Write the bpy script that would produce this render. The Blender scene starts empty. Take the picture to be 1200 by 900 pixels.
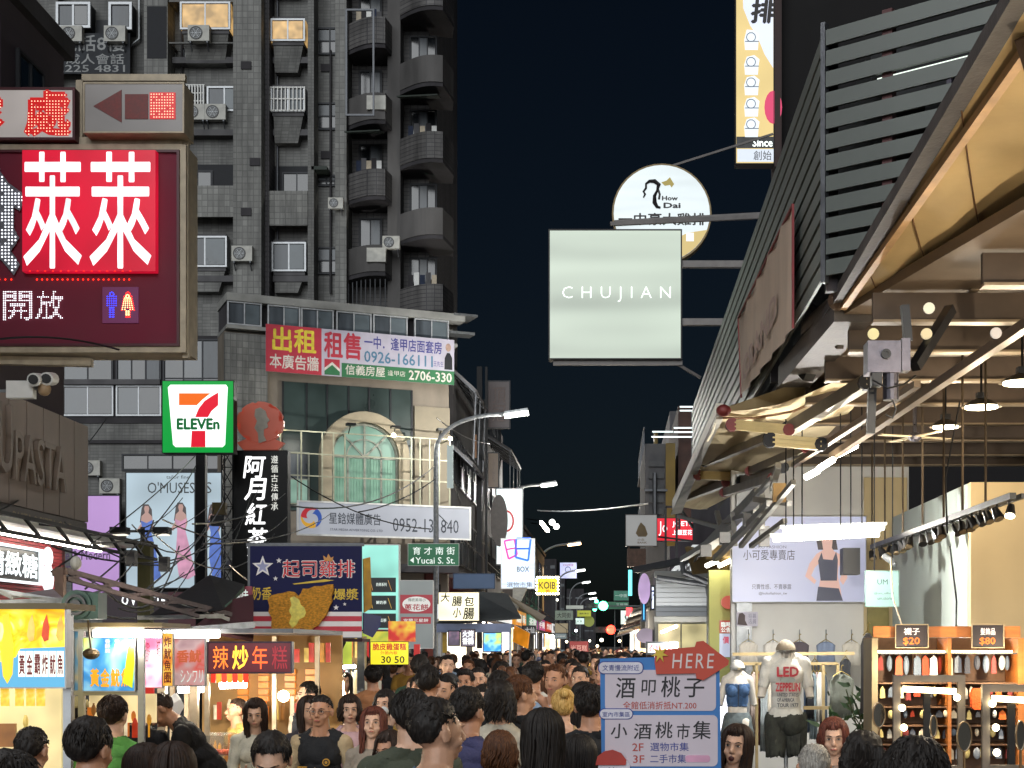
import bpy, math, random
import numpy as np
from mathutils import Vector, Matrix
random.seed(7); RNG = np.random.default_rng(7)
PI = math.pi; R = math.radians
SC = bpy.context.scene; COL = SC.collection
# ------------------------------------------------------------ camera, sky, light, exposure
F, CX, CY, H = 1750.0, 715.0, 756.0, 1.85      # focal length and vanishing point of the street, eye height
cam = bpy.data.cameras.new('camera'); co = bpy.data.objects.new('camera', cam); COL.objects.link(co)
cam.sensor_width = 36; cam.lens = 36*F/1200; cam.shift_x = (600-CX)/1200; cam.shift_y = (CY-450)/1200
cam.clip_start = .05; cam.clip_end = 3000
co.location = (0, 0, H); co.rotation_euler = (PI/2, 0, 0); SC.camera = co
W = bpy.data.worlds.new('World'); SC.world = W; W.use_nodes = True
wn = W.node_tree; bg = wn.nodes['Background']
sky = wn.nodes.new('ShaderNodeTexSky'); sky.sky_type = 'NISHITA'; sky.sun_disc = False
sky.sun_elevation = R(38); sky.sun_rotation = R(200); sky.air_density = 1.2; sky.dust_density = 2.0
tint = wn.nodes.new('ShaderNodeMixRGB'); tint.blend_type = 'MULTIPLY'; tint.inputs[0].default_value = 1
tint.inputs[2].default_value = (.6, .78, 1.0, 1)
wn.links.new(sky.outputs[0], tint.inputs[1]); wn.links.new(tint.outputs[0], bg.inputs[0])
bg.inputs[1].default_value = .0020           # night: the same sky, turned far down
fill_sun = bpy.data.lights.new('fill_sun', 'SUN'); fill_sun.energy = 1.9; fill_sun.angle = R(50); fill_sun.color = (.95, .98, 1)  # added fill standing in for city glow on walls and crowd
mo = bpy.data.objects.new('fill_sun', fill_sun); COL.objects.link(mo); mo.rotation_euler = (R(74), 0, R(-12))
SC.view_settings.view_transform = 'Standard'; SC.view_settings.look = 'None'
SC.view_settings.exposure = .15; SC.view_settings.gamma = 1
SC.cycles.use_denoising = True; SC.cycles.max_bounces = 6; SC.cycles.diffuse_bounces = 3
SC.cycles.transparent_max_bounces = 6; SC.cycles.sample_clamp_indirect = 4; SC.cycles.caustics_reflective = False
SC.cycles.caustics_refractive = False
# ------------------------------------------------------------ materials
def lin(c):
    if isinstance(c, str):
        c = c.lstrip('#'); c = [int(c[i:i+2], 16)/255 for i in (0, 2, 4)]
        return tuple((x/12.92 if x < .04045 else ((x+.055)/1.055)**2.4) for x in c)
    return tuple(c)
MC = {}
def newmat(name):
    m = bpy.data.materials.new(name); m.use_nodes = True
    nt = m.node_tree; return m, nt, nt.nodes['Principled BSDF']
def M(name, col=(.3, .3, .3), rough=.6, metal=0, var=.25, scale=6, bump=0, spec=.5, alpha=1, streak=1, trans=0):
    """plain surface with blotches of wear: noise drives colour, roughness and a fine relief"""
    if name in MC: return MC[name]
    m, nt, b = newmat(name); L = nt.links.new; c = lin(col)
    tc = nt.nodes.new('ShaderNodeTexCoord'); mp = nt.nodes.new('ShaderNodeMapping')
    mp.inputs['Scale'].default_value = (1, 1, 1/streak)
    n = nt.nodes.new('ShaderNodeTexNoise'); n.inputs['Scale'].default_value = scale; n.inputs['Detail'].default_value = 6
    L(tc.outputs['Object'], mp.inputs[0]); L(mp.outputs[0], n.inputs['Vector'])
    cr = nt.nodes.new('ShaderNodeValToRGB'); e = cr.color_ramp.elements
    e[0].position = .3; e[1].position = .7
    e[0].color = tuple(x*(1-var) for x in c)+(1,); e[1].color = tuple(min(1, x*(1+var*.6)) for x in c)+(1,)
    L(n.outputs['Fac'], cr.inputs[0]); L(cr.outputs[0], b.inputs['Base Color'])
    mr = nt.nodes.new('ShaderNodeMapRange'); mr.inputs[3].default_value = max(.04, rough-.1); mr.inputs[4].default_value = min(1, rough+.12)
    L(n.outputs['Fac'], mr.inputs[0]); L(mr.outputs[0], b.inputs['Roughness'])
    b.inputs['Metallic'].default_value = metal; b.inputs['Specular IOR Level'].default_value = spec
    if alpha < 1: b.inputs['Alpha'].default_value = alpha
    if trans: b.inputs['Transmission Weight'].default_value = trans
    if bump:
        bp = nt.nodes.new('ShaderNodeBump'); bp.inputs['Strength'].default_value = bump; bp.inputs['Distance'].default_value = .01
        n2 = nt.nodes.new('ShaderNodeTexNoise'); n2.inputs['Scale'].default_value = scale*7; L(mp.outputs[0], n2.inputs['Vector'])
        L(n2.outputs['Fac'], bp.inputs['Height']); L(bp.outputs[0], b.inputs['Normal'])
    MC[name] = m; return m
def Tile(name, col, tw=.3, th=.1, mortar=.012, mcol=None, var=.35, rough=.6, bump=.3, streak=True):
    """small facade tiles in courses, rain streaks over them (object coordinates, any upright face)"""
    if name in MC: return MC[name]
    m, nt, b = newmat(name); L = nt.links.new; c = lin(col); N = nt.nodes.new
    tc = N('ShaderNodeTexCoord'); sx = N('ShaderNodeSeparateXYZ'); L(tc.outputs['Object'], sx.inputs[0])
    ad = N('ShaderNodeMath'); ad.operation = 'ADD'; L(sx.outputs[0], ad.inputs[0]); L(sx.outputs[1], ad.inputs[1])
    cb = N('ShaderNodeCombineXYZ'); L(ad.outputs[0], cb.inputs[0]); L(sx.outputs[2], cb.inputs[1])
    br = N('ShaderNodeTexBrick'); L(cb.outputs[0], br.inputs['Vector'])
    br.inputs['Scale'].default_value = 1; br.inputs['Brick Width'].default_value = tw; br.inputs['Row Height'].default_value = th
    br.inputs['Mortar Size'].default_value = mortar; br.inputs['Bias'].default_value = -.2; br.offset = 0
    br.inputs['Color1'].default_value = tuple(x*(1-var*.5) for x in c)+(1,)
    br.inputs['Color2'].default_value = tuple(min(1, x*(1+var*.5)) for x in c)+(1,)
    br.inputs['Mortar'].default_value = tuple(mcol and lin(mcol) or [x*.4 for x in c])+(1,)
    mp = N('ShaderNodeMapping'); mp.inputs['Scale'].default_value = (1.2, 1.2, .16); L(tc.outputs['Object'], mp.inputs[0])
    n = N('ShaderNodeTexNoise'); n.inputs['Scale'].default_value = .8; n.inputs['Detail'].default_value = 9; n.inputs['Roughness'].default_value = .7
    L(mp.outputs[0], n.inputs['Vector'])
    mr = N('ShaderNodeMapRange'); mr.inputs[1].default_value = .35; mr.inputs[2].default_value = .65; mr.inputs[3].default_value = .4; mr.inputs[4].default_value = 1.2
    L(n.outputs['Fac'], mr.inputs[0])
    mx = N('ShaderNodeMixRGB'); mx.blend_type = 'MULTIPLY'; mx.inputs[0].default_value = 1 if streak else .3
    L(br.outputs['Color'], mx.inputs[1]); L(mr.outputs[0], mx.inputs[2]); L(mx.outputs[0], b.inputs['Base Color'])
    bp = N('ShaderNodeBump'); bp.inputs['Strength'].default_value = bump; bp.inputs['Distance'].default_value = .01; bp.invert = True
    L(br.outputs['Fac'], bp.inputs['Height']); L(bp.outputs[0], b.inputs['Normal']); b.inputs['Roughness'].default_value = rough
    MC[name] = m; return m
def E(name, col, s=1.0, uneven=0, scale=1.5, sample=True, base=None, bands=0):
    """backlit panel, tube or LED, also goods and rooms given a glow to look lit; uneven = tubes inside showing as brighter bands or patches"""
    if name in MC: return MC[name]
    m, nt, b = newmat(name); c = lin(col); L = nt.links.new
    b.inputs['Base Color'].default_value = (base and lin(base) or tuple(x*.5 for x in c))+(1,)
    b.inputs['Emission Color'].default_value = c+(1,); b.inputs['Emission Strength'].default_value = s; b.inputs['Roughness'].default_value = .35
    if uneven:
        tc = nt.nodes.new('ShaderNodeTexCoord'); mp = nt.nodes.new('ShaderNodeMapping'); L(tc.outputs['Object'], mp.inputs[0])
        if bands: mp.inputs['Scale'].default_value = (.35, 1, bands)
        n = nt.nodes.new('ShaderNodeTexNoise'); n.inputs['Scale'].default_value = scale; n.inputs['Detail'].default_value = 1
        L(mp.outputs[0], n.inputs['Vector']); mr = nt.nodes.new('ShaderNodeMapRange')
        mr.inputs[1].default_value = .3; mr.inputs[2].default_value = .7; mr.inputs[3].default_value = s*(1-uneven); mr.inputs[4].default_value = s*(1+uneven)
        L(n.outputs['Fac'], mr.inputs[0]); L(mr.outputs[0], b.inputs['Emission Strength'])
    if not sample: m.cycles.emission_sampling = 'NONE'
    MC[name] = m; return m
def Print(name, cols, scale=5, glow=0, detail=2, dist=0.0):
    """a printed picture seen too small to read: soft patches of its colours; glow when backlit"""
    if name in MC: return MC[name]
    m, nt, b = newmat(name); L = nt.links.new
    tc = nt.nodes.new('ShaderNodeTexCoord'); n = nt.nodes.new('ShaderNodeTexNoise')
    n.inputs['Scale'].default_value = scale; n.inputs['Detail'].default_value = detail; n.inputs['Distortion'].default_value = dist
    L(tc.outputs['Object'], n.inputs['Vector']); cr = nt.nodes.new('ShaderNodeValToRGB'); e = cr.color_ramp.elements
    k = len(cols)
    for i, c in enumerate(cols):
        p = .3+.4*i/max(1, k-1)
        el = e[i] if i < 2 else e.new(p)
        el.position = p; el.color = lin(c)+(1,)
    e[0].position = .3
    L(n.outputs['Fac'], cr.inputs[0]); L(cr.outputs[0], b.inputs['Base Color']); b.inputs['Roughness'].default_value = .5
    if glow: L(cr.outputs[0], b.inputs['Emission Color']); b.inputs['Emission Strength'].default_value = glow
    MC[name] = m; return m
# ------------------------------------------------------------ geometry helpers
class Pl:
    """an upright plane: origin (X, Y), turned by a; local x runs along it, local y goes away behind it"""
    def __init__(s, X, Y, a=0): s.X, s.Y, s.a = X, Y, a; s.c, s.s = math.cos(a), math.sin(a)
    def uz(s, px, py):
        dx, dz = (px-CX)/F, -(py-CY)/F
        u = (dx*s.Y-s.X)/(s.c-dx*s.s); t = s.Y+u*s.s
        return u, H+dz*t
    def world(s, u, v, z): return Vector((s.X+u*s.c-v*s.s, s.Y+u*s.s+v*s.c, z))
def Fr(Y): return Pl(0, Y, 0)
WORLD = Pl(0, 0, 0)
def P(px, py, Y): return Vector(((px-CX)*Y/F, Y, H-(py-CY)*Y/F))
class MB:
    def __init__(s): s.v = []; s.f = []; s.smooth = False
    def add(s, vs, fs):
        k = len(s.v); s.v += [tuple(p) for p in vs]; s.f += [tuple(i+k for i in f) for f in fs]; return s
    def box(s, x0, y0, z0, x1, y1, z1):
        x0, x1 = min(x0, x1), max(x0, x1); y0, y1 = min(y0, y1), max(y0, y1); z0, z1 = min(z0, z1), max(z0, z1)
        return s.add([(x0,y0,z0),(x1,y0,z0),(x1,y1,z0),(x0,y1,z0),(x0,y0,z1),(x1,y0,z1),(x1,y1,z1),(x0,y1,z1)],
                     [(0,3,2,1),(4,5,6,7),(0,1,5,4),(1,2,6,5),(2,3,7,6),(3,0,4,7)])
    def bar(s, a, b, w, h=None, up=(0, 0, 1)):
        """square bar between two points"""
        a, b = Vector(a), Vector(b); h = h or w; d = (b-a).normalized(); u = Vector(up)
        if abs(d.dot(u)) > .98: u = Vector((0, 1, 0))
        r = d.cross(u).normalized(); u = r.cross(d).normalized(); vs = []
        for p in (a, b):
            for i, j in ((-1,-1),(1,-1),(1,1),(-1,1)): vs.append(p+r*(w/2*i)+u*(h/2*j))
        return s.add(vs, [(3,2,1,0),(4,5,6,7),(0,1,5,4),(1,2,6,5),(2,3,7,6),(3,0,4,7)])
    def tube(s, pts, r, n=6, cap=True):
        pts = [Vector(p) for p in pts]; k = len(pts); rs = r if isinstance(r, (list, tuple)) else [r]*k; vs = []; fs = []
        pu = None
        for i, p in enumerate(pts):
            d = (pts[min(i+1, k-1)]-pts[max(i-1, 0)]).normalized()
            if pu is None:
                pu = Vector((0, 0, 1)) if abs(d.z) < .9 else Vector((0, 1, 0))
            rr = d.cross(pu)
            if rr.length < 1e-5: rr = d.cross(Vector((1, 0, 0)))
            rr.normalize(); u = rr.cross(d).normalized(); pu = u
            for j in range(n):
                a = 2*PI*j/n; vs.append(p+rr*(rs[i]*math.cos(a))+u*(rs[i]*math.sin(a)))
        for i in range(k-1):
            for j in range(n): fs.append((i*n+j, i*n+(j+1)%n, (i+1)*n+(j+1)%n, (i+1)*n+j))
        if cap: fs += [tuple(range(n))[::-1], tuple((k-1)*n+j for j in range(n))]
        return s.add(vs, fs)
    def prism(s, poly, y0, y1):
        """outline in (x, z), extruded from y0 (front) to y1"""
        k = len(poly); vs = [(x, y0, z) for x, z in poly]+[(x, y1, z) for x, z in poly]
        return s.add(vs, [tuple(range(k)), tuple(range(2*k-1, k-1, -1))]+[(i, i+k, (i+1) % k+k, (i+1) % k) for i in range(k)])
    def ring(s, poly, inner, y0, y1):
        """frame between two outlines with the same number of points"""
        k = len(poly); vs = []
        for y in (y0, y1):
            vs += [(x, y, z) for x, z in poly]+[(x, y, z) for x, z in inner]
        fs = []
        for i in range(k):
            j = (i+1) % k
            fs += [(i, j, k+j, k+i), (2*k+i, 3*k+i, 3*k+j, 2*k+j), (i, 2*k+i, 2*k+j, j), (k+i, k+j, 3*k+j, 3*k+i)]
        return s.add(vs, fs)
    def quad(s, a, b, c, d): return s.add([a, b, c, d], [(0, 1, 2, 3)])
    def slab(s, pts, t):
        """thin plate with thickness t below its outline"""
        pts = [Vector(p) for p in pts]; n = (pts[1]-pts[0]).cross(pts[2]-pts[0]).normalized()*t; k = len(pts)
        return s.add(pts+[p-n for p in pts], [tuple(range(k)), tuple(range(2*k-1, k-1, -1))]+[(i, i+k, (i+1) % k+k, (i+1) % k) for i in range(k)])
    def ball(s, c, r, n=8, m=6):
        c = Vector(c); rx = r if isinstance(r, (tuple, list)) else (r, r, r); vs = [c+Vector((0, 0, rx[2]))]
        for i in range(1, m):
            for j in range(n):
                a, b = PI*i/m, 2*PI*j/n
                vs.append(c+Vector((rx[0]*math.sin(a)*math.cos(b), rx[1]*math.sin(a)*math.sin(b), rx[2]*math.cos(a))))
        vs.append(c-Vector((0, 0, rx[2]))); fs = [(0, 1+j, 1+(j+1) % n) for j in range(n)]
        for i in range(m-2):
            for j in range(n): fs.append((1+i*n+j, 1+(i+1)*n+j, 1+(i+1)*n+(j+1) % n, 1+i*n+(j+1) % n))
        k = len(vs)-1; fs += [(k, 1+(m-2)*n+(j+1) % n, 1+(m-2)*n+j) for j in range(n)]
        return s.add(vs, fs)
    def shift(s, d): s.v = [(x+d[0], y+d[1], z+d[2]) for x, y, z in s.v]; return s
    def rot(s, c, ax, a):
        m = Matrix.Rotation(a, 3, ax); c = Vector(c); s.v = [tuple(m @ (Vector(p)-c)+c) for p in s.v]; return s
    def mesh(s, name, off=(0, 0, 0), smooth=False):
        me = bpy.data.meshes.new(name); o = off
        me.from_pydata([(x-o[0], y-o[1], z-o[2]) for x, y, z in s.v], [], s.f); me.update()
        if smooth: me.polygons.foreach_set('use_smooth', [True]*len(me.polygons))
        return me
def circ(cx, cz, r, n=24, rz=None, a0=0, a1=2*PI):
    k = n if abs(a1-a0) > 6.28 else n-1
    return [(cx+r*math.cos(a0+(a1-a0)*i/k), cz+(rz or r)*math.sin(a0+(a1-a0)*i/k)) for i in range(n)]
OFF = {}
def T(name, label, cat, pl=WORLD, u=0, v=0, z=0, group=None, kind=None):
    o = bpy.data.objects.new(name, None); COL.objects.link(o); o.empty_display_size = .2
    o.location = pl.world(u, v, z); o.rotation_euler = (0, 0, pl.a)
    if label: o['label'] = label
    if cat: o['category'] = cat
    if group: o['group'] = group
    if kind: o['kind'] = kind
    OFF[o.name] = (u, v, z); return o
def part(name, mb, mat, parent, label=None, smooth=False, kind=None):
    off = OFF[parent.name]; me = mb.mesh(name, off, smooth)
    if mat: me.materials.append(mat)
    o = bpy.data.objects.new(name, me); COL.objects.link(o); o.parent = parent; OFF[o.name] = off
    if label: o['label'] = label
    if kind: o['kind'] = kind
    return o
def inst(name, mesh, parent, loc, rot=None, sc=None, label=None):
    """a piece that shares its mesh with others; loc in the parent's plane coordinates"""
    off = OFF[parent.name]; o = bpy.data.objects.new(name, mesh); COL.objects.link(o); o.parent = parent
    o.location = [a-b for a, b in zip(loc, off)]; OFF[o.name] = tuple(loc)
    if rot: o.rotation_euler = rot
    if sc: o.scale = sc
    if label: o['label'] = label
    return o
def solo(name, mb, mat, label, cat, pl=WORLD, base=None, group=None, kind=None, smooth=False):
    """a thing that is one mesh"""
    b = base or (sum(p[0] for p in mb.v)/len(mb.v), sum(p[1] for p in mb.v)/len(mb.v), min(p[2] for p in mb.v))
    me = mb.mesh(name, b, smooth); me.materials.append(mat); o = bpy.data.objects.new(name, me); COL.objects.link(o)
    o.location = pl.world(*b); o.rotation_euler = (0, 0, pl.a); OFF[o.name] = b
    if label: o['label'] = label
    if cat: o['category'] = cat
    if group: o['group'] = group
    if kind: o['kind'] = kind
    return o
def dup(root, loc, rz=None, label=None, sc=None):
    def cp(o, par):
        c = o.copy(); COL.objects.link(c)
        if par is not None: c.parent = par
        for ch in o.children: cp(ch, c)
        return c
    r = cp(root, None); r.location = loc; OFF[r.name] = OFF[root.name]
    if rz is not None: r.rotation_euler = (0, 0, rz)
    if label: r['label'] = label
    if sc: r.scale = (sc, sc, sc) if not isinstance(sc, tuple) else sc
    return r
TXT = {}
def glyphs(body, bold=0.0, res=2, space=1.0, line=1.0):
    k = (body, bold, res, space, line)
    if k in TXT: return TXT[k]
    c = bpy.data.curves.new('t', 'FONT'); c.body = body; c.resolution_u = res; c.offset = bold; c.space_character = space
    c.space_line = line
    o = bpy.data.objects.new('t', c); COL.objects.link(o); bpy.context.view_layer.update()
    m = bpy.data.meshes.new_from_object(o.evaluated_get(bpy.context.evaluated_depsgraph_get()))
    v = np.array([tuple(p.co) for p in m.vertices]); f = [tuple(p.vertices) for p in m.polygons]
    bpy.data.objects.remove(o); bpy.data.curves.remove(c); bpy.data.meshes.remove(m)
    lo, hi = v.min(0), v.max(0); TXT[k] = ((v-lo)/np.maximum(hi-lo, 1e-6), f, (hi-lo)); return TXT[k]
def text(body, x0, z0, x1, z1, y, bold=0.0, res=2, space=1.0, line=1.0, thick=0.0, slant=0.0, keep=False, jit=0):
    """lettering fitted into the rectangle x0..x1, z0..z1 on the plane y, facing -y"""
    v, f, d = glyphs(body, min(bold, 0), res, space, line); w, h = x1-x0, z1-z0
    if keep:
        k = min(w/d[0], h/d[1]); x0 += (w-k*d[0])/2; w = k*d[0]; z0 += (h-k*d[1])/2; h = k*d[1]
    mb = MB(); xs = x0+v[:, 0]*w+(v[:, 1]-.5)*slant*h; zs = z0+v[:, 1]*h
    mb.v = [(a, y, b) for a, b in zip(xs, zs)]; mb.f = list(f)
    if bold > 0 and not thick:      # heavier strokes: the same glyph struck several times, a hair apart
        e = bold*.75; sx_, sz_ = e*w/d[0], e*h/d[1]; k = len(mb.v)
        for n_, (p_, q_) in enumerate(((1,0),(-1,0),(0,1),(0,-1))):
            mb.v += [(a+p_*sx_, y+.0004*(n_+1), b+q_*sz_) for a, b in zip(xs, zs)]; mb.f += [tuple(i+k*(n_+1) for i in q) for q in f]
    if thick:
        k = len(mb.v); mb.v += [(a, y+thick, b) for a, b in zip(xs, zs)]; ed = {}
        for q in f:
            for i in range(len(q)):
                e = (q[i], q[(i+1) % len(q)]); ed[e] = 1
        mb.f += [(e[1], e[0], e[0]+k, e[1]+k) for e in ed if (e[1], e[0]) not in ed]
    return mb
def dots_in(body, x0, z0, x1, z1, step, bold=0.02, keep=False):
    """grid points that fall inside the glyphs: the LEDs of a dot letter"""
    t = text(body, x0, z0, x1, z1, 0, bold, keep=keep); V = np.array(t.v)[:, [0, 2]]; out = []
    tris = []
    for q in t.f:
        for i in range(1, len(q)-1): tris.append((q[0], q[i], q[i+1]))
    A = V[[a for a, b, c in tris]]; B = V[[b for a, b, c in tris]]; C = V[[c for a, b, c in tris]]
    x = x0
    while x < x1+step/2:
        z = z0
        while z < z1+step/2:
            p = np.array((x, z))
            d1 = (B[:,0]-A[:,0])*(p[1]-A[:,1])-(B[:,1]-A[:,1])*(p[0]-A[:,0])
            d2 = (C[:,0]-B[:,0])*(p[1]-B[:,1])-(C[:,1]-B[:,1])*(p[0]-B[:,0])
            d3 = (A[:,0]-C[:,0])*(p[1]-C[:,1])-(A[:,1]-C[:,1])*(p[0]-C[:,0])
            if (((d1 >= 0) & (d2 >= 0) & (d3 >= 0)) | ((d1 <= 0) & (d2 <= 0) & (d3 <= 0))).any(): out.append((x, z))
            z += step
        x += step
    return out
def leds(pts, r, y, n=5):
    mb = MB()
    for x, z in pts:
        k = len(mb.v); mb.v += [(x+r*math.cos(2*PI*i/n), y, z+r*math.sin(2*PI*i/n)) for i in range(n)]+[(x, y-r*.8, z)]
        mb.f += [(k+i, k+(i+1) % n, k+n) for i in range(n)]
    return mb
def frame4(mb, x0, z0, x1, z1, t, y0, y1):
    """four butted bars round a rectangle"""
    mb.box(x0, y0, z0, x1, y1, z0+t); mb.box(x0, y0, z1-t, x1, y1, z1)
    mb.box(x0, y0, z0+t, x0+t, y1, z1-t); mb.box(x1-t, y0, z0+t, x1, y1, z1-t)
def signbox(name, label, cat, pl, x0, y0, x1, y1, face, housing, depth=.15, fr=.02, v=0, group=None, framemat=None, back=False):
    """sign case on plane pl between two picture corners: housing, frame, face; returns thing, local rect, face depth"""
    ua, zb = pl.uz(x0, y1); ub, zt = pl.uz(x1, y0)
    u0, u1 = min(ua, ub), max(ua, ub)
    th = T(name, label, cat, pl, (u0+u1)/2, v, zb, group=group)
    hb = MB(); hb.box(u0, v, zb, u1, v+depth, zt); part('housing', hb, housing, th)
    if fr:
        fm = MB(); frame4(fm, u0-.003, zb-.003, u1+.003, zt+.003, fr, v-.018, v-.002); part('frame', fm, framemat or housing, th)
    fp = MB(); fp.box(u0+fr, v-.008, zb+fr, u1-fr, v-.002, zt-fr); part('face_panel', fp, face, th)
    return th, (u0, zb, u1, zt), v-.011
def put(th, body, rect, pl, y, mat, name='lettering', **k):
    """lettering on a thing: rect is given in picture pixels (left, top, right, bottom)"""
    (a, zt), (b, zb) = pl.uz(rect[0], rect[1]), pl.uz(rect[2], rect[3])
    return part(name, text(body, a, zb, b, zt, y, **k), mat, th)
def window(b, u0, z0, u1, z1, v, fmat, gmat, nx=2, nz=1, t=.05, d=.06, rail=None, name='window', label=None):
    """window frame part with its panes as sub-parts"""
    m = MB(); frame4(m, u0, z0, u1, z1, t, v-d, v)
    xs = [u0+t+(u1-u0-2*t)*i/nx for i in range(nx+1)]; zs = [z0+t+(z1-z0-2*t)*i/nz for i in range(nz+1)]
    for x in xs[1:-1]: m.box(x-t*.4, v-d*.9, z0+t, x+t*.4, v-.002, z1-t)
    for z in zs[1:-1]: m.box(u0+t, v-d*.8, z-t*.4, u1-t, v-.004, z+t*.4)
    w = part(name, m, fmat, b, label=label); n = 0
    for i in range(nx):
        for j in range(nz):
            g = gmat[n % len(gmat)] if isinstance(gmat, (list, tuple)) else gmat; n += 1
            p = MB(); p.box(xs[i]+t*.4, v-d*.5-.012*(i % 2), zs[j]+t*.4, xs[i+1]-t*.4, v-d*.5+.008-.012*(i % 2), zs[j+1]-t*.4); part('pane', p, g, w)
    return w
def lamp(kind, name, loc, energy, color, size=.1, rot=None, spot=None, sy=None, blend=.6):
    l = bpy.data.lights.new(name, kind); l.energy = energy; l.color = color
    if kind == 'AREA':
        l.size = size
        if sy: l.shape = 'RECTANGLE'; l.size_y = sy
    else: l.shadow_soft_size = min(size, .03)
    if kind == 'SPOT': l.spot_size = spot or 2.2; l.spot_blend = blend
    o = bpy.data.objects.new(name, l); COL.objects.link(o); o.location = loc
    if rot: o.rotation_euler = rot
    return o
# ------------------------------------------------------------ shared materials
steel = M('painted_steel', '#5a5c60', .45, .6, .3, 9, .2); dark = M('dark_metal', '#17181b', .5, .5, .3, 8)
galv = M('galvanised', '#8b8e90', .4, .7, .35, 10, .2); alu = M('aluminium', '#a9abad', .35, .8, .2, 8)
white = M('white_paint', '#dcdcd8', .45, 0, .12, 5); cream = M('cream_metal', '#a99c86', .5, .1, .25, 7, .1)
glassd = M('dark_glass', '#10161c', .12, 0, .5, 1.5, spec=.8); glassb = M('blue_glass', '#25323b', .14, 0, .5, .8, spec=.8)
curtain = M('curtained_pane', '#4b5157', .3, 0, .5, 3, streak=6); frosted = M('frosted_pane', '#5d666b', .3, 0, .35, 1.2)
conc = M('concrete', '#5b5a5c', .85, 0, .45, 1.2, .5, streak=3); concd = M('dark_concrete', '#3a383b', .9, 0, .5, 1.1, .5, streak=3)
tile_g = Tile('grey_tile', '#737370', .3, .12, .012, '#5c5c5a'); tile_w = Tile('pale_tile', '#83837f', .22, .24, .016, '#686865')
tile_d = Tile('dark_tile', '#4d4a4e', .3, .2, .03, '#2a282b'); tile_p = Tile('pillar_tile', '#8b857e', .5, .9, .02, '#5a544d', .15)
wframe = M('window_frame_white', '#b9bcbf', .4, .3, .2, 6); wdark = M('window_frame_dark', '#26282c', .5, .4, .3, 6)
acbody = M('aircon_case', '#b4b3ab', .5, 0, .25, 4); blk = M('black_plastic', '#0d0d0f', .4, 0, .3, 8)
lit_y = E('lit_curtain', '#f0c27c', .42, .6, 2.6, sample=False); ltube = E('tube_light', '#fff6e6', 22.0)
ltubew = E('warm_tube_light', '#ffe1a8', 15.0); bulb = E('bulb_glow', '#ffedc4', 30.0, sample=False)
# ------------------------------------------------------------ ground
asph = M('asphalt', (.05, .05, .052), .75, 0, .4, 3, .6); pave = M('paving', (.16, .155, .15), .8, 0, .35, 2, .5)
line = M('road_paint', (.6, .6, .57), .6, 0, .3, 9)
m = MB(); m.quad((-1500,-1500,-.01),(1500,-1500,-.01),(1500,1500,-.01),(-1500,1500,-.01)); g = solo('ground', m, pave, 'city ground beyond the street', None, base=(0,0,0), kind='structure'); 
m = MB(); m.quad((-6.6,-30,0),(1.5,-30,0),(1.5,400,0),(-6.6,400,0)); solo('road', m, asph, 'asphalt night market street', None, base=(0,0,0), kind='structure')
m = MB(); m.quad((-300,33,.004),(-6.6,33,.004),(-6.6,50,.004),(-300,50,.004)); solo('side_road', m, asph, 'side street opening on the left', None, base=(0,0,0), kind='structure')
m = MB(); m.box(-7.6,-30,0,-6.6,33,.12); m.box(-9,50,0,-6.6,400,.12); solo('pavement', m, pave, 'raised pavement along the left side', None, base=(0,0,0), kind='structure')
m = MB(); m.box(1.5,-30,0,1.6,400,.12); solo('kerb', m, conc, 'concrete kerb along the right side', None, base=(0,0,0), kind='structure')
m = MB()
for i in range(30): m.box(-2.6, 12+i*9, .002, -2.5, 15+i*9, .008)
solo('road_marking', m, line, 'white dashed centre line', None, base=(0,0,0), kind='structure')
# ------------------------------------------------------------ air conditioners (one built, then copied)
def make_ac():
    t = T('air_conditioner', 'x', 'air conditioner', WORLD, group='outdoor air conditioner units')
    m = MB(); m.box(-.42,-.3,0,.42,0,.62); part('case', m, acbody, t)
    m = MB(); m.ring(circ(-.1,.31,.26,20), circ(-.1,.31,.22,20), -.325,-.303); m.prism(circ(-.1,.31,.22,20), -.308,-.302); f = part('fan_grille', m, blk, t)
    m = MB()
    for k in range(3): m.ring(circ(-.1,.31,.2-.06*k,16), circ(-.1,.31,.19-.06*k,16), -.322,-.312)
    for k in range(6): m.bar((-.1,-.318,.31),(-.1+.21*math.cos(k*PI/3),-.318,.31+.21*math.sin(k*PI/3)),.012)
    part('wire_guard', m, galv, f)
    m = MB(); m.box(-.36,-.28,-.06,-.3,.0,-.005); m.box(.3,-.28,-.06,.36,.0,-.005); m.bar((-.33,-.25,-.06),(-.33,0,-.32),.04); m.bar((.33,-.25,-.06),(.33,0,-.32),.04); part('bracket', m, steel, t)
    return t
AC = make_ac(); AC_USED = [False]
def ac(pl, px, py, label, v=0, s=1.0, w=None):
    """px, py: middle of the unit's foot"""
    u, z = pl.uz(px, py); loc = pl.world(u, v, z)
    if AC_USED[0]: o = dup(AC, loc, pl.a, label)
    else: o = AC; AC_USED[0] = True; o.location = loc; o.rotation_euler = (0, 0, pl.a); o['label'] = label
    o.scale = (s, s, s); return o
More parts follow.
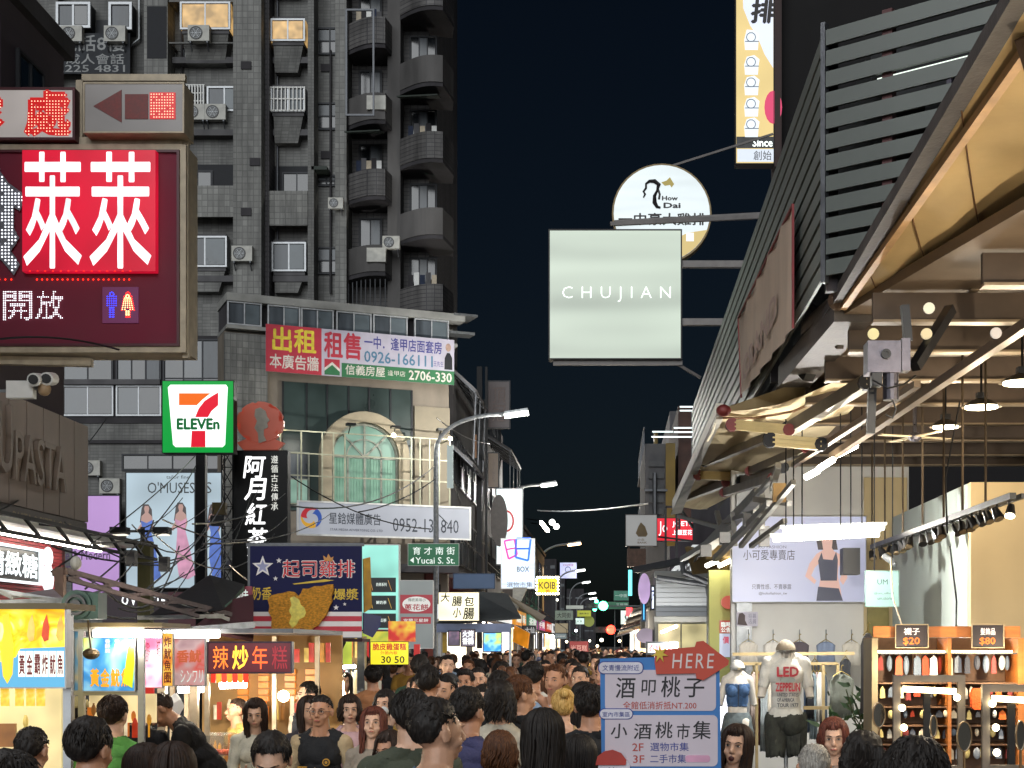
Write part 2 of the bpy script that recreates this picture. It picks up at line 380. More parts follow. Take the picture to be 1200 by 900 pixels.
# ============================================================ LEFT: near dark building with the raised lettering
PB = Pl(-7.5, 0, PI/2)
brown = M('brown_render', '#40363c', .85, 0, .35, .8, .4, streak=3)
b = T('brown_building', 'dark brown building at the left edge, its roof line sloping down to the street', 'building', PB, 12, 0, 0)
m = MB(); m.box(2, 0, 0, 20.5, 7, 9.9); part('wall', m, brown, b)
m = MB(); m.box(1.9, -.12, 9.903, 20.6, 7.1, 10.15); part('parapet', m, concd, b)
m = MB(); m.box(18.3,-.03,7.9,19.9,-.003,9.6); part('window_panel', m, M('brown_panel','#352b33',.8,0,.3,2), b)
window(b, 18.75, 8.05, 19.6, 9.35, -.034, wdark, glassb, 2, 2, .04, .05)
window(b, 15.2, 8.05, 16.6, 9.35, -.004, wdark, glassb, 2, 2, .04, .05)
# raised-letter fascia
mauve = M('fascia_board', '#8d7f76', .6, 0, .2, 1.5, .2); t = T('pasta_restaurant_fascia', 'beige panelled fascia with raised worn letters ending in PASTA', 'sign', PB, 18.5, -.2, 3.5)
m = MB(); m.box(12, -.18, 3.55, 20.8, -.002, 4.9); part('backing', m, M('fascia_back','#3c3330',.8), t)
pm = MB(); pm.box(0,-.05,0,.52,0,1.33); pme = pm.mesh('panel'); pme.materials.append(mauve)
for i in range(16): inst('panel', pme, t, (12.02+.55*i, -.182, 3.56))
let = M('raised_letters', '#7a6d62', .5, 0, .25, 3)
part('lettering', text('PASTA', 18.1, 3.86, 19.8, 4.46, -.3, .0, thick=.06), let, t)
part('lettering', text('U', 17.62, 3.9, 18.02, 4.74, -.3, .0, thick=.06), let, t)
m = MB(); m.ring(circ(17.1,4.45,.36,28), circ(17.1,4.45,.31,28), -.36,-.24); part('logo_ring', m, E('white_ring','#eef4f6',.9,sample=False), t)
m = MB(); m.prism(circ(17.1,4.45,.308,28), -.3,-.24); part('logo_disc', m, M('navy_disc','#1c2733',.4), t)
m = MB(); m.box(12,-.3,3.3,20.55,-.002,3.53); bd = part('lower_band', m, M('lower_band','#5b5652',.6,0,.3,2), t); part('band_lettering', text('PASTA & PIZZA CAFE', 18.0,3.36,19.95,3.47,-.303,.01), M('dull_gold','#8a7b5e',.5,.3), t)
# lit soffit, red shuttered front and white neon
t = T('shopfront', 'shopfront with red corrugated boards under a lit white soffit', 'shopfront', PB, 18, -.1, 0)
m = MB(); m.box(12,-1.0,3.18,20.5,-.31,3.28); part('soffit', m, white, t)
red = M('red_corrugated', '#a8353d', .5, 0, .2, 4); rm = MB(); rm.box(0,-.03,0,8.3,0,.035); rme = rm.mesh('board'); rme.materials.append(red)
for i in range(22): inst('board', rme, t, (12, -.02, 2.2+.045*i))
m = MB(); m.box(12,-.016,.1,20.5,-.002,3.17); part('wall_panel', m, M('shop_wall','#5a2429',.6), t)
m = MB(); m.tube([(16,-.6,3.13),(20.2,-.6,3.13)], .03); part('strip_light', m, ltube, t)
t = T('neon_sign', 'white glowing neon characters on the red shopfront at the left edge', 'sign', PB, 18.6, -.15, 2.6)
m = MB(); m.box(17.2,-.14,2.62,19.25,-.06,3.08); part('backing', m, blk, t); m = MB(); frame4(m,17.2,2.62,19.25,3.08,.03,-.2,-.145); part('neon_border', m, E('neon_white','#f2fbff',1.15,sample=False), t)
part('lettering', text('精緻糖', 17.6,2.7,19.15,3.0,-.16,.02), E('neon_white','#f2fbff',1.15), t)
m = MB(); m.ball((19.55,-.14,3.0),(.13,.05,.14)); m.ball((19.55,-.14,2.72),(.17,.05,.2)); part('neon_figure', m, E('neon_white','#f2fbff',1.15), t, smooth=True)
t = T('gallery_walkway','steel walkway frame with black spotlights under the beige fascia','scaffold',PB,18,-1,3)
m = MB(); 
for z in (3.02,3.2): m.bar((14,-1.3,z),(20.4,-1.3,z),.04)
for i in range(8): m.bar((14+.9*i,-1.3,3.2),(14.45+.9*i,-1.3,3.02),.03)
for u in (15.5,17,18.5,20): m.bar((u,-1.3,3.2),(u,-.2,3.3),.03)
part('truss', m, dark, t)
for u in (18.9, 20.3): m = MB(); m.box(u-.07,-1.5,2.85,u+.07,-1.38,3.05); part('spotlight', m, blk, t)
# ------------------------------------------------------------ big red LED board and the two boxes over it
P18 = Fr(18)
led_r = E('led_red', '#ff2a18', 3.0, sample=False); led_w = E('led_white', '#f4f8ff', 2.2, sample=False); led_bl = E('led_blue', '#3040ff', 2.4, sample=False); led_ye = E('led_yellow','#ffe9a0',2.2,sample=False)
maroon = M('maroon_face', '#6c102c', .7, 0, .12, 1.5); redface = E('red_lit_face', '#e01236', .62, .25, 1.4)
t, r, v = signbox('led_signboard', 'huge maroon LED signboard with two white lit characters on bright red', 'sign', P18, -110, 170, 218, 413, maroon, cream, .5, .07)
m = MB(); frame4(m, r[0]+.07, r[1]+.07, r[2]-.07, r[3]-.07, .03, -.05, -.02); part('inner_frame', m, M('maroon_trim','#4a1420',.4), t)
pl = P18; a, zt = pl.uz(31, 180); c, zb = pl.uz(186, 321)
m = MB(); m.box(a, -.13, zb, c, -.012, zt); part('lit_panel', m, redface, t)
gly = E('white_lit_glyph', '#f2fbff', 1.05, .3, 5)
put(t, '萊', (33, 183, 100, 317), pl, -.136, gly, bold=.008, name='lit_character'); put(t, '萊', (110, 183, 181, 317), pl, -.136, gly, bold=.008, name='lit_character')
def ledtext(t, body, rect, pl, v, mat, step, rad, bold=.02, name='led_character', back=None):
    (x0, z1), (x1, z0) = pl.uz(rect[0], rect[1]), pl.uz(rect[2], rect[3])
    if back: part(name+'_backing', text(body, x0, z0, x1, z1, v+.004, bold+.03), back, t)
    return part(name, leds(dots_in(body, x0, z0, x1, z1, step, bold), rad, v), mat, t, kind='stuff')
silver = M('silver_letter', '#8d8f98', .3, .6, .2, 4)
ledtext(t, '食', (-38, 195, 29, 318), pl, -.06, led_w, .04, .011, .03, back=silver)
ledtext(t, '開', (5, 341, 38, 375), pl, -.02, led_w, .021, .0072, .008); ledtext(t, '放', (43, 341, 75, 375), pl, -.02, led_w, .021, .0072, .008)
m = MB(); u0, z0 = pl.uz(0, 328); m = leds([(pl.uz(x, 328)[0], z0) for x in list(range(0, 19, 7))+list(range(44, 158, 6))], .012, -.02); part('led_row', m, led_r, t, kind='stuff')
m = leds([(pl.uz(x, 321)[0], pl.uz(0, 321)[1]) for x in range(40, 160, 9)], .008, -.135); part('led_row', m, led_r, t, kind='stuff')
a, zt = pl.uz(121, 337); c, zb = pl.uz(163, 379); m = MB(); m.box(a,-.03,zb,c,-.012,zt); part('toilet_panel', m, E('mauve_panel','#6a2c56',.5,sample=False), t)
def manpts(x, z, s, skirt):
    pts = [(x+.55*s*math.cos(i*PI/4), z+3.6*s+.55*s*math.sin(i*PI/4)) for i in range(8)]
    for j in range(10):
        zz = z+3-.5*j*1.0*.62; w = (1.0+.12*j if skirt and j < 7 else .5) if skirt else (1.2 if j < 5 else .55)
        for q in (-1, -.5, 0, .5, 1):
            if j >= 6 and q == 0: continue
            pts.append((x+q*w*s, z+(3-.62*j)*s))
    return pts
a, z0 = pl.uz(132, 361); part('man_pictogram', leds(manpts(a, z0, .044, False), .009, -.035), led_bl, t, kind='stuff')
a, z0 = pl.uz(151, 361); part('woman_pictogram', leds(manpts(a, z0, .044, True), .009, -.035), led_r, t, kind='stuff')
part('woman_outline', leds(manpts(a, z0, .036, True), .008, -.05), led_ye, t, kind='stuff')
m = MB(); m.bar(P(0,400,17.9), P(140,412,17.9), .02); 
t, r, v = signbox('toilet_light_box', 'white light box with a red LED character above the maroon board', 'sign', Fr(17.9), -70, 103, 88, 164, E('dim_white_face','#b8b0ac',.5,.2,2), M('maroon_case','#4b2026',.5,.2), .4, .03)
led_d = E('led_hot','#ffc8a8',1.8,sample=False); ledtext(t, '處', (31, 107, 82, 158), Fr(17.9), v-.012, led_d, .036, .008, .03, back=E('red_glow_letter','#c01414',.8,sample=False)); ledtext(t, '容', (-48, 112, 4, 158), Fr(17.9), v-.012, led_d, .036, .008, .03, back=E('red_glow_letter','#c01414',.8,sample=False))
t, r, v = signbox('arrow_light_box', 'grey light box with a brown arrow and one glowing red LED square', 'sign', Fr(17.8), 98, 97, 216, 156, E('dim_grey_face','#8c8886',.3,.2,2), cream, .4, .02)
pl = Fr(17.8); q = lambda x, y: pl.uz(x, y); br = M('brown_red','#6e2420',.5,0,.3,30)
m = MB(); m.prism([q(110,125),q(143,106),q(143,144)], v-.01, v+.003); part('arrow_head', m, br, t)
m = MB(); a, z1 = q(147,111); c, z0 = q(174,140); m.box(a, v-.01, z0, c, v+.003, z1); part('arrow_segment', m, br, t)
m = MB(); a, z1 = q(176,109); c, z0 = q(206,140); m.box(a, v-.01, z0, c, v+.003, z1); part('lit_segment', m, E('red_glow_block','#b81010',.9,sample=False), t)
part('led_grid', leds([(a+.02+.032*i, z0+.02+.034*j) for i in range(9) for j in range(9) if (i*3+j*5) % 11], .008, v-.014), led_d, t, kind='stuff')
t = T('signboard_bracket','cream steel bracket and posts carrying the LED boards','bracket',WORLD,-7,18.2,5)
m = MB(); m.bar(P(218,160,18.1), P(218,420,18.1), .07); m.bar(P(94,95,18.1),P(94,175,18.1),.08); m.bar(P(97,92,18.1),P(218,92,18.1),.08); m.bar(P(-100,420,18.2),P(108,425,18.2),.1); m.bar(P(-100,166,18.1),P(215,168,18.1),.12,.1); m.bar(P(-140,200,18.3),P(-140,400,18.3),.15)
part('frame', m, cream, t)
# cctv cameras
t = T('security_cameras','pair of white security cameras with a junction box under the maroon board','camera',WORLD,*P(40,470,17))
m = MB(); m.box(*(P(12,468,17.1)), *(P(38,446,16.98))); part('junction_box', m, white, t)
m = MB(); m.bar(P(-60,459,17.1), P(12,458,17.1), .03); m.bar(P(38,456,17.05),P(50,452,17.05),.04); part('bracket', m, galv, t)
for (x, y, d) in ((42,446,0),(57,445,.1)):
    c = P(x, y, 17+d); m = MB(); m.tube([c+Vector((-.0,.12,.03)), c+Vector((.02,-.12,-.01))], .075, 12); k = part('camera_body', m, white, t, smooth=False)
    m = MB(); m.tube([c+Vector((.02,-.125,-.01)), c+Vector((.022,-.14,-.012))], .055, 12); part('lens', m, blk, k)
m = MB(); m.ball(P(52,456,17.05), .08); part('dome_base', m, M('tan_plastic','#9b8263',.5), t, smooth=True)
# ============================================================ LEFT: building with window bands behind, at the side street
PM = Fr(56)
def rectb(mb, pl, x0, y0, x1, y1, v0, v1):
    a, zt = pl.uz(x0, y0); b_, zb = pl.uz(x1, y1); return mb.box(a, v0, zb, b_, v1, zt)
b = T('tiled_shop_building', 'low grey tiled building with a band of blue windows left of the convenience store sign', 'building', PM, -18, 0, 0)
m = MB(); rectb(m, PM, -60, 356, 306, 780, 0, 3); m.box(-28, 0.01, 0, -13.2, 3, 1.2); part('wall', m, tile_g, b)
a, z1 = PM.uz(72,397); c, z0 = PM.uz(262,490)
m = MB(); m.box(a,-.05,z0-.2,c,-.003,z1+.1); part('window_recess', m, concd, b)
for (x0, y0, x1, y1, nx, nz) in ((74,452,134,488,2,1),(137,452,190,488,2,1),(74,420,134,448,2,1),(137,418,190,448,3,1),(192,398,262,490,3,2),(74,392,190,416,4,1)):
    a, z1 = PM.uz(x0,y0); c, z0 = PM.uz(x1,y1); window(b, a, z0, c, z1, -.052, wframe if y0 in (452,) else wdark, [glassb, glassd, curtain], nx, nz, .06, .08)
m = MB(); rectb(m, PM, 72, 446, 190, 452, -.3, -.14); part('ledge', m, conc, b)
m = MB(); rectb(m, PM, 85, 516, 262, 520, -.12, -.003); part('ledge', m, concd, b)
for (x, y, l) in ((108,558,'lower left air conditioner above the purple billboard'),(131,579,'air conditioner beside the purple billboard, under the other'),(88,558,'air conditioner half hidden at the edge of the fascia')): ac(PM, x, y, l, 0, .9)
window(b, PM.uz(143,0)[0], PM.uz(0,552)[1], PM.uz(262,0)[0], PM.uz(0,532)[1], -.004, wdark, glassd, 4, 1, .06, .06)
# billboards on it
P55 = Fr(55)
t, r, v = signbox('purple_billboard','plain purple billboard reading Care and Modern','billboard',P55,84,580,141,698,E('lilac_face','#b78bcc',.62,.25,.3),wdark,.15,.04)
put(t,'e & Modern',(77,645,129,656),P55,v,M('mauve_ink','#5b3d6b',.5),bold=.02); put(t,'re',(78,663,90,671),P55,v,M('mauve_ink','#5b3d6b',.5),bold=.02)
def dress(t, x, ytop, pl, v, skirt, hair=None):
    q = lambda dx, dy: pl.uz(x+dx, ytop+dy); A = []
    skin = E('print_skin','#b98f84',.55,sample=False); sk = E('print_'+skirt[0], skirt[1], .6, .3, 3, sample=False)
    part('printed_hair', MB().prism([q(-6,4),q(-4,-1),q(2,-1),q(6,5),q(7,22),q(4,24),q(-4,22),q(-8,20)], v-.003, v), E('print_hair','#3b2a2a',.35,sample=False), t)
    part('printed_figure', MB().prism([q(-3,4),q(-2,1),q(2,1),q(3,4),q(2,9),q(6,13),q(8,22),q(5,34),q(3,26),q(-4,26),q(-9,32),q(-12,30),q(-7,22),q(-6,13),q(-2,9)], v-.006, v-.003), skin, t)
    part('printed_dress', MB().prism([q(-7,18),q(0,21),q(7,17),q(5,30),q(10,50),q(17,84),q(8,89),q(-2,86),q(-6,60),q(-4,32)], v-.009, v-.006), sk, t)
pale = E('pale_lit_poster','#a9bdc8',.72,.3,.4)
t, r, v = signbox('dress_billboard','pale lit fashion billboard with two women in long dresses','billboard',P55,147,553,229,690,pale,wdark,.15,.04)
ink = M('grey_ink','#2c3338',.5); put(t,"O'MUSES",(173,565,228,578),P55,v,ink,bold=.0); put(t,'tailor fine',(195,557,222,561),P55,v,ink)
dress(t,172,592,P55,v,('blue','#3e63b8')); dress(t,212,590,P55,v,('rose','#c98aa8'))
t, r, v = signbox('narrow_dress_billboard','narrow pale lit poster right of the green seven sign post','billboard',P55,241,553,273,690,pale,wdark,.15,.04)
put(t,"S",(241,565,248,578),P55,v,ink); dress(t,251,592,P55,v,('blue','#3e63b8'))
t = T('shop_lettering','row of glowing white letters low behind the stall roofs','sign',Fr(54),-17,0,3)
part('lettering', text('O V UNCLES', *Fr(54).uz(143,709), *Fr(54).uz(198,698), -.02, .04), E('white_letters','#eef2f4',1.3), t); m = MB(); rectb(m,Fr(54),120,694,262,780,.0,.2); part('backing', m, M('shop_dark','#3b2c33',.6), t)
m = MB(); rectb(m,Fr(54),200,694,300,790,-.3,-.1); solo('maroon_shopfront', m, M('maroon_shop','#4c1a24',.6,0,.3,1), 'dark maroon shop wall behind the black tent roof', 'shopfront', Fr(54))
# ============================================================ convenience store sign on its post
P24 = Fr(30)
th, r, v = signbox('convenience_store_sign','square green and white store sign with a big orange and red seven','sign',P24,190,446,274,531,E('seven_green','#00a03c',.8),M('sign_case','#1c2b22',.5),.28,.012)
q = lambda x, y: P24.uz(x, y); wl = E('seven_white','#f6fffa',1.25,.08,2)
part('white_field', MB().prism([q(197,454),q(200,451),q(265,451),q(267,454),q(264,521),q(261,524),q(206,524),q(203,521)], v-.004, v+.002), wl, th)
part('seven_top', MB().prism([q(210,461),q(247,461),q(238,468),q(231,475),q(210,475)], v-.008, v-.004), E('seven_orange','#f06a10',.85), th)
part('seven_stem', MB().prism([q(249,464),q(256,460),q(256,475),q(248,482),q(244,489),q(229,489),q(233,479),q(240,470)], v-.008, v-.004), E('seven_red','#e01530',.85), th)
part('seven_foot', MB().prism([q(225,505),q(241,505),q(241,524),q(224,524)], v-.008, v-.004), E('seven_red','#e01530',.85), th)
part('store_name', text('ELEVEn', *q(208,503), *q(257,491), v-.009, .06), E('seven_green2','#007a3a',.5), th)
m = MB(); m.box(q(229,0)[0],.02,0,q(240,0)[0],.2,q(0,531)[1]-.003); part('post', m, dark, th)
# black vertical tea shop sign with coral silhouette
P26 = Fr(31)
q = lambda x, y: P26.uz(x, y)
t, r, v = signbox('tea_shop_sign','tall black vertical sign with white brush characters under a coral flower','sign',P26,274,528,337,700,blk,dark,.3,.01)
bw = E('white_brush','#ffffff',1.5,sample=True)
for i, ch in enumerate('阿月紅茶'):
    y0 = (535,561,590,619)[i]; put(t, ch, (287+i*1, y0, 310+i*1, y0+25), P26, v-.01, bw, bold=.02, slant=.12, name='lit_character')
put(t,'飲',(290,648,300,660),P26,v-.01,bw,name='lit_character')
for i, ch in enumerate('遵循古法傳承'): put(t, ch, (318, 534+i*11, 326, 543+i*11), P26, v-.01, E('small_white','#e4e4dc',.8,sample=False), name='small_character', bold=.01)
coral = E('coral_panel','#a8503f',.35,.2,2,sample=False,base='#b5604e'); out = []
for i in range(8):
    a0 = 2*PI*i/8-.2; cx_, cz_ = 305+20*math.cos(a0), 495-17*math.sin(a0)
    for k in range(5):
        a1 = a0-.55+k*.275; out.append((305+(20+9)*math.cos(a1)*.95, 495-(17+9)*math.sin(a1)*.93) if k in (1,2,3) else (305+23*math.cos(a1), 495-21*math.sin(a1)))
m = MB().prism([q(*p) for p in out], -.05, .12); m2 = MB().prism([q(278,519),q(290,514),q(305,520),q(320,514),q(333,519),q(325,527),q(285,527)], -.03, .12)
part('flower', m, coral, t); part('collar', m2, coral, t)
part('silhouette', MB().prism([q(300,480),q(306,478),q(312,482),q(314,489),q(317,493),q(314,496),q(315,501),q(310,504),q(310,511),q(313,517),q(304,520),q(303,508),q(299,502),q(302,494),q(299,488)], -.07, -.052), M('pale_silhouette','#b9b2a4',.5), t)
# lattice mast with loudspeakers
t = T('lattice_mast','black lattice steel mast beside the tea shop sign','mast',Fr(32),*(Fr(32).uz(267,0)[0],0,0))
m = MB(); pl = Fr(32); x0, x1 = pl.uz(260,0)[0], pl.uz(273,0)[0]
for x in (x0, x1):
    for y in (0, .25): m.bar((x,y,0),(x,y,6.1),.03)
for i in range(14):
    z = .2+.42*i; m.bar((x0,0,z),(x1,0,z+.42),.018); m.bar((x1,0,z),(x0,0,z+.42),.018); m.bar((x0,0,z),(x1,0,z),.018); m.bar((x0,.25,z),(x0,0,z+.42),.018)
part('lattice', m, dark, t)
m = MB(); rectb(m, pl, 252,590,267,604,-.25,-.05); part('loudspeaker', m, M('olive_box','#6c5c34',.6), t); m = MB(); rectb(m, pl, 250,605,266,617,-.25,-.05); part('loudspeaker', m, blk, t)
# floodlight post
P25 = Fr(25); q = lambda x, y: P25.uz(x, y)
t = T('floodlight_post','olive post with a double floodlight head in front of the fashion billboard','floodlight',P25,q(168,0)[0],0,0)
m = MB(); m.box(q(161,0)[0],0,0,q(176,0)[0],.2,q(0,634)[1]); part('post', m, M('olive_post','#77754f',.6,0,.3,3), t)
m = MB(); m.bar((*q(133,623)[:1],.1,q(0,622)[1]),(q(198,0)[0],.1,q(0,622)[1]),.04); m.bar((q(165,0)[0],.1,q(0,634)[1]),(q(165,0)[0],.1,q(0,617)[1]),.06); part('cross_arm', m, steel, t)
for x0, x1 in ((131,150),(181,199)):
    m = MB(); m.box(q(x0,0)[0],-.12,q(0,626)[1],q(x1,0)[0],.12,q(0,618)[1]); k = part('lamp_head', m, steel, t)
    m = MB(); m.box(q(x0+3,0)[0],-.1,q(0,627.5)[1],q(x1-2,0)[0],.1,q(0,626.2)[1]); part('lamp_glass', m, E('dim_flood','#fff6e0',1.2), k)
# ============================================================ apartment tower behind
PT = Fr(60); q = lambda x, y: PT.uz(x, y)
b = T('apartment_tower', 'tall grey tiled apartment tower with rounded dark balconies on its right side', 'building', PT, q(300,0)[0], 0, 0)
XL, XR, TOP = q(-20,0)[0], q(408,0)[0], 46
m = MB(); m.box(XL, 0, 0, XR, 12, TOP); part('wall', m, tile_g, b)
def pier(x0, x1, v0, mat, z0=10.):
    m = MB(); m.box(q(x0,0)[0], v0, z0, q(x1,0)[0], -.003, TOP); part('pier', m, mat, b)
pier(178, 205, -1.0, tile_w); pier(285, 317, -1.6, tile_w); pier(396, 409, -.6, tile_w, 5); pier(64, 74, -.6, tile_g); pier(366, 373, -.9, tile_g)
m = MB(); m.box(q(317.2,0)[0], -1.0, 10, q(322,0)[0], -.003, TOP); part('shade_wall', m, tile_d, b)
# spandrel slabs between storeys
for y in (330, 245, 160, 76, -8, -92):
    z = q(0, y)[1]
    for x0, x1 in ((206,284),(323,365)):
        m = MB(); m.box(q(x0,0)[0], -.5, z-.12, q(x1,0)[0], -.003, z+.12); part('floor_slab', m, conc, b)
def bay(x0, x1, y0, y1, foot, mat=None, lit=False, deep=.9, bars=False, nx=2):
    """projecting window box over a tapered concrete foot"""
    u0, z1 = q(x0, y0); u1, z0 = q(x1, y1); zf = q(0, foot)[1]
    m = MB(); m.box(u0+.06, -deep, z0-.14, u1-.06, -.003, z0-.003); part('bay_slab', m, conc, b); m = MB(); m.box(u0+.06,-deep,z1+.003,u1-.06,-.003,z1+.1); part('bay_slab', m, conc, b)
    m = MB(); m.add([(u0+.1,-deep+.05,z0-.143),(u1-.1,-deep+.05,z0-.143),(u1-.1,-.004,z0-.143),(u0+.1,-.004,z0-.143),(u0+.1,-.45,zf),(u1-.35,-.45,zf),(u1-.35,-.004,zf),(u0+.1,-.004,zf)],
        [(0,1,5,4),(1,2,6,5),(3,0,4,7),(4,5,6,7),(0,3,2,1),(2,3,7,6)]); part('bay_foot', m, tile_g, b)
    w = window(b, u0, z0, u1, z1, -deep, wframe, lit_y if lit else [curtain, frosted], nx, 1, .07, .08)
    m = MB(); m.box(u1-.07, -deep+.02, z0+.01, u1-.01, -.01, z1-.01); part('side_pane', m, lit_y if lit else frosted, b)
    m = MB(); m.box(u0+.01, -deep+.02, z0+.01, u0+.07, -.01, z1-.01); part('side_pane', m, lit_y if lit else frosted, b)
    if bars:
        m = MB(); n = int((u1-u0)/.14)
        for i in range(n+1): m.box(u0+(u1-u0)*i/n-.02, -deep-.16, z0+.02, u0+(u1-u0)*i/n+.02, -deep-.12, z1-.02)
        for i in range(3): z = z0+.02+(z1-z0-.08)*i/2; m.box(u0-.02, -deep-.115, z, u1+.02, -deep-.085, z+.05)
        part('window_grille', m, white, b)
bay(219,277,14,46,80,lit=True); bay(322,362,31,57,90,lit=True,deep=.7); bay(322,362,110,139,172,bars=True,deep=.7); bay(322,362,288,322,346,deep=.5)
bay(219,270,281,317,345,deep=.5); bay(322,362,-60,-30,0,deep=.7); bay(219,277,-75,-40,0)
window(b, *q(243,131), *q(284,102), -.02, wframe, [curtain, frosted], 2, 1, .07, .08)
window(b, *q(206,128), *q(240,101), -.02, wframe, [frosted, glassd], 2, 1, .07, .08)
u0, z0 = q(220,129); u1, z1 = q(240,101); m = MB()
for i in range(7): m.box(u0+(u1-u0)*i/6-.025, -.2, z0, u0+(u1-u0)*i/6+.025, -.15, z1)
for i in range(4): z = z0+(z1-z0)*i/3; m.box(u0-.03,-.145,z-.025,u1+.03,-.11,z+.025)
part('window_grille', m, white, b)
def loggia(x0, x1, y0, y1, yp, v=-.5, right=False):
    """open balcony: dark sheet painting the shade inside, above a tiled parapet"""
    u0, z1 = q(x0,y0); u1, z0 = q(x1,y1); zp = q(0,yp)[1]
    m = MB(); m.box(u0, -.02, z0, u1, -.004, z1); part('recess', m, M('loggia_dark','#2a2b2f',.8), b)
    m = MB(); m.box(u0, v-.45, zp, u1, v-.33, z0); m.box(u0, v-.32, zp, u0+.1, -.022, z0); m.box(u1-.1, v-.32, zp, u1, -.022, z0); part('parapet', m, tile_w, b)
    window(b, u0+.3, z0+.05, u0+1.5, z1-.25, -.025, wdark, glassd, 2, 1, .06, .05)
loggia(206,284,193,226,262); loggia(206,284,-20,-5,14); loggia(322,366,195,232,272); loggia(206,284,60,60.5,62)
for (x0,y0,x1,y1) in ((371,33,403,65),(371,121,403,153),(371,206,395,219),(371,290,403,322),(371,-55,403,-22)):
    u0, z1 = q(x0,y0); u1, z0 = q(x1,y1); window(b, u0, z0, u1, z1, -.005, wdark, [glassd, curtain], 2, 2, .07, .1)
m = MB(); m.box(q(370,0)[0], -.9, q(0,207)[1], q(388,0)[0], -.01, q(0,203)[1]); part('window_canopy', m, M('green_canopy','#2d3630',.7), b)
# left column: two boxed windows over painted lettering
window(b, *q(73,41), *q(113,11), -.6, wframe, [curtain, glassd], 2, 1, .1, .12); window(b, *q(134,43), *q(161,11), -.6, wframe, [curtain], 1, 1, .1, .12)
m = MB(); rectb(m, PT, 75,12,112,41,-.585,-.004); rectb(m, PT, 135,12,160,43,-.585,-.004); rectb(m,PT,113,24,134,46,-.05,-.006); part('bay_box', m, M('bay_dark','#22252b',.6), b)
m = MB(); m.tube([(q(165,0)[0],-.2,q(0,-60)[1]),(q(165,0)[0],-.2,q(0,48)[1]),(q(155,0)[0],-.2,q(0,56)[1])], .05); part('drainpipe', m, galv, b)
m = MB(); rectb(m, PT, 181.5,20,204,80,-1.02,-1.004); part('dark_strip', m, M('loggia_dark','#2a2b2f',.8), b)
for x,y0,y1 in ((214,-60,300),(280,-60,345),(326,-60,345),(388,60,345),(403,-60,200)):
    m = MB(); m.tube([(q(x,0)[0],-.12,q(0,y0)[1]),(q(x,0)[0],-.12,q(0,y1)[1])],.045,6); part('drainpipe', m, [galv, concd, steel][x%3], b)
for x,y in ((300,95),(310,205),(190,150),(300,262),(382,182),(382,80)):
    m = MB(); u,z = q(x,y); v_ = -1.6 if 285<x<317 else (-1.0 if x<205 else -.01); m.box(u-.2,v_-.06,z-.15,u+.2,v_-.002,z+.15); part('vent', m, concd, b)
# rounded balcony stack on the right side
tb = M('dark_balcony', '#5f5d5c', .85, 0, .45, .8, .4, streak=3)
tbt = Tile('dark_balcony_tile', '#636160', .3, .16, .015, '#3a383c')
def curve_pts(cx, cy, r, a0, a1, n=12): return [(cx+r*math.cos(a0+(a1-a0)*i/(n-1)), cy+r*math.sin(a0+(a1-a0)*i/(n-1))) for i in range(n)]
def bent(mb, pts, z0, z1, t=.12):
    """upright curved wall along plan points (closed section)"""
    k = len(pts); c = pts; vs = []
    nr = []
    for i in range(k):
        a, d = c[max(0,i-1)], c[min(k-1,i+1)]; dx, dy = d[0]-a[0], d[1]-a[1]; l = math.hypot(dx,dy); nr.append((-dy/l, dx/l))
    for z in (z0, z1):
        vs += [(x, y, z) for x, y in c]+[(x+n[0]*t, y+n[1]*t, z) for (x, y), n in zip(c, nr)]
    f = []
    for i in range(k-1):
        f += [(i, i+1, 2*k+i+1, 2*k+i), (k+i+1, k+i, 3*k+i, 3*k+i+1), (2*k+i, 2*k+i+1, 3*k+i+1, 3*k+i), (i+1, i, k+i, k+i+1)]
    f += [(0, 2*k, 3*k, k), (k-1, 2*k-1, 4*k-1, 3*k-1)]
    return mb.add(vs, f)
m = MB(); m.box(q(408.5,0)[0], .8, 0, q(500,0)[0], 12, TOP); part('side_wall', m, tbt, b)
m = MB(); m.box(q(455,0)[0], -.2, 0, q(470,0)[0], .79, TOP); part('pier', m, tb, b)
ZF = [10.6+3.0*i for i in range(12)]
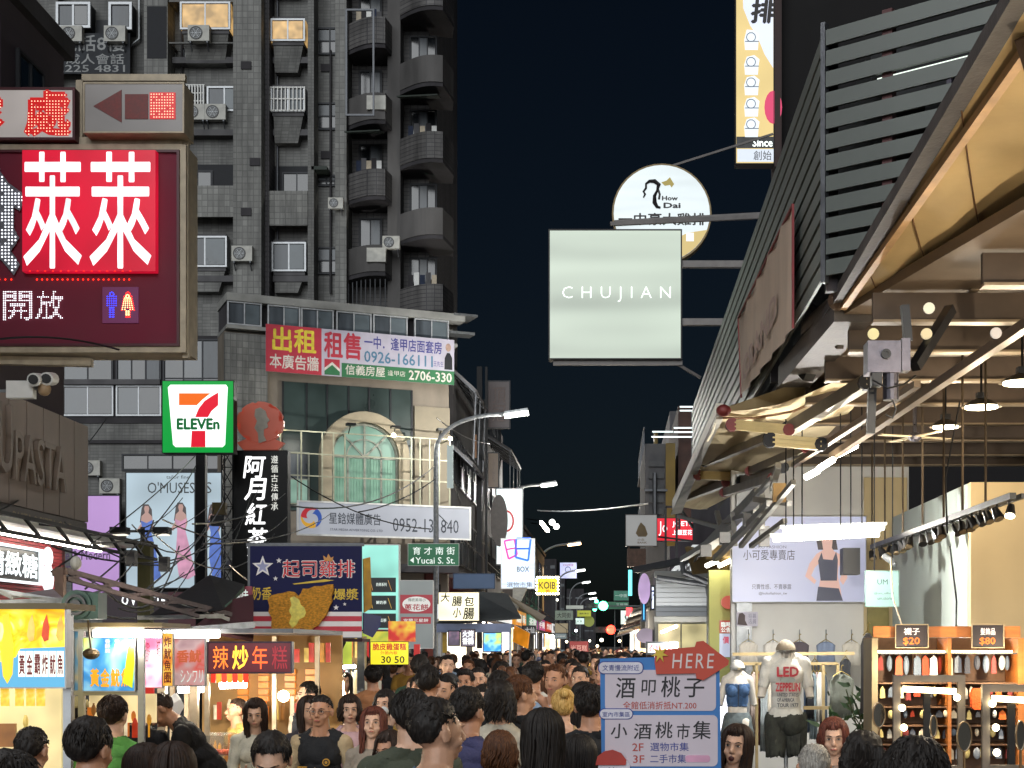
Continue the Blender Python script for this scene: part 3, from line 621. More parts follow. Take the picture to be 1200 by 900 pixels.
for i, z in enumerate(ZF):
    for (xa, xb, dp, sh) in ((410, 456, 1.7, 0), (470, 523, 2.2, 1.4)):
        ua, ub = q(xa,0)[0], q(xb,0)[0]; w = ub-ua; zz = z+sh
        # plan: straight front from the left, sweeping round to the right corner
        pts = [(ua, -.35), (ua+.1, -.75)]+[(ua+w-w*.85*math.cos(a)*1.0, -.8-.0+dp*.55*(-math.sin(a*1.0)*.55)) for a in []]
        pts = [(ua+w*t, -.35-dp*.45*math.sin(PI*min(1, t*1.05)*.62)) for t in [j/11 for j in range(12)]]+[(ub+.25, .4), (ub+.1, 1.4)]
        m = MB(); bent(m, pts, zz, zz+1.05, .14); part('balcony_parapet', m, tbt if i % 2 else tb, b)
        m = MB(); k = len(pts); fl = [(x, y+.05) for x, y in pts]+[(ua, 1.2)]
        vs = [(x, y, zz-.16) for x, y in fl]+[(x, y, zz-.004) for x, y in fl]; n = len(fl)
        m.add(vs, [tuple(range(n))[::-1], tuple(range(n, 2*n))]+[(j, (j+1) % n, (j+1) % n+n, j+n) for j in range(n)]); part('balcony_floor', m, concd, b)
        r_ = random.random()
        if r_ < .65:
            v_ = .72; window(b, ua+.25, zz+1.1, ua+w*.75, zz+2.6, v_, wdark, [glassd, curtain], 2+int(w > 1.6), 1, .06, .06)
        if r_ > .62 and i < 9:
            m = MB()
            for j in range(9): t_ = j/8; x = ua+w*t_; y = -.3-dp*.45*math.sin(PI*min(1, t_*1.05)*.62); m.bar((x,y,zz+1.05),(x,y,zz+2.7),.035)
            part('balcony_grille', m, wdark if i % 3 else steel, b)
        if i % 2 == 1 and i < 9:
            for j in range(5): x = ua+w*(.15+.13*j); m = MB(); m.box(x,.1,zz+1.2,x+.2,.13,zz+1.75+.1*(j%2)); part('laundry', m, [cream,concd,white,M('navy_cloth','#2a3348',.9),conc][(i+j)%5], b)
        if i % 3 == 0:
            m = MB(); m.slab([(ua,-.3,zz+2.75),(ua,-1.3,zz+2.45),(ua+w*.9,-1.5,zz+2.45),(ua+w*.9,-.3,zz+2.75)],.05); part('rain_canopy', m, [galv, M('green_canopy','#2d3630',.7)][i%2], b)
        if i in (2, 4, 6):
            m = MB(); m.box(ua+w*.55, -1.2, zz+.35, ua+w*.55+.75, -.9, zz+.9); part('balcony_box', m, acbody, b)
m = MB(); f0 = q(413,30); f1 = q(446,152); frame4(m, f0[0], f1[1], f1[0], f0[1], .07, -1.6, -1.52); part('steel_frame', m, steel, b)
for (x, y, l) in ((93,59,'left air conditioner over the painted lettering at the top'),(143,59,'right air conditioner over the painted lettering at the top'),(243,63,'air conditioner below the lit bay window at the top'),(231,144,'left one of the two air conditioners beside the red light box'),(255,144,'right one of the two air conditioners beside the red light box')):
    ac(PT, x, y, l, -1.0 if y == 63 else (-.62 if y==59 else -.1), 1.0)
ac(PT, 297, 320, 'air conditioner on the pale tiled pier', -1.62, .95); ac(PT, 463, 300, 'small air conditioner on the rounded balconies', -.9, .8); ac(PT, 398, 252, 'air conditioner on the thin pier by the dark windows', -.7, .7)
ac(Fr(56.5), 288, 386, 'air conditioner left of the for-rent banner', -.35, .85)
t = T('painted_sign','faded white characters and the number 2225 4831 on a dark wall panel','sign',PT,q(115,0)[0],-.6,q(0,92)[1])
m = MB(); rectb(m, PT, 73,46,158,93,-.6,-.55); part('panel', m, M('sign_grey','#33363b',.8,0,.4,2), t); fw = M('faded_white','#9a9c9c',.7,0,.25,3)
put(t,'電話8樓',(76,48,152,67),PT,-.605,fw,bold=.015); put(t,'成人會話',(84,70,151,82),PT,-.605,fw,bold=.012); put(t,'2225 4831',(73,83,152,91),PT,-.605,fw,bold=.012)
# ============================================================ corner building with the arched window (turned a little)
CA = R(24); _u = Fr(56.5).uz(310, 0)[0]; PCB = Pl(_u, 55, CA)
q = lambda x, y: PCB.uz(x, y)
b = T('corner_building', 'pale corner building with a big arched green window and window strip on top', 'building', PCB, q(420,0)[0], 0, 0)
U0, U1 = q(263,0)[0], q(526,0)[0]; zr = q(310,350)[1]
m = MB(); m.box(U0, 0, 0, U1, 9, zr-1.3); part('wall', m, M('beige_render','#7d7468',.8,0,.35,.9,.3,streak=2), b)
m = MB(); m.box(U0-.02, -.25, 0, q(312,0)[0], -.003, zr-1.4); part('tiled_pier', m, tile_w, b)
m = MB(); m.box(q(485,0)[0],-.12,5.2,q(526,0)[0],-.003,zr-3.6); part('stone_pier', m, M('cream_stone','#857c6a',.7,0,.2,1), b)
m = MB(); m.box(U0, -.45, zr-1.28, U1+.2, 9, zr-1.15); m.box(U0,-.5,zr-.28,U1+.5,9,zr); part('roof_slab', m, M('worn_white','#8e8e8a',.8,0,.4,1), b)
m = MB(); m.box(U0+.05, -.02, zr-1.145, U1, 8.8, zr-.285); part('top_wall', m, concd, b)
xs = [263,300,310,354,388,436,480,522]
for a, c, n in ((264,304,2),(311,349,2),(350,388,2),(391,432,2),(434,474,2),(482,522,2)):
    ua, ub = q(a,0)[0], q(c,0)[0]; window(b, ua, zr-1.14, ub, zr-.29, -.34, wframe, [curtain, frosted], n, 1, .05, .1)
m = MB(); m.box(U1-.2,-.2,zr-.7,U1+1.0,.5,zr-.6); m.box(U1+.05,-.55,zr-.06,U1+1.0,.8,zr+.02); part('roof_canopy', m, galv, b)
# dark glass field behind the arch
m = MB(); m.box(q(331,0)[0],-.06,q(400,600)[1],q(483,0)[0],-.004,q(400,452)[1]); part('dark_glazing', m, M('green_black_glass','#33403e',.3,0,.5,.6), b)
m = MB(); zt, zb = q(400,452)[1], q(400,510)[1]
for x in (331,359,383,408,432,457,482): u = q(x,0)[0]; m.box(u-.03,-.1,zb,u+.03,-.062,zt)
part('glazing_bars', m, wdark, b)
cx, cz = q(425,530)[0], q(425,537)[1]; rr = q(476,0)[0]-cx; zb = q(425,600)[1]; ri = rr*.76
arch = circ(cx, cz, rr, 25, a0=0, a1=PI); archi = circ(cx, cz, ri, 25, a0=0, a1=PI)
stone = M('arch_stone','#9a8f78',.6,0,.2,2,.2)
m = MB(); out = [(cx+rr,zb)]+arch+[(cx-rr,zb)]; inn = [(cx+ri,zb)]+archi+[(cx-ri,zb)]; k = len(out)
vs = [(x,-.5,z) for x,z in out]+[(x,-.5,z) for x,z in inn]+[(x,-.07,z) for x,z in out]+[(x,-.07,z) for x,z in inn]; fs = []
for i in range(k-1): fs += [(i,k+i,k+i+1,i+1),(2*k+i,i,i+1,2*k+i+1),(k+i,3*k+i,3*k+i+1,k+i+1)]
m.add(vs, fs); part('arch_surround', m, stone, b)
m = MB(); mg = E('arch_glass','#a4bcae',.38,.35,1.3,base='#4f7566')
n = len(archi); m.prism([(cx-ri,zb),(cx+ri,zb)]+archi, -.2, -.1)
w = part('arch_window', m, mg, b)
m = MB(); fm = M('arch_bars','#8d9085',.4,.2); m.ring(circ(cx,cz,ri,25,a0=0,a1=PI), circ(cx,cz,ri-.1,25,a0=0,a1=PI), -.32,-.21) if False else None
for i in range(24): 
    a, c = circ(cx,cz,ri-.05,25,a0=0,a1=PI)[i:i+2]; m.bar((a[0],-.25,a[1]),(c[0],-.25,c[1]),.1)
    a, c = circ(cx,cz,ri*.52,25,a0=0,a1=PI)[i:i+2]; m.bar((a[0],-.25,a[1]),(c[0],-.25,c[1]),.05)
m.bar((cx-ri,-.25,cz),(cx+ri,-.25,cz),.09)
for x in (-ri+.05,-ri*.5,0,ri*.5,ri-.05): m.bar((cx+x,-.26,zb),(cx+x,-.26,cz),.07)
m.bar((cx,-.26,cz),(cx,-.26,cz+ri),.07)
for a in (PI/4, 3*PI/4): m.bar((cx,-.26,cz),(cx+ri*math.cos(a),-.26,cz+ri*math.sin(a)),.07)
part('arch_bars', m, fm, w)
cg = E('green_curtain','#98b4a2',.32,.4,2.5,base='#56806c')
for i in range(4):
    m = MB(); x0 = cx-ri+.1+i*ri*.5; n = 10
    for j in range(n): xx = x0+(ri*.5-.1)*j/n; m.box(xx,-.215-.03*(j%2),zb+.05,xx+(ri*.5-.1)/n,-.202,cz-.05)
    part('curtain', m, cg, w)
for x0, x1 in ((334,362),(472,482)):
    ua, ub = q(x0,0)[0], q(x1,0)[0]; window(b, ua, zb+.1, ub, cz+.1, -.07, fm, [mg, curtain], 2 if x0 < 400 else 1, 2, .06, .06)
# pale steel balcony cage in front of the arch
t = T('window_cage','pale steel cage with little lamps in front of the arched window','railing',PCB,cx,-1.6,zb); m = MB()
yt = -1.6; z_ = [q(400,y)[1] for y in (597,565,540,515)]
for x in (318,342,366,379,392,468,478,489,500,512): u = q(x,0)[0]; m.bar((u,yt,z_[0]),(u,yt,z_[3]+(.0)),.05)
for z in z_: m.bar((q(316,0)[0],yt,z),(q(515,0)[0],yt,z),.045)
for x in (318,392,468,512): u = q(x,0)[0]; m.bar((u,yt,z_[3]),(u,-.1,z_[3]),.05); m.bar((u,yt,z_[0]),(u,-.1,z_[0]),.05)
part('cage_bars', m, M('pale_cage','#a5a590',.5,.3), t)
for x in (396,447,499): u = q(x,0)[0]; m = MB(); m.box(u-.16,yt-.5,z_[3]+.25,u+.16,yt-.2,z_[3]+.34); m.bar((u,yt,z_[3]),(u,yt-.3,z_[3]+.27),.03); part('spotlight', m, blk, t)
for x in (447,512,318): u = q(x,0)[0]; m = MB(); m.ball((u,yt-.1,z_[3]+.03), .08); part('bulb', m, bulb, t, smooth=True)
for u_ in (cx-2.2, cx+1.2, cx+3.2): l = lamp('POINT','cage_light',(0,0,0),38,(1,.97,.86),.1); l.parent = t; l.location = (u_-cx, -.9, z_[3]-zb-.1)
# shop fronts of its ground floor
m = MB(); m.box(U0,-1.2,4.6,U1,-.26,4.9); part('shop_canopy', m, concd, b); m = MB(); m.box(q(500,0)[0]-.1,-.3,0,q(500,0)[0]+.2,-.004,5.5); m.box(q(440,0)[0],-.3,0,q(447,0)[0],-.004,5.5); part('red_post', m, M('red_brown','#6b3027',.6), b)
for i in range(5): ua = q(330+i*38,0)[0]; window(b, ua, .3, ua+1.15, 4.2, -.005, wdark, [glassd, curtain], 2, 3, .06, .06, name='shop_window')
# for-rent banner
q = lambda x, y: PCB.uz(x, y)
zb1, zt1 = q(310,438)[1], q(310,383)[1]; ua, ub = q(308,0)[0], q(527,0)[0]; V = -.56
t = T('rental_banner','long red and white rental banner with phone numbers under the top windows','banner',PCB,(ua+ub)/2,V,zb1)
BW = ub-ua; BH = zt1-zb1; L = lambda fx, fz: (ua+BW*fx, zb1+BH*fz)
m = MB(); m.box(ua,V,zb1,ub,V+.03,zt1); part('sheet', m, M('banner_white','#b3aebc',.6,0,.1,2), t)
def rc(name, x0, z0, x1, z1, mat, d=.004): 
    m = MB(); a, c = L(x0,z0), L(x1,z1); m.box(a[0],V-d,a[1],c[0],V-.001,c[1]); return part(name, m, mat, t)
bred = M('banner_red','#b03040',.6,0,.12,3); bgr = M('banner_green','#2c6a43',.6,0,.12,3); byel = M('banner_yellow','#d8c23c',.6); bblu = M('banner_blue','#3d3f86',.6)
rc('red_field',0,0,.285,1,bred); rc('green_field',.39,0,1,.3,bgr)
def lt(body, x0, z0, x1, z1, mat, **k): a, c = L(x0,z0), L(x1,z1); part('lettering', text(body, a[0],a[1],c[0],c[1],V-.007,**k), mat, t)
lt('出租',.035,.45,.255,.95,byel,bold=.03); lt('本廣告牆',.02,.08,.27,.38,M('banner_offwhite','#cfc9c0',.6),bold=.02)
lt('租售',.3,.4,.49,.95,bred,bold=.035); lt('一中．逢甲店面套房',.51,.66,.93,.93,bblu,bold=.02); lt('0926-166111',.51,.36,.88,.6,M('banner_teal','#4a7590',.6),bold=.02)
lt('王先生',.885,.38,.94,.5,bblu); lt('信義房屋',.41,.06,.62,.27,M('banner_offwhite','#cfc9c0',.6),bold=.015); lt('逢甲店',.635,.1,.73,.22,M('banner_offwhite','#cfc9c0',.6)); lt('2706-330',.75,.05,.985,.25,M('banner_offwhite','#cfc9c0',.6),bold=.025)
m = MB(); m.prism([L(.3,.02),L(.38,.02),L(.38,.36),L(.34,.36),L(.3,.36)],V-.005,V-.001); part('logo_field', m, bred, t)
m = MB(); m.prism([L(.3,.02),L(.38,.02),L(.38,.16),L(.34,.3),L(.3,.16)],V-.008,V-.005); part('logo_roof', m, bgr, t)
m = MB(); m.prism([L(.3,.1),L(.34,.24),L(.38,.1),L(.38,.16),L(.34,.3),L(.3,.16)],V-.011,V-.008); part('logo_chevron', m, M('banner_offwhite','#cfc9c0',.6), t)
m = MB(); m.prism([L(.945,.33),L(.99,.33),L(.988,.6),L(.975,.7),L(.96,.7),L(.947,.58)],V-.006,V-.001); part('printed_suit', m, M('suit_black','#1c1c22',.6), t)
m = MB(); a = L(.967,.82); m.prism(circ(a[0],a[1],.11,12,rz=.16),V-.007,V-.001); part('printed_face', m, M('print_face','#a88c7d',.6), t)
# white media company sign
zb1, zt1 = q(337,630)[1], q(337,592)[1]; ua, ub = q(337,0)[0], q(534,0)[0]; V = -1.75; BW, BH = ub-ua, zt1-zb1
t = T('media_company_sign','white sign with a three coloured swirl and the number 0952-131840','sign',PCB,(ua+ub)/2,V,zb1)
m = MB(); m.box(ua,V,zb1,ub,V+.2,zt1); part('board', m, E('grey_white_board','#b4b8c2',.42,.15,1), t); m = MB(); frame4(m,ua-.03,zb1-.03,ub+.03,zt1+.03,.06,V-.03,V-.002); part('frame', m, white, t)
lt('星鋡媒體廣告',.175,.35,.47,.7,M('ink_grey','#3e434c',.5),bold=.01); lt('STAR MEDIA ADVERTISING CO. LTD',.18,.15,.48,.22,M('ink_grey','#3e434c',.5)); lt('0952-131840',.54,.18,.93,.6,M('ink_grey','#3e434c',.5),bold=.0)
c0 = L(.075,.52); sw = BH*.32
for k, cn in enumerate(('#b8323c','#d9a33a','#3a5aa8')):
    a0 = k*2*PI/3+.9; pts = [(c0[0]+sw*math.cos(a0+t_), c0[1]+sw*math.sin(a0+t_)) for t_ in [i*.28 for i in range(9)]]; pin = [(c0[0]+sw*(.9-.5*i/8)*.9*math.cos(a0+i*.28+.25), c0[1]+sw*(.9-.5*i/8)*.9*math.sin(a0+i*.28+.25)) for i in range(9)]
    part('swirl', MB().prism(pts+pin[::-1],V-.008,V-.003), E('swirl_%d'%k, cn, .55, sample=False), t)
# ============================================================ street-side buildings beyond (left), facing the street
PS = Pl(-6.35, 0, PI/2)
sb = T('street_side_building','dark cluttered shop building receding behind the corner building','building',PS,64,0,0)
m = MB(); m.box(58.5,0,0,71,4,12.4); part('wall', m, concd, sb); m = MB(); m.box(58.4,-.1,12.403,71.1,4,12.6); part('parapet', m, conc, sb)
for z in (5.2,8.4):
    for u in (59.5,62.4,65.3,68.2): window(sb, u, z, u+2.2, z+2.0, -.004, wdark, [glassd, curtain, frosted], 3, 2, .07, .08)
m = MB(); m.box(58.6,-.6,4.5,71,-.01,4.7); part('shop_canopy', m, conc, sb)
def lean(u0, u1, z, d, drop, mat, name='lean_to_roof', par=sb):
    m = MB(); m.slab([(u0,0,z),(u0,-d,z-drop),(u1,-d,z-drop),(u1,0,z)], .08); k = part(name, m, mat, par)
    n = max(2,int((u1-u0)/1.2))
    for i in range(n+1): m = MB(); u = u0+(u1-u0)*i/n; m.bar((u,-.02,z-.15),(u,-d+.05,z-drop-.12),.06); part('roof_rib', m, steel, k)
lean(58.7,65.5,12.9,1.1,1.0,conc); lean(58.7,64,9.9,1.0,.9,conc)
m = MB()
m.bar((58.8,-.9,11.9),(64.5,-1.0,9.2),.07)
for u in (59,61,63.4): m.bar((u,-1.05,11.9),(u,-.95,9.2),.05)
part('canopy_struts', m, steel, sb)
b2 = T('far_left_building','second dark street building with a sloped roof canopy and upright signs','building',PS,75,0,0)
m = MB(); m.box(71.3,-.3,0,84,4,13.6); part('wall', m, conc, b2)
for z in (5.4,8.6,11.8): 
    for u in (72,75.5,79): window(b2, u, z, u+2.6, z+1.9, -.31, wdark, [glassd, curtain], 3, 2, .07, .08)
lean(72,80,12.3,1.6,1.0,conc,par=b2)
m = MB()
for u in (72.3,75,78,80): m.bar((u,-1.5,11.3),(u,-1.5,7.2),.05)
part('canopy_struts', m, steel, b2)
for i,(x0,y0,x1,y1,Y,l,col,txt) in enumerate(((571,446,598,502,66,'dark upright sign box with faint outlined characters high on the left','#3a2c2b','頂冠'),(555,508,562,538,64,'small orange upright sign between the lean-to roofs','#8a5a2c',''),(571,530,585,572,67,'weathered tan upright sign with dark brush characters','#6f5e4e','小吃'))):
    p = Fr(Y); t, r, v = signbox('upright_sign', l, 'sign', p, x0,y0,x1,y1, E('face_'+col[1:],col,.28,.2,2,sample=False), wdark,.25,.05,group='upright signs on the left facades')
    if txt:
        for j, ch in enumerate(txt): put(t, ch, (x0+6,y0+8+j*(y1-y0-14)/len(txt),x1-5,y0+6+(j+1)*(y1-y0-14)/len(txt)), p, v, M('faint_ink','#5c4d48' if i==0 else '#221a16',.6))
m = MB(); m.bar(P(562,430,64),P(562,760,64),.22); m.bar(P(570,430,64),P(570,760,64),.1); solo('steel_column', m, dark, 'dark steel column standing among the upright signs', 'post', WORLD)
p = Fr(64); t, r, v = signbox('tall_white_sign','tall white lit sign with red letters turned on their side','sign',p,581,572,613,662,E('white_lit','#e8f6f6',1.15,.2,1.2),steel,.3,.04)
rd = E('red_ink_lit','#c01828',.6,sample=False)
u, z = p.uz(597,612); part('letter_o', MB().ring(circ(u-.15,z+.05,.36,20,rz=.48),circ(u-.15,z+.05,.27,20,rz=.39),v-.01,v), rd, t)
lz = text('V', 0,0,.5,.7,0,.02); m = lz; u0,z0 = p.uz(590,630); m.v = [(u0+ (b_)*1.1, v-.004, z0-a_*1.0) for a_,_,b_ in m.v]; part('letter_v', m, rd, t)
m = MB(); rectb(m,Fr(63.5),577,586,592,632,-.1,.1); m = MB().prism(circ(*Fr(63).uz(585,610),.36,24,rz=1.1),-.1,.1); solo('oval_sign', m, M('oval_grey','#4a4644',.6), 'grey oval sign in front of the tall white sign', 'sign', Fr(63))
p = Fr(56); t, r, v = signbox('window_logo_sign','white lit sign with a pink and a blue window outline','sign',p,587,631,627,690,E('cool_white_lit','#cfe0f4',1.0,.25,1.2,bands=7),white,.3,.03)
q = lambda x, y: p.uz(x, y)
def outline(t, pts, w, mat, v): 
    m = MB()
    for i in range(len(pts)): a, c = pts[i], pts[(i+1) % len(pts)]; m.bar((a[0],v,a[1]),(c[0],v,c[1]),w,.012,up=(0,1,0))
    part('window_outline', m, mat, t)
pk = E('pink_line','#d23c9c',.9,sample=False); blu = E('blue_line','#2f6fe0',1.0,sample=False)
outline(t,[q(591,634),q(603,632),q(606,650),q(596,655)],.07,pk,v); outline(t,[q(605,631),q(622,631),q(619,657),q(604,653)],.08,blu,v); outline(t,[q(593,644),q(605,642)],.05,pk,v); outline(t,[q(605,643),q(621,643)],.06,blu,v)
put(t,'BOX',(606,664,620,670),p,v,M('ink_grey','#3e434c',.5),bold=.02); put(t,'選物市集',(594,682,624,688),p,v,M('ink_grey','#3e434c',.5))
bb = T('concrete_building','plain concrete building with few windows beyond the window logo sign','building',PS,108,0,0); m = MB(); m.box(91,-.7,0,128,6,9.4); part('wall', m, conc, bb); m = MB(); m.box(90.9,-.85,9.403,128.1,6,9.6); part('parapet', m, concd, bb)
for i in range(6):
    for z in (4.6,7): window(bb, 93+6*i, z, 96.4+6*i, z+1.5, -.71, wdark, [glassd,curtain,lit_y][(i*2+int(z))%3 if i%2 else 0], 3, 1, .08, .06)
m = MB(); m.bar(P(634,612,84),P(642,622,80),.15); solo('roof_strip_light', m, ltube, 'short slanting strip light at the concrete building roof', 'light', WORLD)
for i,(x0,y0,x1,y1,Y) in enumerate(((646,676,662,780,200),(660,690,684,780,330),(666,700,698,780,560),(632,655,652,780,170))):
    m = MB(); rectb(m,Fr(Y),x0,y0,x1,y1,0,8); bl = T('distant_building',['narrow far building behind the yellow bulb sign','far building under the lilac sign','farthest low block at the end of the street','far building beside the orange street lamp pole'][i],'building',Fr(Y),Fr(Y).uz((x0+x1)/2,0)[0],0,0,group='distant buildings at the end of the street')
    part('wall', m, concd, bl)
    for k in range(3):
        for j in range(2): a, z = Fr(Y).uz(x0+2+j*(x1-x0)/2, y0+12+k*14); window(bl, a, z, a+(x1-x0)*.35*Y/F, z+.5, -.004, wdark, [glassd, curtain][(k+j)%2], 1, 1, .05, .05)
# ============================================================ street lamps
def street_lamp(px_head, py_head, px_pole, py_bend, Y, label, col, lcol, energy, s=1.0):
    hd = P(px_head, py_head, Y); po = P(px_pole, py_bend, Y); x0 = po.x
    t = T('street_lamp', label, 'street lamp', WORLD, x0, Y, 0, group='street lamps along the left kerb')
    reach = hd.x-x0; zt = hd.z; zb = po.z; pts = [(x0,Y,.1),(x0,Y,zb*.5),(x0,Y,zb)]
    for i in range(1, 9):
        a = i/8; pts.append((x0+reach*(1-math.cos(a*PI/2))*.82+reach*.0, Y, zb+(zt-zb)*.97*math.sin(a*PI/2)**.9))
    pts.append((x0+reach*.96, Y, zt+.02))
    m = MB(); m.tube(pts, [.11*s,.1*s,.09*s]+[.075*s]*8+[.05*s], 8); part('pole', m, galv, t)
    m = MB(); m.box(x0-.18,Y-.18,.0,x0+.18,Y+.18,.35); part('base', m, conc, t)
    m = MB(); m.bar((hd.x-.42*s,Y,zt-.01),(hd.x+.42*s,Y,zt+.12*s),.26*s,.1*s); h = part('lamp_head', m, galv, t)
    m = MB(); m.bar((hd.x-.42*s,Y-.04,zt-.12*s),(hd.x+.44*s,Y-.04,zt+.0*s),.3*s,.13*s); part('lamp_glass', m, col, h)  # glass oversized to take in the lamp's halo
    if energy:
        l = lamp('POINT','street_lamp_light',(hd.x, Y, zt-.4),energy,lcol,.2); l.parent = t; l.location = Vector((hd.x, Y, zt-.4))-Vector((x0,Y,0))
    return t
sl = E('led_lamp_glass','#fbfff4',9.0); so = E('sodium_glass','#ffcf9a',9.0)
street_lamp(605,484,511,530,54,'nearest curved street lamp in front of the corner building',sl,(1,.97,.9),1500)
street_lamp(643,567,580,606,82,'second curved street lamp in front of the tall white sign',sl,(1,.97,.9),1500)
street_lamp(673,637,631,662,128,'street lamp with the orange glowing head',so,(1,.55,.2),300,1.3)
street_lamp(680,668,652,690,150,'small white street lamp crossing the lilac sign',sl,(1,.97,.9),200,1.1)
street_lamp(687,682,668,700,195,'far street lamp above the yellow round sign',sl,(1,.97,.9),0,1.2)
street_lamp(694,695,676,708,240,'farthest street lamp but one, left of the green light',sl,(1,.97,.9),0,1.3)
street_lamp(695,701,680,712,280,'farthest small street lamp left of the green light',sl,(1,.97,.9),0,1.5)
# lamps added out of view to light the tower and the crowd
for x_, y_, e_, n_ in ((-6.4,6,900,'left'),(3.2,-9,700,'right')):
    t = T('street_lamp','added fill lamp outside the picture, on the '+n_+' behind the viewer','street lamp',WORLD,x_,y_,0,group='street lamps along the left kerb'); m = MB(); sx_ = 1 if x_ < 0 else -1
    m.tube([(x_,y_,0),(x_,y_,9),(x_+.6*sx_,y_,9.9),(x_+2.4*sx_,y_,10.3)],.09,8); part('pole', m, galv, t); m = MB(); m.box(x_+2.1*sx_,y_-.13,10.2,x_+2.9*sx_,y_+.13,10.3); part('lamp_glass', m, sl, t)
    l = lamp('POINT','street_lamp_light',(0,0,0),e_,(.97,.98,1),.3); l.parent = t; l.location = (2.5*sx_,0,9.9)
# two small lamps high on the far left block
for x,y in ((647,612),(652,617)):
    c = P(x,y,100); m = MB(); m.ball(c,.2); t = T('wall_floodlight','small white floodlight '+('upper' if y<615 else 'lower')+' of the pair above the orange lamp','floodlight',WORLD,*c); part('bulb', m, sl, t, smooth=True); m = MB(); m.bar(c,c+Vector((-1.8,2,.4)),.07); part('arm', m, dark, t)
# ============================================================ traffic lights and far signs in the street axis
def traffic(px, py, Y, mat, col, label, armx):
    c = P(px,py,Y); t = T('traffic_light',label,'traffic light',WORLD,*c,group='traffic lights over the street')
    s = Y/110; m = MB(); m.box(c.x-1.0*s,c.y-.1,c.z-.22*s,c.x+.6*s,c.y+.2,c.z+.22*s); h = part('signal_box', m, blk, t)
    for i in (-.75,-.25,.25):
        m = MB(); m.prism(circ(c.x+i*s,c.z,(.34 if i == .25 else .17)*s,18),c.y-.14-.05*(i==.25),c.y-.102); part('lens', m, mat if i == .25 else M('dead_lens','#1c1410',.3), h)  # lit lens oversized, its halo put into the shape
        m = MB(); m.tube([(c.x+i*s-.18*s,c.y-.12,c.z),(c.x+i*s-.13*s,c.y-.2,c.z+.13*s),(c.x+i*s,c.y-.25,c.z+.19*s),(c.x+i*s+.13*s,c.y-.2,c.z+.13*s),(c.x+i*s+.18*s,c.y-.12,c.z)],.015*s,4); part('hood', m, blk, h)
    a = P(armx,py-2,Y+.3); m = MB(); m.bar((c.x,Y+.3,c.z),(a.x,Y+.3,c.z),.1*s); m.bar((a.x,Y+.3,c.z+.1),(a.x,Y+.3,0),.14*s); part('mast_arm', m, steel, t)
    l = lamp('POINT','signal_glow',(0,0,0),60,col,.2); l.parent = t; l.location = (0,-.5,0)
gg = E('signal_green','#50ffb4',14,sample=False); rg = E('signal_red','#ff3020',12,sample=False)
traffic(703,710,120,gg,(.1,1,.6),'green traffic light hanging over the far street',775); traffic(712,738,150,rg,(1,.1,.05),'red traffic light low over the far street',752)
for x,y,Y in ((699,705,121),(697,714,121)):
    m = MB(); c = P(x,y,Y); m.prism(circ(c.x,c.z,.16,10),Y-.1,Y); solo('signal_lamp', m, gg, 'small green arrow light '+('above' if y<710 else 'below')+' left of the green traffic light','traffic light',WORLD)
def simple_sign(name,label,x0,y0,x1,y1,Y,col,e,txt=None,ink='#20242a',rect=None,post=True,gname=None,frame='#2b2d31',**k):
    p = Fr(Y); t, r, v = signbox(name,label,'sign',p,x0,y0,x1,y1,E('f_%s_%d'%(col[1:],int(e*100)),col,e,.2,2,sample=e>.7),M('fr_'+frame[1:],frame,.5,.2),.15,.03,group=gname)
    if txt: put(t,txt,rect or (x0+3,y0+3,x1-3,y1-3),p,v,E('ink_'+ink[1:],ink,.25,sample=False),bold=.02,**k)
    if post: m = MB(); m.bar((r[0]+.1,.17,r[1]+.1),(r[0]+.1,.17,.0),.06); part('post', m, steel, t)
    return t
t = simple_sign('bulb_bordered_sign','yellow sign bordered with little bulbs reading KOIB',629,677,654,696,90,'#e0c41c',.8,'KOIB','#3c3410',(632,682,651,690)); p = Fr(90)
put(t,'茶',(639,691,645,694.5),p,-.014,M('redink','#a02018',.5)); m = MB()
for i in range(9):
    for y in (676.5,696): u,z = p.uz(630+i*3,y); m.ball((u,-.05,z),.055,6,4)
for i in range(5):
    for x in (629,654): u,z = p.uz(x,679+i*4); m.ball((u,-.05,z),.055,6,4)
part('border_bulbs', m, bulb, t, kind='stuff')
t = simple_sign('lilac_square_sign','square pale lilac sign behind the small street lamp',656,659,676,678,152,'#b7bce8',.8,'○',ink='#8088b0',rect=(662,664,669,671))
put(t,'COFFEE',(660,661,672,663.5),Fr(152),-.014,M('redink','#a02018',.5))
simple_sign('grey_green_sign','grey green street board under the yellow bulb sign',650,715,672,727,105,'#7c8f82',.35,'大同街','#26302c'); simple_sign('small_white_board','thin white board on an arm above the grey green board',663,709,684,714,106,'#b9c2ba',.45,post=False)
simple_sign('yellow_board','yellow board in the far street left of the green light',676,715,693,723,112,'#b9bf32',.6,'飲料','#4a5010'); simple_sign('round_cornered_white_sign','white lit sign beside the yellow board',674,724,685,732,108,'#d6efe6',.9,'12','#3a4a48')
m = MB().prism(circ(*Fr(113).uz(690,728),.42,16),-.1,.1); solo('round_yellow_green_sign', m, E('yg_face','#8f9a3e',.5,sample=False), 'round yellow green sign partly behind the white number sign','sign',Fr(113))
simple_sign('tan_poster_sign','tan picture sign with two dark columns below the grey board',650,730,666,742,98,'#8f8468',.45); simple_sign('blue_grey_sign','blue grey sign with small characters under the tan picture sign',650,742,665,749,97,'#5d7480',.5,'小吃店','#e8eef0')
simple_sign('red_brown_sign','red brown sign with three pale characters low over the crowd',667,751,690,766,88,'#8a2a2c',.55,'米豆糕','#e8b0a8',(669,756,688,763))
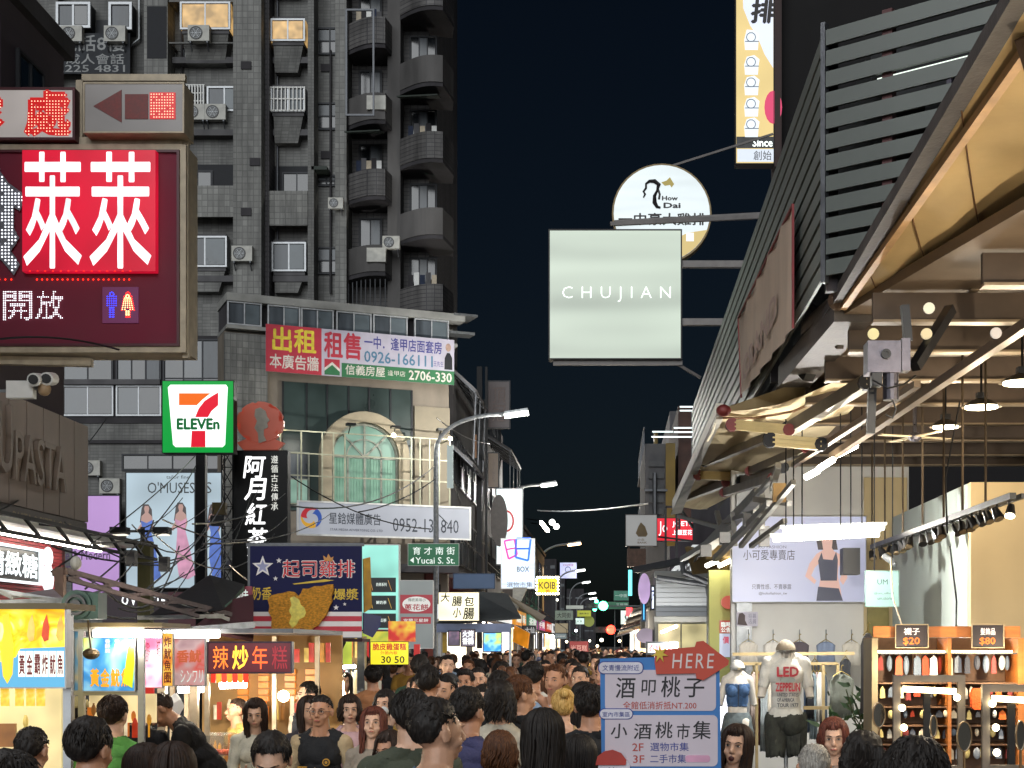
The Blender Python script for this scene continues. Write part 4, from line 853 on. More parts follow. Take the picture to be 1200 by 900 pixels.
simple_sign('teal_direction_sign','upper teal direction sign with white characters at the far crossing',719,692,737,704,121,'#2f7a66',.45,'一中街','#dff6ee',(721,696,735,700)); simple_sign('green_street_name_sign','long green street name board beside the green traffic light',712,705,737,714,120.5,'#1e6a4c',.4,'三民路','#cfe8dc',(722,707,736,711),post=False)
simple_sign('white_green_logo_sign','white sign with a green border right of the street axis',727,715,744,732,100,'#dcece4',.9,'G','#163a3c',(732,719,740,727)); 
simple_sign('tan_upright_sign','brownish upright sign beside the red neon strip',741,712,750,737,80,'#8a6a38',.5,'小吃','#4a2a10',(743,715,748,734)); 
m = MB(); m.tube([P(738.5,668,96),P(738.5,698,96)],.12,6); solo('cyan_neon_tube', m, E('cyan_tube','#6fe8f0',1.8), 'upright cyan neon tube on the right side of the far street','sign',WORLD)
m = MB(); m.tube([P(738,712,81),P(738,722,81)],.2,6); solo('red_neon_strip', m, E('red_tube','#ff4a50',2.2), 'short upright red neon strip left of the tan sign','sign',WORLD)
for i,(x,y,Y,c,s) in enumerate(((653,703,110,'#fffbe8',.25),(675,739,100,'#eef8ff',.3),(691,751,95,'#fffbe8',.25),(705,750,140,'#fff2d8',.4),(726,751,90,'#ffe2b0',.35),(743,741,60,'#fff8e8',.3),(700,757,100,'#ffe8c0',.3),(752,745,55,'#fff6e0',.3),(664,752,90,'#fff0c8',.3),(760,750,50,'#fffaf0',.28),(638,760,60,'#ffd890',.3),(612,745,50,'#ffcf80',.3))):
    c0 = P(x,y,Y); m = MB(); m.ball(c0,s*Y/330,8,6); k = T('stall_bulb',['bare bulb over the far left shops','bulb by the blue grey sign','bulb right of the red brown sign','bulb at the end of the street','warm bulb under the white green sign','large white bulb below the shutter house','bulb over the far crowd centre','bulb at the shutter house shop','bulb left of the red brown sign','bulb nearest the blue placard','warm bulb low left of the concrete building','warm bulb beside the orange flag'][i],'bulb',WORLD,*c0,group='bare bulbs over the far crowd'); part('bulb', m, E('bulb_%d'%i,c,8.0), k, smooth=True)
    m = MB(); m.tube([c0,c0+Vector((0,0,.7))],.012,4); part('cord', m, dark, k)
# street name sign on the lamp pole
p = Fr(52); t, r, v = signbox('street_name_sign','green street name sign reading Yucai S. St. with an arrow','sign',p,478,637,538,663,E('street_green','#0f6e43',.35,.1,2,sample=False),white,.05,.012)
w_ = E('glow_white','#e8f4ec',.7,sample=False); put(t,'育才南街',(484,641,533,650),p,v,w_,bold=.01,space=1.6); put(t,'Yucai S. St.',(487,653,533,660.5),p,v,w_,bold=.01)  # sign and letters glow in place of reflecting lamplight
m = MB().prism([p.uz(480.5,656.5),p.uz(485,653),p.uz(485,660)],v-.002,v); part('arrow', m, w_, t); m = MB(); m.bar((p.uz(495,0)[0],.08,r[3]-.1),(p.uz(512,0)[0],.08,r[3]-.1),.05); m.bar((r[2]-.4,.08,r[1]+.1),(r[0]+1,.08,r[1]+.1),.05); part('bracket', m, galv, t)
m = MB(); rectb(m,Fr(53.5),524,522,531,572,-.05,.05); solo('narrow_white_sign', m, E('dim_narrow','#aebcb8',.4,sample=False), 'narrow pale upright sign beside the nearest lamp pole','sign',Fr(53.5))
# ground-floor signs at the corner building
p = Fr(50); t, r, v = signbox('lit_menu_board','tall teal lit menu board with three dark menu panels','sign',p,419,638,468,738,E('teal_menu','#8fd8c8',.85,.35,.8),white,.3,.03)
for i in range(3):
    m = MB(); rectb(m,p,431,677+21*i,464,694+21*i,v-.01,v); k = part('menu_panel', m, M('menu_dark','#22282a',.5), t)
    m = MB(); a,z = p.uz(455,680+21*i); c,z2 = p.uz(459,692+21*i); m.bar((a,v-.014,z),(c,v-.014,z2),.09,.01); a,z = p.uz(434,680+21*i); c,z2 = p.uz(437,692+21*i); m.bar((a,v-.014,z),(c,v-.014,z2),.09,.01); part('printed_drink', m, E('drink_%d'%i,['#d8a050','#e0b848','#d8a050'][i],.6,sample=False), k)
    put(t,['奶茶系列','鮮奶茶','冬瓜茶'][i],(441,683+21*i,453,687+21*i),p,v-.014,w_,bold=.02)
p = Fr(49); t, r, v = signbox('white_red_oval_sign','grey white sign with a red band and white oval','sign',p,468,680,508,760,E('grey_panel','#9aa09e',.38,.2,1),white,.2,.02)
m = MB(); rectb(m,p,469,697,507,719,v-.004,v); part('red_band', m, E('dull_red','#b03a44',.45,sample=False), t); c = p.uz(488,708); m = MB().prism(circ(c[0],c[1],.46,24,rz=.25),v-.009,v-.005); part('oval', m, E('oval_white','#e4e2dc',.6,sample=False), t)
put(t,'蔥花餅',(474,708,502,715),p,v-.013,E('dull_red','#b03a44',.45,sample=False),bold=.03); put(t,'傳統美味小',(478,701,499,705),p,v-.013,M('greenink','#3a6a50',.5)); 
m = MB(); rectb(m,p,470,723,505,731,v-.004,v); part('red_strip', m, E('dull_red','#b03a44',.45,sample=False), t); put(t,'宜蘭三星餅',(473,725,502,729),p,v-.008,w_)
p = Fr(20); t, r, v = signbox('price_sign','yellow price sign reading 30 and 50 with red characters','sign',p,434,752,479,779,E('price_yellow','#f0e02a',.9,.15,3),wdark,.05,.005)
put(t,'30 50',(447,769,474,777),p,v,M('inkblk','#2a2410',.5),bold=.02); put(t,'脆皮雞蛋糕',(437,754,476,762),p,v,E('red_txt','#d02828',.6,sample=False),bold=.035); put(t,'外脆內軟',(446,763,466,767),p,v,E('red_txt','#d02828',.6,sample=False))
t, r, v = signbox('red_price_strip','red upright strip with white boxed characters left of the yellow price sign','sign',p,421,752,433,780,E('red_sign_face','#c82a26',.6,sample=False),wdark,.05,.005); put(t,'雞\n蛋\n糕',(424,755,430,777),p,v,w_,bold=.03)
t, r, v = signbox('waffle_mascot_banner','red banner with yellow round patches above the price sign','banner',Fr(22),455,728,487,752,Print('red_yellow_print',['#b0221e','#c8302a','#e8c040','#b82a24'],3.2,.55),wdark,.04,0)
t, r, v = signbox('green_yellow_banner','green and yellow printed banner left of the red banner','banner',Fr(22.5),420,740,456,752,Print('yg_print',['#4f9a3c','#e0d84a','#d07a6a'],3,.5),wdark,.04,0)
m = MB(); rectb(m,Fr(24),486,690+72,494,800,0,.05); 
m = MB(); rectb(m,Fr(26),485,755,492,790,0,.05); solo('red_hanging_lantern_strip', m, E('red_sign_face','#c82a26',.6,sample=False), 'red hanging strip right of the price sign', 'banner', Fr(26))
# sausage stall with grey pitched awning
p = Fr(38); t = T('sausage_stall','stall with a grey pitched awning and blue edge below the lamp pole','stall',p,p.uz(575,0)[0],0,0); q = lambda x, y: p.uz(x, y)
m = MB(); m.slab([(q(548,702)[0],1.5,q(548,702)[1]+.25),(q(512,735)[0],-.2,q(0,731)[1]),(q(611,0)[0],-.2,q(0,723)[1]),(q(590,0)[0],1.5,q(0,702)[1]+.2)],.06); part('roof', m, M('grey_canvas','#4a4e50',.8,0,.3,1.5,.3), t)
m = MB(); m.box(q(513,0)[0],-.24,q(0,741)[1],q(600,0)[0],-.205,q(0,731)[1]); part('valance', m, M('blue_canvas','#8b97b8',.7,0,.3,2), t)
m = MB(); 
for x in (515,520,598): m.bar((q(x,0)[0],0,0),(q(x,0)[0],0,q(0,738)[1]),.06)
m.bar((q(515,0)[0],0,.9),(q(598,0)[0],0,.9),.06); part('posts', m, alu, t); m = MB(); m.box(q(522,0)[0],0,.3,q(596,0)[0],.6,.88); part('counter', m, steel, t)
m = MB(); m.box(q(519,0)[0],-.1,q(0,765)[1],q(524,0)[0],.0,q(0,741)[1]); part('yellow_box', m, M('yellow_box','#c8a02c',.5), t)
t, r, v = signbox('sausage_sign','bright cream lit sign with six dark characters above the grey awning','sign',p,517,695,564,728,E('cream_lit','#fff6d0',1.3,.4,1.4),cream,.12,.01,v=-.6)
for ch, rc_ in zip('大腸包小腸',((520,696,530,706),(533,700,544,711),(547,700,558,711),(534,713,543,724),(546,713,558,726))): put(t,ch,rc_,p,v,M('ink_olive','#3b3a22',.6),bold=.03,slant=.1)
t, r, v = signbox('blue_food_screen','small bright blue picture screen with a green and yellow dish','screen',Fr(37),566,741,588,764,Print('blue_dish',['#1f6fd8','#2f86e8','#a8e070','#e8d050'],2.6,1.3),blk,.06,.02)
t, r, v = signbox('white_character_sign','purple grey sign with four glowing white characters','sign',Fr(37.5),540,737,557,758,E('mauve_lit','#8f7f8e',.45,sample=False),wdark,.06,.02); put(t,'火烤\n香腸',(542,739,555,755),Fr(37.5),v,E('white_letters','#eef2f4',1.3),bold=.04)
t, r, v = signbox('purple_picture_sign','small dark poster with a pink stroke in the sausage stall','poster',Fr(37.6),525,739,539,757,Print('pink_stroke',['#4a4450','#76687c','#c890b0'],3,.4),wdark,.06,.02)
m = MB(); rectb(m,Fr(40),513,770-62,519,725,0,.08); solo('white_lightbox', m, E('lightbox','#f2faff',1.8), 'small white lightbox left of the sausage sign', 'sign', Fr(40))
m = MB(); rectb(m,Fr(39),512,742,519,800,0,.2); solo('white_pillar', m, M('white_pillar','#a8a498',.6), 'pale pillar at the left end of the sausage stall', 'post', Fr(39))
p = Fr(46); m = MB(); m.slab([P(588,693,46),P(600,702,44),P(634,728,40),P(640,722,44)],.05); solo('tan_canopy', m, M('tan_canvas','#8c7a5c',.8,0,.3,2,.3), 'tan slanting canopy right of the grey awning', 'awning', WORLD)
m = MB(); m.slab([P(604,733,40),P(621,742,39.5),P(619,760,39.5),P(602,752,40)],.04); solo('orange_flag', m, E('orange_flag','#e08a20',.65,.3,3,sample=False), 'orange lit flag beside the small blue screen', 'flag', WORLD)
simple_sign('white_character_board','black board with glowing white characters right of the blue screen',612,733,628,744,41,'#2a2c30',.3,'大仙','#f4f6f6',(615,735,627,742)); 
t = simple_sign('blue_tarpaulin_box','blue tarpaulin box hung on the dark street building',531,672,580,690,50,'#3d5a80',.22,post=False,frame='#2a3d58'); t['category'] = 'tarpaulin'
m = MB(); rectb(m,Fr(48),588,704,600,730,0,.3); 
t = T('white_curved_awning','white curtain-like awning edge catching light beyond the grey awning','awning',WORLD,*P(606,700,47)); m = MB(); m.slab([P(601,690,47),P(618,690,47),P(606,716,45),P(600,722,45)],.05); part('sheet', m, M('white_canvas','#b0aca0',.8), t)
# ============================================================ left food stalls, front to back
def strip(t, a, b, r=.02, mat=None, e=8, sz=.1):
    m = MB(); m.tube([a,b], r, 8); k = part('tube_light', m, mat or ltube, t); l = lamp('POINT','tube_light_glow',(0,0,0),e*3,(1,.88,.68),.02); l.parent = t; l.location = (Vector(a)+Vector(b))/2-Vector(OFF[t.name])+Vector((0,-.12,-.06)); return k
def postsM(t, pts, top, w=.04, mat=None):
    m = MB()
    for x, y in pts: m.bar((x,y,0),(x,y,top),w)
    part('posts', m, mat or alu, t)
S = Fr(7.5)
t = T('squid_stall','stall under the big yellow fried squid panel at the left edge','stall',WORLD,-3.6,7.6,0)
postsM(t, [(-4.6,7.5),(P(80,0,7.6).x,7.6),(P(80,0,9).x,9.0)], 2.0); 
m = MB(); m.box(-5.2,7.46,2.03,P(80,0,7.5).x,7.9,2.06); part('roof', m, M('stall_roof','#77694a',.6,0,.3,3), t)
m = MB(); m.box(-5.0,7.7,0,-3.0,8.3,.95); part('counter', m, alu, t); m = MB(); m.box(-5,8.22,.95,-3.02,8.26,2.0); part('back_screen', m, E('cream_screen','#f0dca0',.55,.4,5), t)
strip(t,(-4.6,7.9,1.98),(-3.0,7.9,1.98))
t, r, v = signbox('squid_sign','big glowing yellow panel with fried squid and red characters','sign',S,-45,712,78,806,Print('yellow_rays',['#f0a010','#ffc010','#ffe040','#fff2a0'],5.5,.9,dist=2.5),wframe,.06,.006)
q = lambda x, y: S.uz(x, y)
m = MB(); m.prism([q(-45,790),q(20,770),q(25,760),q(78,758),q(78,805),q(-45,805)],v-.003,v); part('blue_field', m, E('blue_field','#5db0d8',.8,sample=False), t)
m = MB().prism([q(2,760),q(6,740),q(4,722),q(12,718),q(14,735),q(18,756),q(16,790),q(10,801),q(5,792)],v-.006,v-.003); part('printed_squid', m, E('squid_yellow','#f8c820',1.1,sample=False), t)
for i, c in enumerate(('#f4c060','#d84818','#e8b848')): 
    x = 33+17*i; m = MB().prism([q(x,745),q(x+2,730),q(x+6,720),q(x+9,735),q(x+8,750),q(x+3,752)],v-.005,v-.001); part('printed_fritter', m, E('fritter_%d'%i,c,.9,.3,20,sample=False), t)
m = MB()
for i in range(6): a,z1 = q(23+9*i,763); c,z0 = q(31+9*i,793); m.box(a,v-.006,z0,c,v-.003,z1)
part('character_plates', m, E('plate_white','#fffdf0',1.0,sample=False), t)
for i, ch in enumerate('黃金霸炸魷魚'): put(t,ch,(24+9*i,767,30.5+9*i,790),S,v-.008,E('dark_red_ink','#8a1a14',.3,sample=False),bold=.03)
for i,x in enumerate((0,17,30,42)):
    m = MB(); a,z1 = S.uz(x-4,807); c,z0 = S.uz(x+6,828); m.box(a,.05,z0,c,.056,z1); solo('hanging_skewer_card', m, Print('gold_card',['#c88a20','#f0c040','#fff0a0'],14,.8), ['leftmost gold card hanging under the squid panel','second gold card hanging under the squid panel','third gold card hanging under the squid panel','rightmost gold card hanging under the squid panel'][i], 'price card', S, group='gold cards under the squid panel')
t = T('ventilation_blower','round dark green ventilation blower on the stall roof','ventilator',WORLD,*P(96,722,8.5)); c = P(93,709,8.5)
m = MB(); m.tube([c+Vector((0,-.05,0)),c+Vector((0,.12,0))],.085,20); m.box(c.x,c.y-.04,c.z-.08,c.x+.12,c.y+.11,c.z+.07); part('drum', m, M('dark_green','#16392c',.45,.2,.3,8), t); m = MB(); m.ring(circ(c.x,c.z,.06,20),circ(c.x,c.z,.045,20),c.y-.07,c.y-.052); m.prism(circ(c.x,c.z,.03,14),c.y-.07,c.y-.052); part('intake', m, blk, t)
# second stall: glass case with blue squid poster
p = Fr(9); q = lambda x, y: p.uz(x, y)
t = T('glass_case_stall','stall with glass hood, blue squid poster and white strip light','stall',p,q(125,0)[0],0,0)
m = MB(); m.box(q(78,0)[0],-.1,q(0,735)[1],q(196,0)[0],.5,q(0,730)[1]); part('roof', m, M('stall_roof','#77694a',.6,0,.3,3), t)
m = MB(); 
for x in (83,96,166): m.bar((q(x,0)[0],0,0),(q(x,0)[0],0,q(0,734)[1]),.035)
for y in (737,812): m.bar((q(83,0)[0],0,q(0,y)[1]),(q(166,0)[0],0,q(0,y)[1]),.03)
part('posts', m, alu, t); m = MB(); m.box(q(84,0)[0],.1,0,q(165,0)[0],.8,.9); part('counter', m, alu, t)
m = MB(); m.box(q(84,0)[0],.3,q(0,850)[1],q(165,0)[0],.32,q(0,815)[1]); part('back_panel', m, E('glow_back','#f0d8a0',.7,.4,6), t)
m = MB(); m.box(q(80,0)[0],.04,q(0,812)[1],q(95,0)[0],.045,q(0,737)[1]); part('side_poster', m, Print('blue_side',['#3a7098','#6a9ab0','#c8b480'],7,.45), t); strip(t,(q(112,0)[0],-.03,q(0,742)[1]),(q(190,0)[0],-.03,q(0,743)[1]),.022,e=1)
t, r, v = signbox('blue_squid_poster','blue lit poster with yellow squid and gold characters','poster',p,99,747,160,810,Print('blue_water',['#1f6fb8','#3f90d0','#90ccec','#d0dc50'],5,.6,dist=.6),wframe,.02,.004,v=-.02)
for i, ch in enumerate('黃金魷魚'): put(t,ch,(108+12*i,784,118+12*i,804),p,v,E('gold_ink','#e8a020',.9,sample=False),bold=.05)
for i in range(2): put(t,'香\n酥\n脆',(125+11*i,749,131+11*i,765),p,v,w_,bold=.02)
m = MB(); m.prism([q(146,800),q(152,760),q(158,748),q(160,770),q(157,806)],v-.003,v); part('printed_squid', m, E('squid_green','#c8e020',.9,sample=False), t)
m = MB(); c = p.uz(115,766); m.ball((c[0],-.12,c[1]),(.05,.05,.035),12,8); m.tube([(c[0],-.12,c[1]),(c[0]-.02,-.12,c[1]+.2)],.006,5); solo('hanging_ladle', m, M('brown_metal','#5a4a34',.4,.5), 'brown ladle hanging before the blue poster', 'ladle', p)
# third: pink lit posters
p = Fr(9.6); q = lambda x, y: p.uz(x, y)
t, r, v = signbox('pink_flavour_poster','overexposed pink and white poster with narrow characters','poster',p,163,742,191,806,Print('pink_white',['#e83a78','#ff9ab8','#ffffff','#ffffff'],5,1.2),wframe,.03,.004)
put(t,'椒鹽原味',(171,752,176,776),p,v,M('ink_dark','#30181c',.5),line=1); put(t,'海苔',(184,750,188,770),p,v,M('ink_dark','#30181c',.5))
t, r, v = signbox('red_gold_poster','narrow red and gold poster next to the pink one','poster',p,191,742,203,804,Print('red_gold',['#b02a18','#e8b040','#fff0c0'],9,.8),wframe,.03,.003)
for i, ch in enumerate('炸魷魚圈'): put(t,ch,(193,746+14*i,201,758+14*i),p,v,E('dark_red_ink','#8a1a14',.3,sample=False),bold=.03)
p = Fr(10); q = lambda x, y: p.uz(x, y)
t, r, v = signbox('faded_pink_poster','faded grey pink plastic poster with squid rings','poster',p,204,748,241,804,Print('faded_pink',['#a87f86','#c8a8a8','#d05a50','#c0b0b0'],5,.5),wframe,.03,.006)
put(t,'香魷',(208,762,236,776),p,v,E('dull_orange','#d86a40',.6,sample=False),bold=.04); put(t,'シンワリ',(212,785,238,800),p,v,w_)
m = MB(); rectb(m,Fr(9.4),163,806,180,822,0,.02); solo('red_cloth', m, E('red_sign_face','#c82a26',.6,sample=False), 'small red banner strip under the pink poster', 'banner', Fr(9.4))
# fourth: cooking stall with the rice cake sign
p = Fr(11.5); q = lambda x, y: p.uz(x, y)
t = T('rice_cake_stall','warm lit cooking stall behind steel posts with orange menu cards','stall',p,q(260,0)[0],0,0)
m = MB()
for x in (162,180,195,232,247,291,345): m.bar((q(x,0)[0],-.1 if x in (195,232,247) else .9,0),(q(x,0)[0],-.1 if x in (195,232,247) else .9,q(0,745)[1]),.06 if x in (195,232) else .035)
part('posts', m, M('stall_steel','#b8a890',.4,.5,.3,8), t)
m = MB(); m.box(q(160,0)[0],-.2,q(0,742)[1],q(350,0)[0],1.9,q(0,737)[1]); part('roof', m, steel, t)
m = MB(); m.box(q(160,0)[0],1.85,.2,q(350,0)[0],1.9,q(0,742)[1]-.003); part('back_wall', m, M('warm_wall','#b89058',.6,0,.35,2), t)
m = MB(); m.box(q(185,0)[0],-.05,0,q(290,0)[0],.5,.88); part('counter', m, alu, t)
for k,(a,c,y,v_) in enumerate(((206,269,744,-.3),(196,226,809,.3),(238,270,805,.5))): strip(t,(q(a,0)[0],v_,q(0,y)[1]),(q(c,0)[0],v_,q(0,y-1)[1]),.03)
m = MB(); 
for i in range(4):
    for j in range(5): a,z = q(210+28*i+(i>1)*8,0)[0], 1.35+.06*j; m.box(a,1.8,z,a+.09,1.84,z+.045)
part('menu_cards', m, E('orange_cards','#e88a28',.8,.3,9), t)
m = MB(); c = p.uz(277,822); m.ball((c[0]+.1,1.2,c[1]),.05,10,8); part('bulb', m, bulb, t, smooth=True)
m = MB(); m.box(q(226,0)[0],-.12,1.0,q(266,0)[0],.3,1.16); k = part('glass_tray', m, M('tray_glass','#8a8f8c',.15,0,.2,4,alpha=.35), t)
m = MB(); 
for i in range(14): m.ball((q(230+2.6*i,0)[0],.05+.02*(i%3),1.02),(.03,.04,.025),7,5)
part('food', m, M('chili_food','#d8542a',.4,0,.5,20), t, kind='stuff')
for i in range(7): a = q(248+i*6.3,0)[0]; m = MB(); m.box(a,-.02,q(0,800)[1],a+.035,.0,q(0,788)[1]); part('menu_flag', m, E('orange_flagc' if i%2 else 'red_flagc',['#e0301c','#f08a20'][i%2],.8,sample=False), t)
t, r, v = signbox('rice_cake_sign','dark red LED sign with orange and yellow characters','sign',Fr(11),243,752,342,789,E('dark_red_face','#6e1a2c',.5,.4,2,sample=False),M('mauve_frame','#3b2c3c',.4,.3),.08,.01)
for i,(ch,c) in enumerate(zip('辣炒年糕',('#ff7a28','#ffc840','#ff6428','#b82838'))):
    rcx = (250+23*i,757,268+23*i,784); 
    put(t,ch,rcx,Fr(11),v,E('ledch_'+c[1:],c,1.6 if i<3 else .6,sample=False),bold=.0 if i!=1 else .03,name='lit_character')
m = MB(); m.add([(x,y,z) for x,y,z in [P(205,812,10.9),P(210,820,10.85),P(214,828,10.9),P(206,842,10.9),P(197,842,10.9),P(197,828,10.85),P(200,816,10.9)]],[(0,1,2,3,4,5,6)]); m.add([(x,y+.05,z) for x,y,z in m.v[:7]],[(6,5,4,3,2,1,0)]); solo('hanging_plastic_bag', m, E('bag_white','#e8e4dc',.25,sample=False,base='#d8d4cc'), 'white plastic bag hanging on the stall post', 'bag')
# cheese chicken banner
p = Fr(14); t = T('cheese_chicken_banner','dark blue banner with big fried chicken, white stars and red stripes','banner',p,p.uz(358,0)[0],0,p.uz(0,748)[1]); q = lambda x, y: p.uz(x, y)
m = MB(); rectb(m,p,293,640,424,748,0,.02); part('sheet', m, M('banner_navy','#0b1040',.85,0,.15,2), t)
def pr(name, pts, mat, d): part(name, MB().prism([q(*a) for a in pts],-d,-d+.002), mat, t)
wh = M('banner_white2','#d8d4d4',.5,0,.1,4); rd2 = M('banner_red2','#b32235',.5,0,.15,4)
pr('white_stripe',[(293,717),(424,717),(424,747),(293,747)],wh,.003)
for y in (722,734): pr('red_stripe',[(293,y),(424,y),(424,y+6),(293,y+6)],rd2,.006)
def star(x, y, r, mat, d=.006): pr('star',[(x+(r if i%2==0 else r*.42)*math.sin(i*PI/5), y-(r if i%2==0 else r*.42)*math.cos(i*PI/5)) for i in range(10)],mat,d)
star(308,664,13,wh); star(308,664,8,M('star_grey','#8f94b8',.5),.008); star(327,657,3.5,wh); star(323,678,3,wh); star(394,712,3.5,wh); star(404,708,2.2,wh)
part('lettering', text('起司雞排', *q(331,677), *q(416,656), -.006, .035), wh, t); part('lettering', text('起司雞排', *q(331.5,676.5), *q(415.5,656.5), -.009, .004), M('banner_text_red','#c8202c',.5), t)
gold = M('banner_gold','#c8a82c',.5); part('lettering', text('奶香', *q(295,703), *q(318,688), -.006, .02, slant=.1), gold, t); part('lettering', text('爆漿', *q(391,703), *q(420,690), -.006, .02), gold, t)
pr('underline',[(343,684),(380,679),(392,680),(380,682),(345,685)],gold,.006); pr('crown',[(380,657),(379,651),(383,654),(385,649),(388,654),(391,652),(390,658)],M('crown_gold','#b87a20',.4),.012)
ck = M('fried_crust','#dc9a34',.6,0,.45,45,1.0,streak=.6); part('printed_cutlet', MB().prism([q(*a) for a in [(315,703),(319,698),(326,696),(333,695),(340,693),(346,694),(351,699),(354,695),(356,690),(363,690),(370,687),(378,687),(385,685),(391,685),(392,692),(389,699),(390,705),(386,713),(384,720),(378,727),(374,733),(368,736),(364,741),(358,737),(352,736),(348,741),(344,742),(339,740),(334,736),(328,740),(321,742),(319,733),(320,724),(316,718),(317,710)]],-.05,-.004), ck, t)
pr('printed_cheese',[(341,701),(346,699),(352,703),(354,709),(358,712),(360,718),(358,723),(352,726),(349,732),(344,736),(340,730),(343,722),(340,716),(343,709)],M('cheese','#cfc04a',.4,0,.3,30),.054)
m = MB(); m.bar((*q(288,0)[:1],.03,q(0,638)[1]),(q(426,0)[0],.03,q(0,638)[1]),.03); m.bar((q(292,0)[0],.03,0),(q(292,0)[0],.03,q(0,638)[1]),.035); m.bar((q(366,0)[0],.05,q(0,750)[1]),(q(345,0)[0],.1,q(0,800)[1]),.02); m.bar((q(403,0)[0],.05,q(0,752)[1]),(q(385,0)[0],.2,q(0,782)[1]),.02); part('frame', m, steel, t)
m = MB(); m.box(q(300,0)[0],.03,q(0,752)[1],q(424,0)[0],.5,q(0,748.5)[1]); part('canopy', m, M('maroon_canvas','#3a1420',.7), t)
t = T('side_flag','dark blue pennant with a yellow upper part right of the chicken banner','flag',WORLD,*P(436,750,14.5))
m = MB(); m.slab([P(425,655,14.5),P(433,653,14.6),P(435,712,14.6),P(426,718,14.5)],.01); part('yellow_cloth', m, M('yellow_cloth','#a8801c',.7,0,.3,8), t)
m = MB(); m.slab([P(425,718,14.5),P(446,722,14.7),P(445,733,14.7),P(436,747,14.6),P(425,742,14.5)],.01); part('blue_cloth', m, M('banner_navy2','#1e2660',.6,0,.2,6), t)
# lit goods stall row behind (red/yellow banners, goods)
p = Fr(17); q = lambda x, y: p.uz(x, y)
t = T('snack_stall','crowded snack stall with red and yellow banners under the chicken banner','stall',p,q(390,0)[0],0,0)
m = MB(); m.box(q(345,0)[0],1.2,0,q(408,0)[0],1.3,q(0,745)[1]); part('back_wall', m, M('warm_goods_wall','#a08a5c',.6,0,.5,5), t)
for i,(x0,y0,x1,y1,c) in enumerate(((356,752,374,780,'#d03028'),(376,752,394,778,'#d8482c'),(378,771,392,778,'#e8c838'),(398,752,416,778,'#b8c848'),(345,756,354,776,'#e06030'))):
    m = MB(); rectb(m,p,x0,y0,x1,y1,-.03*(i+1)-.1,-.03*(i+1)-.09); part('banner', m, E('snack_%d'%i,c,.75,.3,6,sample=False), t)
put(t,'臭豆腐',(358,757,372,766),p,-.14,w_,bold=.03); put(t,'花枝',(379,756,391,768),p,-.17,w_,bold=.03)
strip(t,(q(380,0)[0],.1,q(0,783)[1]),(q(415,0)[0],.1,q(0,781)[1]),.02); m = MB(); c = q(397,805); m.ball((c[0],.2,c[1]),.09,10,8); part('bulb', m, E('bright_bulb','#fff2cc',12), t, smooth=True); l = lamp('POINT','bulb_light',(0,0,0),70,(1,.85,.6),.02); l.parent = t; l.location = (c[0]-q(390,0)[0],-.1,c[1])
for i in range(16): m = MB(); x = q(376+4*i,0)[0]; m.box(x,.4+.05*(i%2),1.15,x+.03,.46+.05*(i%2),1.5+.03*(i%3)); part('bottle' if i%2 else 'packet', m, E('goods_%d'%(i%4),['#c8b890','#7a8a9c','#a8b48c','#d8cdb8'][i%4],.3,sample=False), t)
m = MB(); m.box(q(350,0)[0],.1,0,q(440,0)[0],.8,.95); part('counter', m, alu, t); m = MB()
for x in (349,421,425): m.bar((q(x,0)[0],0,0),(q(x,0)[0],0,q(0,748)[1]),.04)
part('posts', m, steel, t)
# black tent roof, truss and cables over the stalls
t = T('tent_roof','black tent roof leaning over the stalls beside the chicken banner','tent',WORLD,*P(240,735,13)); blkc = M('black_canvas','#15171a',.7,0,.4,2,.3)
m = MB(); m.slab([P(173,722,12),P(243,675,13),P(284,686,13.5),P(258,716,12.2)],.03); part('black_cloth', m, blkc, t)
m = MB(); m.slab([P(258,708,12.4),P(284,686,13.5),P(283,694,13.4),P(262,712,12.3)],.02); part('green_cloth', m, M('green_canvas','#3f5a4c',.7,0,.3,3), t)
m = MB(); m.slab([P(225,740,11.8),P(262,708,12.6),P(296,700,13),P(296,752,12.6),P(240,742,11.8)],.03); part('maroon_cloth', m, M('maroon_canvas','#3a1420',.7), t)
m = MB(); m.bar(P(160,724,11.8),P(262,722,12.2),.035); m.bar(P(205,704,12),P(268,726,12.4),.03); m.bar(P(222,738,11.7),P(296,732,12.5),.05); part('frame', m, galv, t)
m = MB(); pl = Fr(13.5); a, z1 = pl.uz(250,687); c, z0 = pl.uz(295,708); m.box(a,0,z0,c,.04,z1); t2 = solo('pink_hanging_sign', m, M('pinkish_sign','#8a3a4a',.5), 'small dark pink sign with white characters beside the chicken banner', 'sign', pl); put(t2,'香滷味',(262,691,291,704),pl,-.004,w_,bold=.02)
t = T('roof_truss','light steel truss with brackets crossing above the stall roofs','truss',WORLD,*P(160,700,11)); m = MB()
A0, A1, B0, B1 = P(75,668,10.5), P(270,720,12.5), P(78,678,10.5), P(232,722,12)
m.bar(A0,A1,.035); m.bar(B0,B1,.03)
for i in range(5): f = i/5; m.bar(A0.lerp(A1,f),B0.lerp(B1,f+.12),.02); m.bar(B0.lerp(B1,f),A0.lerp(A1,f+.1),.02)
part('truss', m, M('rust_steel','#4a3f40',.6,.4,.4,12), t); m = MB(); m.bar(P(71,665,10.4),P(71,706,10.4),.06); m.bar(P(62,672,10.4),P(78,670,10.4),.04); part('bracket', m, M('rust_brown','#5c463a',.6,.3,.4,12), t)
m = MB(); c = P(89,660,10.3); m.ball(c,(.04,.03,.05),10,8); part('bulb', m, M('frosted_bulb','#9a9890',.3), t)
t = T('small_awning_edge','grey awnings and blue strip above the squid panel','awning',WORLD,*P(35,700,8.6)); m = MB(); m.slab([P(0,690,9),P(15,697,9),P(62,690,9.4),P(75,702,9)],.03); m.bar(P(-20,708,8.6),P(84,704,8.8),.04); part('sheet', m, galv, t)
